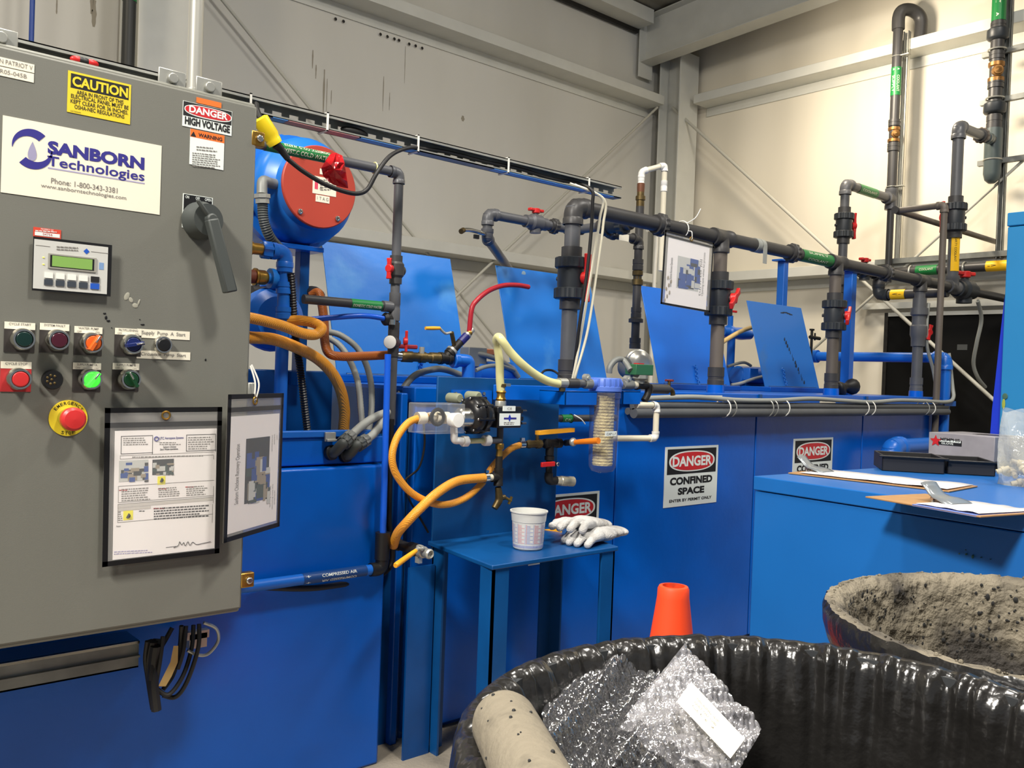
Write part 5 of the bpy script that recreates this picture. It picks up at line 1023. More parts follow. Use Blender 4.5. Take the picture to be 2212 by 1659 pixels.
# green labelled pipe behind the filter
yg = 2.30; gp = thing('drain_pipe', 'short grey pipe with a green sleeve between the back plate and the clear filter', 'pipe', pY(1240, 903, yg)); a_, b_ = pY(1196, 904, yg), pY(1330, 905, yg)
p_pipe(gp, a_, (b_.x, yg, a_.z), .013, PVCD); mb = MB(); pt, L = mb.wrap((pY(1211, 904, yg).x, yg, a_.z), (pY(1233, 904, yg).x, yg, a_.z), .0145, GREENL, FACE, 130); mb.wraptext(pt, 'CW', L*.2, L*.8, 20, 40, PAPERW, .015); mb.build('pipe_label', gp, flat=True)
mb = MB(); q = pY(1240, 896, yg-.016); mb.torus((q.x, yg, a_.z), (1, 0, 0), .0155, .002, IRON, 16, 6); mb.tube([q, pY(1255, 905, yg-.03), pY(1264, 916, yg-.03)], .002, WHITE, 6); mb.build('zip_tie', gp)
# ================================================================ valve cluster by the filter
yv = 2.17; QV = lambda x, y, Y=yv: pY(x, y, Y); zc9 = QV(1186, 958).z; XV = lambda x: QV(x, 958).x
vc = thing('valve_cluster', 'black pipe fittings with yellow, orange and red levers and a steel quick coupler', 'valve', QV(1186, 1045))
mb = MB(); mb.lathe((XV(1122), yv, zc9), ux, [(0, .0135), (.02, .0135)], CHROME, 18); mb.box((XV(1128), yv, zc9+.017), (.014, .01, .01), CHROME); mb.build('hose_clamp', vc)
MB().lathe((XV(1136), yv, zc9), ux, [(0, .011), (.01, .0145), (.02, .0145), (.022, .0125), (.045, .013), (.047, .016), (.065, .016), (.065, .01)], BRASSD, 8).build('ball_valve', vc)
mb = MB(); mb.cyl((XV(1160), yv, zc9), (XV(1160), yv, zc9+.03), .006, BRASSD); h_ = V((XV(1160), yv, zc9+.03)); t_ = V((XV(1214), yv-.05, zc9+.042)); mb.prism([h_+V((0, -.012, 0)), h_+V((0, .012, 0)), t_+V((0, .014, 0)), t_+V((0, -.010, 0))], (0, 0, .014), YELH); mb.build('yellow_lever', vc, bevel=.001)
mb = MB(); mb.lathe((XV(1176), yv, zc9), ux, [(0, .011), (.002, .0165), (.02, .0165), (.022, .0145), (.055, .0145), (.057, .0165), (.075, .0165), (.075, 0)], IRON, 18); mb.cyl((XV(1188), yv, zc9), (XV(1188), yv, zc9-.04), .0145, IRON); mb.cyl((XV(1188), yv, QV(1186, 967).z), (XV(1188), yv, QV(1186, 1030).z), .0115, IRON); mb.lathe((XV(1188), yv, QV(1186, 985).z), dn, [(0, .0165), (.014, .0165), (.016, .012)], IRON, 16); zq9 = QV(1186, 1034).z
mb.tube([(XV(1188), yv, zq9+.02), (XV(1188), yv, zq9), (XV(1192), yv, zq9-.008), (XV(1205), yv, zq9-.008)], .0145, IRON, 14); mb.build('black_cross', vc)
ml = MB(); ml.prism([(XV(1160), yv-.02, QV(1186, 1001).z-.008), (XV(1160), yv-.02, QV(1186, 1001).z+.008), (XV(1188), yv-.02, QV(1186, 1001).z+.009), (XV(1188), yv-.02, QV(1186, 1001).z-.007)], (0, -.010, 0), RED); ml.cyl((XV(1193), yv-.02, QV(1186, 1001).z), (XV(1193), yv-.034, QV(1186, 1001).z), .007, CHROME); ml.build('red_lever', vc, bevel=.002)
mb = MB(); q0 = V((XV(1202), yv, zq9-.008)); mb.lathe(q0, V((1, -.12, -.08)), [(0, .0115), (.008, .0155), (.022, .0155), (.024, .0175), (.05, .0175), (.052, .0165), (.062, .0175), (.078, .0175), (.08, .012), (.07, .009)], mat('coupler_steel', (186, 178, 156), .3, metal=.45), 22); mb.build('quick_coupler', vc)
mb = MB(); o0 = V((XV(1222), yv, zc9)); o1 = QV(1238, 955, yv-.06); mb.cyl(o0, o1, .011, IRON); mb.ell(o1, (.015, .012, .015), STEEL); mb.build('steel_valve', vc); mb = MB(); o2 = QV(1293, 952, yv-.17); mb.tube([o1+V((0, -.006, 0)), o1.lerp(o2, .4), o2], lambda t: .008+.003*t, mat('orange_lever', (224, 122, 24), .45), 10); mb.build('orange_lever', vc)
# valve behind the cup
bv = thing('drain_valve', 'dark drain valve with a yellow lever behind the plastic cup', 'valve', pY(1190, 1150, 2.26)); p = pY(1189, 1128, 2.25); MB().lathe(p+V((0, .09, 0)), (0, -1, 0), [(0, .014), (.05, .014), (.052, .02), (.085, .021), (.09, .012)], IRON, 18).build('valve_body', bv); mb = MB(); a_ = pY(1178, 1149, 2.2); b_ = pY(1214, 1148, 2.14); mb.prism([a_+V((0, 0, -.01)), a_+V((0, 0, .008)), b_+V((0, 0, .009)), b_+V((0, 0, -.009))], (0, .006, 0), YELH); mb.build('yellow_lever', bv)
# low valve with yellow lever pointing at the viewer
xq = 1.53; lv = thing('drain_valve', 'black drain valve with a long drooping yellow lever near the sump corner', 'valve', (xq, 2.15, .64)); zl_ = pX(925, 1196, xq).z
mb = MB(); mb.lathe((xq, 2.42, zl_), (0, -1, 0), [(0, .014), (.14, .014), (.142, .019), (.18, .019), (.182, .015), (.24, .016), (.242, .02), (.27, .02), (.272, .014), (.31, .014)], IRON, 16); mb.build('valve_body', lv); yq = 2.42-.31
MB().lathe((xq, yq+.02, zl_), (0, -1, 0), [(0, .017), (.02, .0175), (.022, .014), (.05, .015), (.055, .011), (.045, .008)], STEEL, 16).build('hose_tail', lv)
mb = MB(); mb.box((xq+.004, yq+.03, zl_-.022), (.012, .02, .03), STEEL); mb.build('wing_screw', lv)
r0_ = pX(908, 1182, xq-.02); mb = MB(); mb.torus(r0_, (0, -.3, 1), .009, .004, STEEL, 16, 8); a_ = pY(898, 1190, r0_.y-.01); b_ = pY(862, 1216, r0_.y-.06); c_ = pY(854, 1222, r0_.y-.07); mb.tube([r0_+V((-.008, 0, -.002)), a_], .006, STEEL, 10); mb.tube([a_, b_, c_], lambda t: .0065+.002*math.sin(t*3.1), YELH, 10); mb.build('yellow_lever', lv)
# ---- cup and gloves on the shelf
cc = pZ(1140, 1184, ZSH+.001); kd = (cc-V((0, 0, CAMH))).length; rb_, rt_ = .0455, .0555; hcup = .1165
cup = thing('plastic_cup', 'translucent plastic measuring cup with red and blue scales on the blue shelf', 'cup', cc)
prof = [(0, 0), (0, rb_-.004), (.004, rb_), (.025, rb_+.002), (hcup*.72, rt_-.0045), (hcup*.73, rt_-.003), (hcup-.005, rt_), (hcup-.004, rt_+.003), (hcup, rt_+.003), (hcup, rt_-.001), (hcup*.74, rt_-.005), (.006, rb_-.004), (.006, 0)]
MB().lathe(cc, (0, 0, 1), prof, CAPW, 40).build('cup_body', cup)
mb = MB(); CB = mat('cup_blue_print', (130, 140, 196), .6); CR = mat('cup_red_print', (206, 120, 132), .6)
rz_ = lambda z: rb_+.002+(rt_-.0045-rb_-.002)*(z-.025)/(hcup*.72-.025)+.0007
def patch(a0, a1, z0, z1, m):
    n = max(1, int((a1-a0)/8)); A = []
    for z in (z0, z1): A += [cc+V((math.cos(R_(a0+(a1-a0)*k/n))*rz_(z), math.sin(R_(a0+(a1-a0)*k/n))*rz_(z), z)) for k in range(n+1)]
    mb.add(A, [(k, k+1, n+2+k, n+1+k) for k in range(n)], m)
for c0_ in range(-230, -30, 30):
    for k in range(15):
        z = .022+.0038*k
        patch(c0_+2, c0_+(24 if k % 3 == 0 else 14), z, z+.0011, CB if (c0_//30) % 2 else CR)
    patch(c0_, c0_+1.2, .02, .08, CR); patch(c0_+26, c0_+27, .02, .08, CB)
for k in range(40): patch(-225+k*4.6, -225+k*4.6+2.2, .008, .016, CB)
mb.build('printed_scale', cup)
# gloves
def glove(name, label, base, ang, scale, fingers, mat_, tilt=0, up=0.0):
    M = Matrix.Rotation(ang, 3, 'Z') @ Matrix.Rotation(tilt, 3, 'Y'); B = V(base); mb = MB(); tf = lambda p: B+M @ (V(p)*scale)
    rot = M
    mb.ell(tf((0, 0, .019)), (.062*scale, .047*scale, .019*scale), mat_, rot, 20, 14); mb.ell(tf((.065, .004, .016)), (.045*scale, .038*scale, .016*scale), mat_, rot, 18, 12); mb.ell(tf((.098, .004, .015)), (.024*scale, .04*scale, .014*scale), mat_, rot, 18, 12); mb.ell(tf((-.02, .0, .028)), (.04*scale, .03*scale, .012*scale), mat_, rot, 16, 10)
    for (y, L, dx, dz) in fingers:
        pts = [tf((-.03, y*.8, .02)), tf((-.06, y, .022)), tf((-.06-L*.5, y*1.02, .017+dz)), tf((-.06-L, y*1.0+dx, .010))]
        P = smooth_path(pts, 6)
        mb.tube(pts, lambda t: (.0125-.0022*t)*scale, mat_, 12, 6); mb.ell(pts[-1], (.0105*scale,)*3, mat_, None, 12, 8)
    th = [tf((.01, .03, .016)), tf((-.02, .052, .018)), tf((-.05, .064, .014))]; mb.tube(th, lambda t: (.0135-.003*t)*scale, mat_, 12, 6); mb.ell(th[-1], (.0112*scale,)*3, mat_, None, 12, 8)
    return solo(mb, name, label, 'glove', None, None, remesh=.0026)
GB = pZ(1262, 1163, ZSH)
fs = [(-.036, .060, -.006, .004), (-.012, .072, -.002, .007), (.013, .070, .003, .006), (.036, .052, .010, .002)]
va = math.atan2(ray(1262, 1163).y, ray(1262, 1163).x)
gl1 = glove('work_glove', 'grey cloth work glove lying underneath on the blue shelf', GB+V((.01, -.055, 0)), .20, 1.2, [(-.034, .055, -.004, .003), (-.010, .062, 0, .006), (.014, .06, .002, .006), (.036, .045, .006, .002)], CLOTH)
gl2 = glove('work_glove', 'pale cloth work glove resting on top of the other glove beside the cup', GB+V((.005, .0, .026)), .36, 1.25, fs, CLOTH, tilt=.10)
# thin black cable behind the loop hose
hose('cable', 'thin black cable hanging behind the looped amber hose', [pY(914, 905, 2.3), pY(917, 960, 2.3), pY(905, 1010, 2.3), pY(875, 1040, 2.32), pY(885, 1080, 2.3), pY(905, 1115, 2.3), pY(925, 1150, 2.3)], .0035, RUB, cat='cable', n=8)
# ================================================================ brass valve line with the red hose
yb5 = 2.40; QB = lambda x, y, Y=yb5: pY(x, y, Y); bl0 = QB(868, 770); bz = bl0.z; XB = lambda x: QB(x, 770).x
bl = thing('brass_valve_line', 'grimy brass valve line with a branch carrying a short red hose', 'valve', QB(960, 800))
mb = MB(); mb.lathe((XB(853), yb5, bz), ux, [(0, .0165), (.012, .0165), (.012, .0158), (.02, .0158)], CHROME, 18); mb.build('hose_clamp', bl)
mb = MB(); kx = (XB(948)-XB(864))/.105; mb.lathe((XB(864), yb5, bz), ux, [(kx*a9, b9) for a9, b9 in ((0, .013), (.006, .019), (.03, .019), (.034, .016), (.05, .016), (.052, .019), (.066, .019), (.068, .016), (.08, .016), (.082, .0195), (.105, .0195), (.105, 0))], BRASSD, 10); mb.build('brass_body', bl)
mb = MB(); hz_ = QB(880, 749); mb.boxp((XB(856), yb5-.012, hz_.z-.007), (XB(898), yb5+.004, hz_.z+.007), mat('dark_red_grip', (150, 36, 44), .4)); mb.build('red_lever', bl, bevel=.004); MB().cyl((XB(909), yb5-.005, bz+.012), (XB(909), yb5-.005, bz+.034), .009, STEEL, 10).build('lever_bolt', bl)
t0 = V((XB(961), yb5, bz)); br = (QB(992, 714)-QB(955, 752)).normalized()
mb = MB(); mb.lathe(t0-ux*.024, ux, [(0, .013), (0, .021), (.012, .021), (.014, .018), (.034, .018), (.036, .021), (.048, .021), (.048, .01)], IRON, 18); b1_ = QB(955, 752); b1_.y = yb5; mb.lathe(t0, br, [(0, .016), (.02, .016), (.022, .0195), (.034, .0195), (.036, .0145), (.09, .0135)], IRON, 16); mb.gear(t0+br*.034, t0+br*.044, .02, .021, STEEL, 6); mb.build('tee', bl)
s0 = t0+br*.086; mb = MB(); mb.cyl(s0, s0+br*.036, .0145, NAVY); mb.build('blue_sleeve', bl); mb = MB(); mb.lathe(s0+br*.034, br, [(0, .0145), (.008, .0145), (.01, .011), (.012, .0095), (.035, .0095)], STEEL, 14); mb.gear(s0+br*.044, s0+br*.056, .0105, .011, BRASS, 6); mb.build('hose_tail', bl)
rp0 = s0+br*.05; MB().tube([rp0, QB(1019, 668), QB(1031, 648), QB(1056, 628), QB(1086, 617), QB(1117, 616), QB(1142, 620)], .0088, REDR, 14, 8).cyl(QB(1141, 620), QB(1143.2, 620.4), .0065, BLACK, 12).build('red_hose', bl)
mb = MB(); y0_, y1_, y2_, y3_ = QB(919, 709, 2.385), QB(950, 709, 2.385), QB(962, 720, 2.385), QB(974, 718, 2.385); mb.tube([y0_, y0_.lerp(y1_, .5), y1_], lambda t: .0055+.0012*math.sin(t*3), YELH, 10); mb.tube([y1_, y2_, y3_], .0045, STEEL, 8); mb.cyl(y3_-V((0, .004, 0)), t0+br*.055, .0075, BRASSD); mb.build('yellow_lever', bl)
c0_ = V((XB(978), yb5, bz-.004)); c1_ = V((XB(1010), yb5, bz-.004)); mb = MB(); mb.gear(c0_, c0_+ux*.02, .026, .027, BLUEP, 8); mb.tube([c0_+ux*.016, c1_-ux*.012, c1_+V((.004, 0, -.006)), c1_+V((.006, 0, -.03)), V((c1_.x+.006, yb5, ZT))], .0225, BLUEP, 16); mb.lathe(V((c1_.x+.006, yb5, ZT)), (0, 0, 1), [(0, .027), (.02, .027), (.022, .0225)], BLUEP, 18); mb.build('blue_elbow', bl)
# small motor and lines on the tank deck behind the stand
yk = 2.78; sm = thing('deck_motor', 'small blue motor with grey terminal box on the tank deck behind the pale hose', 'motor', (pY(1060, 800, yk).x, yk, ZT))
a_, b_ = pY(1022, 793, yk), pY(1108, 800, yk); zk = ZT+.055
MB().lathe((a_.x, yk, zk), ux, [(0, 0), (0, .03), (.01, .045), (b_.x-a_.x-.02, .045), (b_.x-a_.x, .03), (b_.x-a_.x, 0)], BLUEP, 22).build('motor_body', sm)
for f_ in (.25, .75): MB().boxp((a_.x+(b_.x-a_.x)*f_-.015, yk-.04, ZT), (a_.x+(b_.x-a_.x)*f_+.015, yk+.04, zk-.03), BLUEP).build('foot', sm)
a_, b_ = pY(1003, 765, yk), pY(1030, 751, yk); MB().boxp((a_.x, yk-.03, zk+.02), (b_.x+.03, yk+.03, b_.z), STEELD).build('terminal_box', sm, bevel=.003)
MB().tube([pY(1030, 764, yk-.02), pY(1050, 768, yk-.04), pY(1075, 777, yk-.05), pY(1105, 795, yk-.05), pY(1120, 815, yk-.05)], .0105, GFLEXD, 12).build('motor_conduit', sm)
MB().boxp(pY(1046, 766, yk+.05), pY(1066, 755, yk+.09), mat('copper_part', (170, 104, 70), .4, metal=.5)).build('copper_box', sm, bevel=.003)
hose('conduit', 'thin grey conduit running level along the tank deck behind the pale hose', [pY(1028, 800, 2.55), pY(1050, 792, 2.55), pY(1080, 790, 2.56), pY(1110, 800, 2.6)], .008, GFLEXD, cat='conduit', n=10)
a_ = pZ(1036, 812, ZT); b_ = pZ(1095, 813, ZT); 
solo(MB().boxp((pY(1033, 808, 2.46).x, 2.44, ZT+.002), (pY(1100, 808, 2.46).x, 2.50, ZT+.012), WHITE), 'white_strip', 'flat white plastic strip lying on the tank deck behind the stand plate', 'strip', bevel=.002)
hose('cable', 'thin dark cable arching over the tank deck at the foot of the first riser', [pY(1166, 812, 2.46), pY(1176, 801, 2.46), pY(1192, 800, 2.46), pY(1206, 808, 2.44), pY(1214, 818, 2.40)], .0045, RUB, cat='cable', n=8)
# ================================================================ second pipe run behind the header
r2_ = .0205
b2 = thing('branch_pipe', 'slimmer grey pipe branch behind the header with red handles and a small tap', 'pipe', (pY(1240, 500, 2.9).x, 2.9, ZT))
zJ = pY(1400, 476, YP+.01).z; cn = pZ(1240, 497, zJ); A1 = V((cn.x, YP, zJ)); J = V((pY(1400, 476, YP+.01).x, YP, zJ)); cn.y = cn.y
# run in depth from the header back to the corner, then along the tank to the left end
dv = (J-cn); k_ = V((J.x, J.y, zJ)); yc2 = cn.y; lft = pY(1054, 464, yc2)
p_pipe(b2, k_, cn, r2_); p_elbow(b2, cn, k_-cn, (-1, 0, 0), r2_); L1 = V((lft.x, yc2, zJ)); p_pipe(b2, cn, L1, r2_); p_elbow(b2, L1, (1, 0, 0), (0, 0, -1), r2_, PVC)
zl2 = pY(1052, 515, yc2).z; K = V((L1.x, yc2, zl2)); p_pipe(b2, L1, K, r2_); p_elbow(b2, K, (0, 0, 1), pY(1097, 572, 3.3)-K, r2_, PVC, k=1.9); en = pY(1118, 608, 3.42); p_pipe(b2, K, en, r2_, PVC)
p_smallvalve(b2, (pY(1157, 478, yc2).x, yc2, zJ), (1, 0, 0), (0, 0, 1), r2_, (1, 0, 0), m=PVC, HL=1.9); p_union(b2, (pY(1197, 486, yc2).x, yc2, zJ), (1, 0, 0), r2_, PVCD, L=1.1, f=1.7)
uu = k_+(cn-k_)*.44; p_valve(b2, uu, k_-cn, (0, 0, 1), r2_*1.12, hand=(1, 0, 0), HL=2.2)
tp = MB(); q = pY(1041, 503, yc2-.02); tp.cyl(V((L1.x, yc2, q.z)), q+V((-.01, 0, 0)), .010, CHROME, 12); tp.tube([q+V((-.01, 0, 0)), pY(1015, 497, yc2-.03), pY(1000, 497, yc2-.04)], .0085, CHROME, 10); tp.cyl(pY(1001, 497, yc2-.04), pY(996, 500, yc2-.05), .011, BRASSD, 10); tp.boxp(pY(1026, 506, yc2-.03), pY(1032, 517, yc2-.02), BLACK); tp.build('tap', b2)
# column with brass fittings down to the steel pump
y6 = 2.74; xc6 = pY(1377, 600, y6).x; z6 = lambda y: pY(1377, y, y6).z
cl = thing('fitting_column', 'upright column of grey pipe and brass fittings standing behind the header by the corner column', 'pipe', (xc6, y6, z6(752)))
p_pipe(cl, (xc6, y6, z6(445)), (xc6, y6, z6(752)), .0195, PVCD)
jl = pY(1318, 512, y6); jz = z6(517); p_elbow(cl, (xc6, y6, jz), (-1, 0, 0), (0, 0, -1), .0195, PVCD); xj = pY(1312, 512, y6).x; p_pipe(cl, (xj, y6, jz), (xc6, y6, jz), .0185, PVCD); p_elbow(cl, (xj, y6, jz), (1, 0, 0), (-.2, -1, .35), .019, NUT)
q = pY(1347, 507, y6-.024); MB().boxp((q.x-.03, y6-.026, q.z-.028), (q.x+.035, y6-.024, q.z+.004), PAPERW).build('paper_tag', cl)
for y, m, f_ in ((572, PVCD, 1.3), (676, PVCD, 1.25), (742, PVCD, 1.35)): p_coupling(cl, (xc6, y6, z6(y)), (0, 0, 1), .05, .0195, m, f=f_)
mb = MB(); mb.lathe((xc6, y6, z6(618)), (0, 0, 1), [(0, .018), (.005, .026), (.03, .026), (.032, .02), (.045, .02), (.05, .025), (.07, .025), (.07, .019)], BRASSD, 10); mb.build('brass_union', cl)
mb = MB(); mb.lathe((xc6, y6, z6(697)), (0, 0, 1), [(0, .0195), (0, .034), (.016, .034), (.02, .026), (.03, .0195)], PVCD, 20); mb.build('flange', cl)
mb = MB(); mb.lathe((xc6, y6, z6(446)), (0, 0, 1), [(0, .019), (.03, .019), (.032, .023), (.05, .023), (.052, .017), (.075, .017)], BRASSD, 10); mb.lathe((xc6, y6, z6(404)), (0, 0, 1), [(-.04, .016), (0, .018), (.02, .018), (.022, .013)], mat('rust_fitting', (112, 72, 52), .5, metal=.4), 10); mb.build('brass_fitting', cl)
wl = [V((xc6, y6, z6(398))), V((xc6, y6, z6(368))), pY(1436, 357, y6-.04)]; xr9 = pY(1432, 440, y6-.04); wl.append(V((wl[2].x, wl[2].y, pY(1428, 585, y6-.04).z)))
p_path(cl, wl, .0125, IVORY, WHITE, 'white_pipe'); p_coupling(cl, (wl[2].x, wl[2].y, pY(1434, 402, y6-.04).z), (0, 0, 1), .05, .0125, WHITE); p_coupling(cl, (xc6, y6, z6(390)), (0, 0, 1), .035, .0125, WHITE)
hose('conduit', 'white painted conduit bending down beside the corner column behind the header', [pY(1398, 497, 5.2), pY(1408, 498, 5.2), pY(1416, 506, 5.2), pY(1418, 530, 5.2), pY(1412, 640, 5.2), V((pY(1411, 700, 5.2).x, 5.2, 0))], .0165, WHITE, cat='conduit', n=10)
mp = thing('metal_pump', 'round bright metal pump head with a grey cast body behind the solenoid valve', 'pump', (pY(1375, 840, 2.62).x, 2.62, ZT)); c = pY(1385, 785, 2.6)
MB().lathe(c, V((-.45, -.9, .1)), [(-.07, 0), (-.07, .045), (-.05, .055), (-.035, .066), (-.025, .066), (-.022, .06), (-.005, .058), (.004, .045), (.012, .03), (.012, 0)], EMT, 36).build('pump_head', mp)
mb = MB(); mb.ell(pY(1350, 793, 2.58), (.035, .03, .045), STEELD); mb.boxp((c.x-.08, 2.56, ZT), (c.x+.06, 2.66, ZT+.03), STEELD); mb.cyl((c.x-.01, 2.64, ZT), (c.x-.01, 2.64, c.z), .03, STEELD); mb.build('cast_body', mp)
# ---- gear on the deck behind the hatch lids
y7 = 3.22; dm = thing('deck_motor', 'blue motor on the tank deck between the third and fourth hatch lids', 'motor', (pY(1622, 830, y7).x, y7, ZT)); a_, b_ = pY(1590, 810, y7), pY(1660, 812, y7)
MB().lathe((a_.x, y7, a_.z-.005), ux, [(0, 0), (0, .05), (.015, .062), (b_.x-a_.x, .062), (b_.x-a_.x, 0)], BLUEP, 24).build('motor_body', dm); MB().boxp((a_.x+.04, y7-.05, ZT), (b_.x-.04, y7+.05, a_.z-.05), BLUED).build('motor_base', dm); MB().boxp((a_.x+.0, y7-.10, a_.z-.03), (a_.x+.09, y7-.05, a_.z+.045), BLUEP).build('terminal_box', dm, bevel=.003)
hose('cable', 'dark cable leading to the blue motor between the third and fourth hatch lids', [pY(1572, 792, y7-.05), pY(1590, 786, y7-.06), pY(1608, 783, y7-.06), pY(1622, 790, y7-.06)], .009, GFLEXD, cat='cable', n=8); hose('conduit', 'pale conduit slanting down to the deck in front of the blue motor', [pY(1580, 832, y7-.1), pY(1600, 828, y7-.12), pY(1630, 818, y7-.12), pY(1655, 812, y7-.1)], .010, GFLEX, cat='conduit', n=8)
bc = thing('blue_manifold', 'blue cast manifold with a small red tap behind the third hatch lid', 'pipe', (pY(1590, 735, 3.3).x, 3.3, ZT)); a_, b_ = pY(1560, 716, 3.3), pY(1640, 726, 3.3); MB().lathe(a_, b_-a_, [(0, .03), (.05, .034), (.06, .045), (.09, .045), (.1, .035), (.2, .04), (.3, .03)], BLUEP, 18).cyl(pY(1577, 712, 3.3), pY(1578, 682, 3.3), .018, BLUEP).cyl((a_.x+.1, 3.3, ZT), (a_.x+.1, 3.3, a_.z), .025, BLUEP).build('casting', bc); MB().box(pY(1586, 673, 3.29), (.05, .012, .014), RED).build('red_lever', bc, bevel=.002)
hose('hose', 'pale yellow hose crossing from the second riser to behind the fourth hatch lid', [pY(1556, 742, 3.1), pY(1575, 730, 3.14), pY(1600, 716, 3.18), pY(1630, 706, 3.2), pY(1660, 705, 3.22)], .0135, mat('pale_yellow_hose', (222, 186, 116), .4), n=12)
q = pY(1750, 728, 3.15); solo(MB().cyl(q, q+V((.12, 0, -.004)), .012, IRON).cyl(q+V((.06, 0, -.02)), q+V((.06, 0, .03)), .006, IRON).box(q+V((.02, 0, .05)), (.03, .02, .012), IRON).cyl((q.x+.02, q.y, ZT), (q.x+.02, q.y, q.z+.05), .009, IRON), 'tap', 'small dark tap sticking out past the fourth hatch lid', 'tap')
# ================================================================ pipes on the end wall
def bronze(par, p, r, k=(-.7, -.7, 0)):
    k = unit(k); o = MB().lathe(V(p)-V((0, 0, r*1.6)), (0, 0, 1), [(0, r), (0, r*1.3), (r*.6, r*1.3), (r*.8, r*1.05), (r*2.4, r*1.05), (r*2.6, r*1.3), (r*3.2, r*1.3), (r*3.2, r)], BRONZE, 10).build('bronze_valve', par)
    MB().lathe(p, k, [(0, r*.9), (r*1.3, r*.9), (r*1.35, r*.7), (r*1.7, r*.7), (r*1.75, r*.35), (r*2, 0)], BRONZE, 18).build('cap', o); return o
X8 = 6.80; y8 = pX(1931, 290, X8).y; r8 = .037; z8 = lambda y: pX(1928, y, X8).z
w1 = thing('coolant_pipe', 'grey coolant pipe up the end wall with bronze valve and hooked top end', 'pipe', (X8, y8, z8(600)))
zt9 = z8(40); p_pipe(w1, (X8, y8, z8(440)), (X8, y8, zt9), r8, PVCD); p_pipe(w1, (X8, y8, z8(610)), (X8, y8, z8(440)), r8*.72, PVCD)
MB().tube([(X8, y8, zt9-.10), (X8, y8, zt9), (X8+.02, y8-.02, zt9+.05), (X8+.1, y8-.06, zt9+.06), (X8+.16, y8-.10, zt9), (X8+.16, y8-.10, zt9-.16)], r8*1.3, PVCD, 20, 10).build('return_bend', w1)
mb = MB(); f8 = V((-1, -.3, 0)); pt, L = mb.wrap((X8, y8, z8(149)), (X8, y8, z8(209)), r8+.002, GREENL, f8, 110)
for a9, t in ((-32, 'COOLANT'), (22, 'SUPPLY')): mb.wraptext(pt, t, L*.3, L*.88, a9, 30, PAPERW, r8+.003)
for a9 in (-30, 20): mb.wraptext(pt, '^', L*.05, L*.12, a9, 22, PAPERW, r8+.003, bold=.03)
mb.build('pipe_label', w1, flat=True)
p_coupling(w1, (X8, y8, z8(267)), (0, 0, 1), .05, r8, PVCD); bronze(w1, (X8, y8, z8(292)), r8*.95); p_coupling(w1, (X8, y8, z8(319)), (0, 0, 1), .06, r8, PVCD); p_tee(w1, (X8, y8, z8(430)), (0, 0, 1), (-1, 0, 0), r8, PVC)
for y in (125, 404): mb = MB(); mb.torus((X8, y8, z8(y)), (0, 0, 1), r8+.003, .004, STEEL, 20, 6); mb.boxp((X8-.02, y8-.10, z8(y)-.004), (X8+.02, y8-.03, z8(y)+.004), STEEL); mb.build('pipe_clip', w1)
el = pX(1826, 412, X8); xe2 = pY(1826, 412, y8); E2 = V((xe2.x, y8, z8(430))); rr2 = .034
p_pipe(w1, (X8, y8, E2.z), E2, rr2, PVC); p_elbow(w1, E2, (1, 0, 0), (0, 0, -1), rr2, PVC); zd = lambda y: pY(1822, y, y8).z; p_pipe(w1, E2, (E2.x, y8, zd(600)), rr2*.95, PVC); p_valve(w1, (E2.x, y8, zd(487)), (0, 0, 1), (.85, -.6, 0), rr2, HL=2.8)
mb = MB(); pt, L = mb.wrap((pY(1851, 420, y8).x, y8, E2.z), (pY(1889, 430, y8).x, y8, E2.z), rr2+.002, GREENL, FACE, 110); mb.wraptext(pt, 'COOLANT', L*.1, L*.9, 20, 26, PAPERW, rr2+.003); mb.build('pipe_label', w1, flat=True)
hx8 = pY(1858, 590, y8-.4); xlow = E2.x
p_smallvalve(w1, (E2.x, y8, zd(600)-.02), (0, 0, 1), (-.3, -1, 0), rr2*.9, (1, 0, 0), HL=2.0); p_pipe(w1, (E2.x, y8, 0), (E2.x, y8, zd(610)), rr2*.7, PVCD)
def strut(label, px, X, z0, z1, STEELD=STEELD):
    y = pX(px, 300, X).y; mb = MB(); mb.boxp((X, y-.021, z0), (X+.04, y-.018, z1), STEELD); mb.boxp((X, y+.018, z0), (X+.04, y+.021, z1), STEELD); mb.boxp((X+.037, y-.021, z0), (X+.04, y+.021, z1), STEELD)
    mb.boxp((X, y-.021, z0), (X+.003, y-.011, z1), STEELD); mb.boxp((X, y+.011, z0), (X+.003, y+.021, z1), STEELD); return solo(mb, 'wall_strut', label, 'strut', 'upright struts on the end wall')
strut('upright steel strut on the end wall behind the pipe with the return bend', 1948, 6.845, 2.2, z8(70), EMT); sx = pX(2166, 300, 6.84)
strut('upright slotted strut on the end wall behind the capped pipe', 2167, 6.835, 2.15, 5.2)
# capped pipe column with two unions
X9 = 6.77; y9_ = pX(2148, 250, X9).y; z9 = lambda y: pX(2150, y, X9).z; r9 = .045
w2 = thing('capped_pipe', 'thick grey pipe column on the end wall with unions, bronze valve and rounded bottom cap', 'pipe', (X9, y9_, z9(396)))
p_pipe(w2, (X9, y9_, z9(280)), (X9, y9_, z9(-60)), r9, PVCD); DG = mat('green_grey_pvc', (78, 88, 88), .35)
mb = MB(); pt, L = mb.wrap((X9, y9_, z9(-40)), (X9, y9_, z9(48)), r9+.002, GREENL, f8, 120); mb.wraptext(pt, 'COOLANT', L*.1, L*.6, 5, 40, PAPERW, r9+.003); mb.wraptext(pt, '^', L*.83, L*.92, 5, 20, PAPERW, r9+.003, bold=.03); mb.build('pipe_label', w2, flat=True)
p_coupling(w2, (X9, y9_, z9(58)), (0, 0, 1), .05, r9, PVCD, f=1.12)
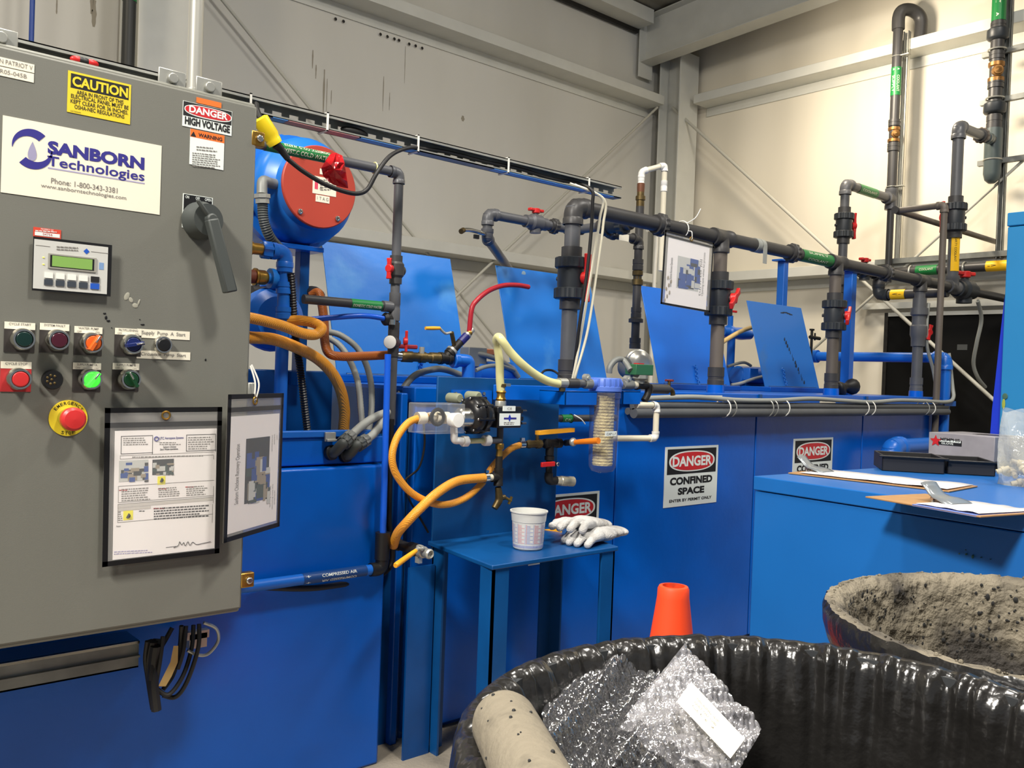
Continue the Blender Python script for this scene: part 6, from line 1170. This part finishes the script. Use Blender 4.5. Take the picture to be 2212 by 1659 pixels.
for y, f_ in ((76, 1.6), (234, 1.65)): MB().lathe((X9, y9_, z9(y)-.045), (0, 0, 1), [(0, r9), (.01, r9*f_*.9), (.02, r9*f_), (.075, r9*f_), (.085, r9*f_*.85), (.085, r9)], NUT, 24).build('union_nut', w2)
bronze(w2, (X9, y9_, z9(157)), r9*.95, (-.8, -.5, 0)); p_coupling(w2, (X9, y9_, z9(182)), (0, 0, 1), .06, r9, PVCD, f=1.18); p_coupling(w2, (X9, y9_, z9(264)), (0, 0, 1), .09, r9, PVCD, f=1.15); p_coupling(w2, (X9, y9_, z9(122)), (0, 0, 1), .05, r9, PVCD, f=1.15)
MB().lathe((X9, y9_, z9(278)), (0, 0, -1), [(0, r9), (0, r9*1.3), (z9(278)-z9(375), r9*1.3), (z9(278)-z9(388), r9*1.05), (z9(278)-z9(395), r9*.5), (z9(278)-z9(396), 0)], DG, 26).build('bottom_cap', w2)
for y in (109, 213, 345): mb = MB(); mb.torus((X9, y9_, z9(y)), (0, 0, 1), r9*1.32, .006, STEEL, 22, 6); mb.boxp((X9+.04, y9_-.26, z9(y)-.018), (X9+.08, y9_+.12, z9(y)+.018), STEELD); mb.build('pipe_clamp', w2)
P4x = pY(2066, 400, YP).x; z4 = lambda y: pY(2064, y, YP).z; r4 = .034
E4 = V((P4x, YP, z4(272))); tj = V((X9, y9_, z9(302))); E4.z = z4(270)
w3 = thing('valve_pipe', 'grey pipe dropping from the capped column through a red handled valve to the header end', 'pipe', (P4x, YP, ZH))
p_pipe(w3, tj, E4, r4*.95, PVC); p_elbow(w3, E4, tj-E4, (0, 0, -1), r4, PVC); p_pipe(w3, E4, (P4x, YP, ZH), r4, PVC); ub2 = E4+(tj-E4)*.62; p_union(w3, ub2, tj-E4, r4, mat('brown_union', (92, 80, 70), .5), L=.8, f=1.6); p_coupling(w3, E4+(tj-E4)*.82, tj-E4, .10, r4, DG, f=1.15)
p_valve(w3, (P4x, YP, z4(470)), (0, 0, 1), (-.65, .6, 0), r4, HL=2.9); p_tee(w3, (P4x, YP, ZH), (1, 0, 0), (0, 0, 1), r4*.95, PVC)
mb = MB(); pt, L = mb.wrap((P4x, YP, z4(508)), (P4x, YP, z4(588)), r4+.002, YELL, FACE, 50); mb.wraptext(pt, 'DIRTY COOLANT', L*.1, L*.75, 8, 22, TXT, r4+.003); mb.build('pipe_label', w3, flat=True)
# crossing pipe under the header with yellow arrow sleeve
X5 = P4x-.06; q = pX(1897, 638, X5); rx = .031
w4 = thing('return_pipe', 'dark pipe under the header end with a yellow arrow sleeve and black bend', 'pipe', (X5, q.y, q.z-.05)); yq5 = q.y
q2_ = V((X5, q.y, q.z)); q3_ = V((X5, q.y, pX(1897, 592, X5).z))
p_pipe(w4, (X5, YP, q.z), q2_, rx, PVCD); p_elbow(w4, q2_, (0, -1, 0), (0, 0, 1), rx, NUT); p_pipe(w4, q2_, q3_, rx, PVCD); p_elbow(w4, q3_, (0, 0, -1), (-1, 0, 0), rx, PVCD); p_pipe(w4, q3_, q3_+V((-.35, 0, 0)), rx, PVCD); p_smallvalve(w4, q3_+V((-.2, 0, 0)), (1, 0, 0), (0, 0, 1), rx*.9, (1, 0, 0), m=NUT, HL=2.0)
mb = MB(); pt, L = mb.wrap((X5, pX(1926, 637, X5).y, q.z), (X5, pX(1957, 637, X5).y, q.z), rx+.002, YELL, FACE, 110); mb.wraptext(pt, '<-', L*.2, L*.8, 0, 20, TXT, rx+.003, flip=1, bold=.01); mb.build('pipe_label', w4, flat=True)
mb = MB(); pt, L = mb.wrap((xh(2052), YP, ZH), (xh(2082), YP, ZH), r4+.003, YELL, FACE, 90); mb.wraptext(pt, '<-', L*.2, L*.8, 0, 24, TXT, r4+.004, bold=.01); mb.build('pipe_label', w4, flat=True)
hose('flex_conduit', 'grey flexible cord dropping from the header end valve in front of the black door', [pY(2112, 650, YP), pY(2120, 690, YP+.02), pY(2110, 740, YP+.06), pY(2103, 785, YP+.1), pY(2112, 815, YP+.1), pY(2128, 836, YP+.1)], .013, GFLEX, cat='conduit', n=12)
# horizontal wall pipes under the girt
X6 = 6.80; wy = lambda px: pX(px, 580, X6).y; wz = pX(2000, 584, X6).z
w5 = thing('wall_pipe', 'dark level pipe on the end wall under the girt with green and yellow sleeves', 'pipe', (X6, wy(2000), wz-.05)); p_pipe(w5, (X6, wy(1895), wz), (X6, -1.5, wz), .036, PVCD)
mb = MB(); pt, L = mb.wrap((X6, wy(1981), wz), (X6, wy(2027), wz), .0385, GREENL, FACE, 110); mb.wraptext(pt, 'COOLANT', L*.2, L*.85, -5, 24, PAPERW, .0395); mb.build('pipe_label', w5, flat=True)
mb = MB(); pt, L = mb.wrap((X6, wy(2132), wz), (X6, wy(2185), wz), .0385, YELL, FACE, 110); mb.wraptext(pt, '->', L*.1, L*.45, 0, 20, TXT, .0395, bold=.01); mb.build('pipe_label', w5, flat=True)
for px in (1968, 2084): MB().torus((X6, wy(px), wz), (0, 1, 0), .04, .008, STEEL, 20, 8).build('pipe_clamp', w5)
zz6 = pX(2000, 560, 6.86).z; solo(MB().boxp((6.83, wy(1885), zz6-.02), (6.87, -1.5, zz6+.02), STEELD), 'wall_strut', 'level steel strut on the end wall above the pipe with the green sleeve', 'strut')
# pipe frame at the tank end
y0f = 2.34; f0 = pY(2012, 850, y0f); ztf = pY(2039, 448, y0f).z
pf = thing('vent_pipe', 'slim grey pipe post at the tank end reaching back to the end wall', 'pipe', (f0.x, y0f-.045, 0)); XF_ = f0.x+.135
P0 = V((XF_, y0f-.03, ztf)); P0 = V((pY(2040, 447, y0f-.03).x, y0f-.03, ztf)); P1 = pX(1938, 467, P0.x); P1.z = ztf
p_path(pf, [(P0.x, P0.y, 0), P0, P1], .019, PVCB); p_pipe(pf, P1, (6.95, P1.y, ztf), .019, PVCB); p_coupling(pf, P1, (1, 0, 0), .07, .019, PVCD)
lv9 = MB(); q = pY(2008, 718, YP-.04); lever(lv9, q, (-.6, -.8, 0), (.4, 0, 1), .05, .03, .014, RED); lv9.build('valve_handle', hp, bevel=.003)
hose('flex_conduit', 'grey conduit climbing beside the fourth riser from the tank front bundle', [pY(2018, 872, YP-.05), pY(2022, 845, YP-.06), pY(2016, 800, YP-.04), pY(2003, 750, YP-.03), pY(2002, 700, YP-.03), pY(2006, 655, YP-.03)], .010, GFLEX, cat='conduit', n=10)
# lines up the long wall behind the cabinet
yk2 = 5.3; bp2 = thing('wall_pipe', 'dark upright pipe in front of the long wall behind the grey cabinet', 'pipe', pY(270, 400, yk2)); a_ = pY(278, 70, yk2); p_pipe(bp2, (a_.x, yk2, 0), (a_.x, yk2, 5), .036, mat('black_wall_pipe', (42, 44, 42), .5)); z_ = pY(281, 4, yk2).z; MB().cyl((a_.x, yk2, z_), (a_.x, yk2, z_+.3), .0385, GREENL).build('pipe_label', bp2)
a_ = pY(69, 40, yk2); solo(MB().cyl((a_.x, yk2, 0), (a_.x, yk2, 5), .013, mat('blue_line', (36, 70, 150), .4)), 'air_line', 'thin blue upright line in front of the long wall above the grey cabinet', 'pipe')
# ================================================================ low blue cabinet with clipboards
ZC = .90
C0_ = pZ(1628, 1028, ZC); CR_ = pZ(2212, 1110, ZC); uc = unit(CR_-C0_); dc = V((-uc.y, uc.x, 0)); dc = dc if dc.x > 0 else -dc
cab = thing('low_cabinet', 'low blue steel cabinet with clipboards and trays on top', 'cabinet', (C0_.x, C0_.y, 0)); Lc = 2.0; Dc = 1.05
def cbox(name, par, a, b, z0, z1, d0, d1, m, **k):
    return MB().prism([C0_+uc*a+dc*d0+V((0, 0, z0-ZC)), C0_+uc*b+dc*d0+V((0, 0, z0-ZC)), C0_+uc*b+dc*d1+V((0, 0, z0-ZC)), C0_+uc*a+dc*d1+V((0, 0, z0-ZC))], (0, 0, z1-z0), m).build(name, par, **k)
cbox('body', cab, .004, Lc, 0, ZC-.047, .004, Dc, BLUEC, bevel=.003); cbox('top', cab, 0, Lc, ZC-.044, ZC, 0, Dc, BLUEC, bevel=.003)
PCF = Plane(C0_, uc); 
mb = MB()
for x, y, w, h in ((2072, 1196, 3, 3), (2088, 1197, 12, 4), (2102, 1202, 14, 8), (2120, 1204, 10, 2), (2086, 1188, 3, 2), (2140, 1208, 8, 1)): c = PCF.at(x, y, -.003); k = 2.4/F; mb.ell(c, (w*k*.6, .002, h*k*.5), mat('scrape_green', (62, 96, 80), .6), n=10, k=6)
q = mb.build('scrape_mark', cab); q['kind'] = 'stuff'
def zpt(px, py, dz=0.0): p = pZ(px, py, ZC); p.z += dz; return p
def clipboard(name, label, A, dirv, L, Wd, sheet, blue=None, z=.001, co=.0):
    d = unit(dirv); s = V((d.y, -d.x, 0)); n = V((0, 0, 1)); A = V(A)+n*z
    t = thing(name, label, 'clipboard', A, 'clipboards on the low cabinet')
    MB().prism([A, A+d*L, A+d*L+s*Wd, A+s*Wd], n*.004, BOARD).build('board', t, bevel=.001)
    mb = MB(); g = []
    for i in range(13):
        f_ = i/12; w_ = .0055+.004*math.sin(f_*9)**2*f_
        g.append([A+d*(.035+co+(L-.045-co)*f_)+s*(.008)+n*w_, A+d*(.035+co+(L-.045-co)*f_)+s*(Wd-.008)+n*(w_+.002)])
    mb.rings(g, sheet, closed=False, cap0=False, cap1=False); mb.build('paper_sheet', t, solid=.0008)
    if blue: mb = MB(); mb.prism([A+d*(.03+co)+s*(-.004), A+d*(L-.01)+s*(-.004), A+d*(L-.01)+s*.235, A+d*(.03+co)+s*.235], n*.0047, blue); mb.build('blue_folder', t)
    # wide spring clip with its lever raised
    c = A+s*(Wd/2)+d*(.03+co); mb = MB(); CL = mat('clip_grey', (132, 138, 142), .3, metal=.3, spec=.7)
    prof = [(-.046, .050, .030), (-.034, .038, .028), (-.02, .024, .030), (-.004, .017, .036), (.014, .016, .045), (.032, .012, .050), (.046, .006, .050), (.05, .0045, .048)]
    rows = [[c+d*x-s*w_+n*z_, c+d*x-s*w_*.5+n*(z_+.003), c+d*x+s*w_*.5+n*(z_+.003), c+d*x+s*w_+n*z_] for x, z_, w_ in prof]
    mb.rings(rows, CL, closed=False, cap0=False, cap1=False); o = mb.build('clip', t, solid=.003)
    mb = MB()
    for sg in (-1, 1): mb.cyl(c-d*.012+s*sg*.026+n*.004, c-d*.012+s*sg*.026+n*.022, .004, STEEL)
    mb.cyl(c-d*.012-s*.03+n*.014, c-d*.012+s*.03+n*.014, .005, CHROME); mb.build('clip_spring', t); return t
a_, b_ = zpt(1775, 1016), zpt(2112, 1053); clipboard('clipboard', 'brown clipboard with a white sheet at the far corner of the low cabinet', a_, b_-a_, (b_-a_).length, .235, PAPER)
a_, b_ = zpt(1998, 1070), zpt(2235, 1108); dd = unit(b_-a_); clipboard('clipboard', 'brown clipboard with a blue sheet overhanging the front edge of the low cabinet', a_+V((0, 0, .0)), dd, .33, .235, PAPER, mat('blue_folder', (120, 140, 205), .6), co=.115)
# trays
def tray(label, px0, px1, py, d, h, skew=0):
    p0 = zpt(px0, py); p1 = zpt(px1, py+skew); u = unit(p1-p0); w = V((-u.y, u.x, 0)); w = w if w.x > 0 else -w; L = (p1-p0).length; n = V((0, 0, 1)); o = p0+n*.001
    mb = MB(); F_ = lambda a, b, z: o+u*a+w*b+n*z; t = .006
    mb.prism([F_(0, 0, 0), F_(L, 0, 0), F_(L, d, 0), F_(0, d, 0)], n*.004, BLACK)
    for a0, b0, a1, b1 in ((0, 0, L, t), (0, d-t, L, d), (0, 0, t, d), (L-t, 0, L, d)): mb.prism([F_(a0, b0, 0), F_(a1, b0, 0), F_(a1, b1, 0), F_(a0, b1, 0)], n*h, mat('tray_black', (38, 38, 40), .45))
    mb.prism([F_(-.012, -.012, h-.006), F_(L+.012, -.012, h-.006), F_(L+.012, .0, h-.006), F_(-.012, .0, h-.006)], n*.006, BLACK)
    return solo(mb, 'parts_tray', label, 'tray', 'black trays on the low cabinet', bevel=.002)
tray('black plastic tray on the low cabinet, beside the grey glove box', 1905, 2040, 1017, .22, .055, 8); tray('black plastic tray on the low cabinet, beside the bag of fittings', 2046, 2150, 1024, .22, .05, 6)
# grey glove dispenser box
xg = 3.35; PG = Plane((xg, 0, 0), (-.12, -1, 0)); GB_ = mat('carton_grey', (150, 146, 150), .6, var=.12, scale=16)
c, w_, h_ = PG.box4((2007, 933), (2150, 984)); gb = thing('glove_box', 'grey cardboard glove carton with a red star label behind the black trays', 'box', c-V((0, 0, h_/2)))
mb = MB(); mb.slab(c, PG.u, PG.v, w_, h_, .24, GB_); mb.build('carton', gb, bevel=.002); mb = MB(); PG.rect(mb, (2026, 948), (2078, 960), TXT, .001); PG.rect(mb, (2030, 949), (2076, 953.5), SIGNW, .0014, .0003); PG.text(mb, 'MEMPHIS', (2032, 945), (2074, 952), TXT, .0018, .02); PG.text(mb, 'GLOVE', (2034, 955), (2060, 959), SIGNW, .0018, .02)
st_ = PG.at(2021, 952, .002); mb.add([st_+PG.u*(math.sin(k*PI/5)*(.024 if k % 2 == 0 else .011))+PG.v*(math.cos(k*PI/5)*(.024 if k % 2 == 0 else .011)) for k in range(10)], [tuple(reversed(range(10)))], SIGNR); mb.build('star_label', gb)
MB().slab(c+V((0, 0, h_/2+.001))+PG.u*.06-PG.n*.12, PG.u, -PG.n, w_*.5, .06, .001, BLACK).build('opening', gb)
for px, py in ((2045, 1000),): pass
solo(MB().boxp((c.x+.02, c.y-w_, ZC), (c.x+.26, c.y+w_*.45, c.z-h_/2), BLACK), 'tray_riser', 'black bin standing behind the trays under the grey glove carton', 'tray', bevel=.003)
# bag of fittings
BAGM = mat('poly_bag', (218, 218, 208), .14, alpha=.28, spec=.8, bump=.6, bscale=18, edge=.8)
bg = thing('parts_bag', 'clear plastic bag of pale fittings standing on the low cabinet', 'bag', zpt(2185, 1050)); B0 = zpt(2140, 1046); B1 = zpt(2262, 1060); bu = unit(B1-B0); bw = V((-bu.y, bu.x, 0)); bw = bw if bw.x > 0 else -bw; LB = (B1-B0).length; HB = pD(2160, 885, (B0-V((0, 0, CAMH))).dot(_f)).z-ZC
rings_ = []; rn = random.Random(5)
for i in range(15):
    f_ = i/14; z = HB*f_; th = .05*(1-f_**2)*(.5+.5*min(1, f_*6))+.006; r_ = []
    for k in range(28):
        a = 2*PI*k/28; jx = 1+.05*math.sin(3*a+f_*7); r_.append(B0+bu*(LB/2+math.cos(a)*LB/2*jx*(1-.05*f_))+bw*(.05+math.sin(a)*th*(1+.3*math.sin(5*a+9*f_)))+V((0, 0, z+(.008*math.sin(3*a) if i == 14 else 0))))
    rings_.append(r_)
MB().rings(rings_, BAGM, cap0=True, cap1=False).build('bag_film', bg); FM = mat('pale_fitting', (206, 192, 160), .5, var=.15)
for i in range(16):
    p = B0+bu*(LB*rn.uniform(.12, .9))+bw*rn.uniform(.02, .08)+V((0, 0, .012+rn.uniform(0, .55)*HB*rn.uniform(.4, 1))); d_ = V((rn.uniform(-1, 1), rn.uniform(-1, 1), rn.uniform(-.6, .6))).normalized()*rn.uniform(.018, .03); MB().lathe(p-d_, d_, [(0, .008), (d_.length*.8, .008), (d_.length*.8, .0115), (d_.length*1.3, .0115), (d_.length*1.3, .008), (2*d_.length, .008)], FM, 12).build('pipe_fitting', bg)
# ---- tall blue machine cabinet
xT = 3.75; pt0 = pX(2178, 460, xT); tc = thing('tall_cabinet', 'tall light blue steel cabinet behind the bag of fittings', 'cabinet', (xT, pt0.y, 0)); y1t = pt0.y-1.4
MB().boxp((xT, pt0.y, 0), (xT+.8, y1t, pt0.z-.055), BLUEH).build('body', tc, bevel=.004); MB().boxp((xT-.004, pt0.y+.002, pt0.z-.053), (xT+.8, y1t, pt0.z), BLUEH).build('top_cover', tc, bevel=.004)
a_, b_, c_ = pX(2170, 640, xT+.02), pX(2163, 884, xT+.02), pX(2143, 884, xT+.02); dz_ = V((0, 0, -(b_.z-.0))); sl = (c_-a_)
MB().prism([a_, b_, V((b_.x, b_.y, .02)), V((c_.x, c_.y+(c_.y-b_.y)*1.0, .02)), c_], (.02, 0, 0), mat('shaded_side_blue', (20, 52, 190), .4)).build('side_panel', tc)  # shade on the cabinet's side is put into this deeper blue
q = pX(2171, 856, xT-.003); mb = MB(); mb.ell(q, (.001, .010, .012), mat('scrape_green', (62, 96, 80), .6)); mb.ell(q+V((0, .004, -.03)), (.001, .006, .02), mat('scrape_yellow', (150, 160, 60), .6)); o = mb.build('scrape_mark', tc); o['kind'] = 'stuff'
# blue pipe bend low at the tank end
yw5 = 2.2; bb = thing('blue_pipe', 'blue pipe elbow low in front of the last tank panel behind the clipboards', 'pipe', pY(1925, 1000, yw5)); a_ = pY(1925, 967, yw5); p_path(bb, [(a_.x, yw5, 0), (a_.x, yw5, a_.z), (a_.x+.75, yw5, a_.z)], .045, BLUEP)
# ================================================================ traffic cone
cc = pD(1455, 1268, 1.92); cn_ = thing('traffic_cone', 'worn orange traffic cone standing before the blue tank', 'cone', (cc.x, cc.y, 0)); HT = cc.z+.004
MB().lathe((cc.x, cc.y, .025), (0, 0, 1), [(0, .13), (.02, .127), (HT-.05, .0345), (HT-.033, .034), (HT-.027, .031), (HT-.026, .024), (HT-.06, .026)], CONE, 40, caps=False).build('cone_body', cn_)
MB().boxp((cc.x-.18, cc.y-.18, 0), (cc.x+.18, cc.y+.18, .026), CONE).build('base', cn_, bevel=.012)
# ================================================================ two waste bins
BINM = mat('bin_plastic', (46, 48, 50), .42, var=.15); LIN = mat('bin_liner_film', (30, 29, 28), .24, spec=.7, bump=.3, bscale=22)
def bin_body(par, c, R, H, m):
    MB().lathe((c[0], c[1], 0), (0, 0, 1), [(0, 0), (0, R*.78), (.02, R*.80), (H-.10, R*.955), (H-.095, R*.975), (H-.03, R*.98), (H-.028, R), (H-.006, R), (H, R*.99), (H, R*.955), (H-.03, R*.94), (.03, R*.77), (.03, 0)], m, 72).build('bin_shell', par)
h1 = .3424; c1b = (2.2829*h1, 1.2803*h1); R1b = .335; H1b = CAMH-h1
bn = thing('waste_bin', 'round waste bin with black liner holding bubble wrap', 'waste bin', (c1b[0], c1b[1], 0)); bin_body(bn, c1b, R1b-.004, H1b-.004, BINM)
N = 480; rn = random.Random(3); ph = [rn.uniform(0, 6.28) for _ in range(12)]
def pleat(a, t):
    s = sum(math.sin((23+13*k)*a+ph[k]+t*(1.5-.4*k))/(1+.2*k) for k in range(6)); l = sum(math.sin((5+3*k)*a+ph[k+6]+t*2.2)/(1+.4*k) for k in range(4)); return s, l
prof = [(-.115, R1b+.006, .8), (-.08, R1b+.008, .9), (-.05, R1b+.008, .9), (-.02, R1b+.007, .6), (-.004, R1b+.004, .4), (.003, R1b-.004, .5), (.002, R1b-.016, .8), (-.008, R1b-.024, 1.1), (-.022, R1b-.028, 1.3), (-.04, R1b-.031, 1.3), (-.065, R1b-.034, 1.1), (-.10, R1b-.038, 1.0), (-.15, R1b-.044, 1.0), (-.21, R1b-.05, 1.0), (-.28, R1b-.058, 1.0), (-.36, R1b-.07, 1.0), (-.46, R1b-.09, .8), (-.56, R1b-.12, .5), (-.6, R1b-.2, .2), (-.6, .01, 0)]
rg = []
for j, (dz, r, am) in enumerate(prof):
    row = []
    for k in range(N):
        a = 2*PI*k/N; s, l = pleat(a, j*.25); deep = max(0, min(1, (-dz-.03)/.15)) if j > 6 else 0
        rr_ = r-am*(.0028*s*(1-deep*.5)+.0065*l*deep)-(.004 if j > 6 else 0); rr_ = min(rr_, r+.003) if j > 6 else rr_
        row.append(V((c1b[0]+math.cos(a)*rr_, c1b[1]+math.sin(a)*rr_, H1b+dz+am*.0022*s*(1 if j > 3 else 0))))
    rg.append(row)
MB().rings(rg, LIN, cap0=False, cap1=False).build('bin_liner', bn, sharp=70)
h2 = .3365; c2b = (4.3441*h2, 1.2598*h2); H2b = CAMH-h2; R2b = .335
DIRT = mat('caked_dirt', (122, 114, 98), .85, col2=(54, 50, 46), lo=.45, hi=.66, scale=9, bump=1.0, bscale=34)
bd = thing('waste_bin', 'round waste bin with its inside caked in grey sludge', 'waste bin', (c2b[0], c2b[1], 0)); bin_body(bd, c2b, R2b-.012, H2b-.012, BINM)
rg = []; N2 = 220
for j, (dz, r) in enumerate([(-.055, R2b-.006), (-.03, R2b+.001), (-.010, R2b+.002), (.0, R2b-.003), (.001, R2b-.018), (-.01, R2b-.03), (-.03, R2b-.036), (-.06, R2b-.04), (-.10, R2b-.044), (-.15, R2b-.05), (-.2, R2b-.055), (-.26, R2b-.06), (-.32, R2b-.066), (-.4, R2b-.072), (-.5, R2b-.08), (-.55, R2b-.1), (-.55, .01)]):
    rg.append([V((c2b[0]+math.cos(2*PI*k/N2)*(r+(rn.uniform(-.003, .003) if j > 2 else 0)), c2b[1]+math.sin(2*PI*k/N2)*(r+(rn.uniform(-.003, .003) if j > 2 else 0)), H2b+dz+(rn.uniform(-.0015, .0015) if j > 2 else 0))) for k in range(N2)])
MB().rings(rg[3:], DIRT, cap0=False, cap1=False).build('sludge_coat', bd, sharp=80)
MB().rings(rg[:4], LIN, cap0=False, cap1=False).build('black_rim', bd)
mb = MB()
SP = mat('dark_speck', (38, 38, 38), .7)
for k in range(1500):
    a = rn.uniform(-.9, 2.4); z = -.012-.42*rn.random()**1.1; r = R2b-.036-.09*(-z)
    if math.sin(a*5+z*17)+math.sin(a*3-z*29) < -.4 and rn.random() < .6: continue
    s_ = rn.uniform(.0014, .0034)*(1.6 if rn.random() < .08 else 1); mb.ell((c2b[0]+math.cos(a)*r, c2b[1]+math.sin(a)*r, H2b+z), (s_*.35, s_, s_*rn.uniform(.7, 1.5)), SP, Matrix.Rotation(a, 3, 'Z'), 6, 4)
for k in range(140):
    a = rn.uniform(0, 6.28); s_ = rn.uniform(.0015, .0035); mb.ell((c2b[0]+math.cos(a)*(R2b-.012), c2b[1]+math.sin(a)*(R2b-.012), H2b+.001), (s_, s_, s_), DIRT, None, 6, 4)
q = mb.build('debris_specks', bd); q['kind'] = 'stuff'
# ---- bubble wrap, core tube
BW = film('bubble_film', (214, 214, 222), .20, .07, .05, .7, 70); BW2 = film('bubble_film_white', (226, 224, 230), .22, .12, .26, .6, 80)
def bubble(name, label, corners, m, nu, nv, seed, amp=.014, pitch=.0125, hb=.0055, extra=None, cat='bubble wrap'):
    rn = random.Random(seed); A, B, C, D = [V(c) for c in corners]; w = ((B-A).length+(C-D).length)/2; h = ((D-A).length+(C-B).length)/2
    n = (B-A).cross(D-A).normalized(); n = n if n.z > 0 else -n; fr = [(rn.uniform(1, 4), rn.uniform(1, 4), rn.uniform(0, 6)) for _ in range(5)]; vs = []; fs = []
    for j in range(nv+1):
        for i in range(nu+1):
            u, v = i/nu, j/nv; x, y = u*w, v*h; row = round(y/(pitch*.866)); best = 9
            for rr3 in (row-1, row, row+1):
                off = .5*(rr3 % 2); cx_ = (round(x/pitch-off)+off)*pitch; best = min(best, math.hypot(x-cx_, y-rr3*pitch*.866))
            q = best/(pitch*.46); b = hb*math.sqrt(max(0, 1-q*q))
            lf = sum(math.sin(fx_*u*6+fy_*v*6+p_) for fx_, fy_, p_ in fr)/5*amp; sh = math.sin(u*23+v*17)*.002+math.sin(v*41-u*13)*.0015
            ex = extra(u, v) if extra else V((0, 0, 0))
            p = (A*(1-u)+B*u)*(1-v)+(D*(1-u)+C*u)*v+n*(b+lf+sh)+ex; vs.append(p)
    for j in range(nv):
        for i in range(nu): k = j*(nu+1)+i; fs.append((k, k+1, k+nu+2, k+nu+1))
    return MB().add(vs, fs, m)
mb = bubble('', '', [pD(1158, 1452, 1.09), pD(1425, 1440, 1.12), pD(1500, 1690, .93), pD(1190, 1690, .88)], BW, 110, 96, 4, amp=.022)
solo(mb, 'bubble_wrap', 'crumpled clear bubble wrap next to the beige tube in the lined bin', 'bubble wrap', sharp=60)
wB = [pD(1478, 1392, 1.13), pD(1645, 1572, 1.06), pD(1578, 1700, .93), pD(1352, 1545, 1.0)]
pk = thing('bubble_pouch', 'whitish bubble wrap pouch with a paper slip inside, propped up in the lined bin', 'bubble wrap', (wB[2]+wB[3])/2)
bubble('', '', wB, BW2, 84, 96, 9, amp=.008, pitch=.0105, hb=.003).build('front_film', pk, sharp=60)
dn_ = V((0, .01, -.018)); bubble('', '', [p+dn_ for p in wB], BW2, 60, 70, 10, amp=.006, pitch=.0105, hb=.003).build('back_film', pk, sharp=60)
sl_ = [pD(1483, 1489, 1.045), pD(1598, 1612, .995), pD(1566, 1655, .95), pD(1451, 1532, 1.005)]; u_ = unit(sl_[1]-sl_[0]); v_ = unit(sl_[0]-sl_[3]); n_ = u_.cross(v_); up_ = n_ if n_.z > 0 else -n_; sl_ = [p+up_*.013 for p in sl_]
mb = MB(); mb.add(sl_, [(0, 1, 2, 3) if n_.z < 0 else (3, 2, 1, 0)], PAPERW); cc_ = sum(sl_, V((0, 0, 0)))/4
for k, t in enumerate(('PACKING SLIP', 'PART NO 1040', 'QTY 2')): mb.text(t, cc_+up_*.0006+v_*(.008-.008*k)-u_*.008, u_, v_, .034, .004, TXTG)
mb.build('paper_slip', pk)
TUBEM = mat('speckled_tube', (120, 112, 96), .8, col2=(88, 82, 70), lo=.62, hi=.78, scale=22, bump=.2, bscale=60)
a_, b_ = pD(1205, 1790, .62), pD(1086, 1556, .84); d = b_-a_; Lt = d.length
tb = thing('core_tube', 'speckled beige round ended tube poking out of the lined bin', 'tube', a_); MB().lathe(a_, d, [(0, 0), (0, .030), (Lt*.5, .0305), (Lt-.012, .031), (Lt-.002, .029), (Lt+.007, .022), (Lt+.011, .012), (Lt+.012, 0)], TUBEM, 40).build('tube_body', tb)
mb = MB(); u1_, v1_ = perp(d)
for k in range(26):
    a = rn.uniform(0, 6.28); t = rn.uniform(.15, .97)*Lt; s_ = rn.uniform(.0008, .0021); mb.ell(a_+unit(d)*t+(u1_*math.cos(a)+v1_*math.sin(a))*.0308, (s_, s_, s_), SP, None, 6, 4)
q = mb.build('dark_specks', tb); q['kind'] = 'stuff'
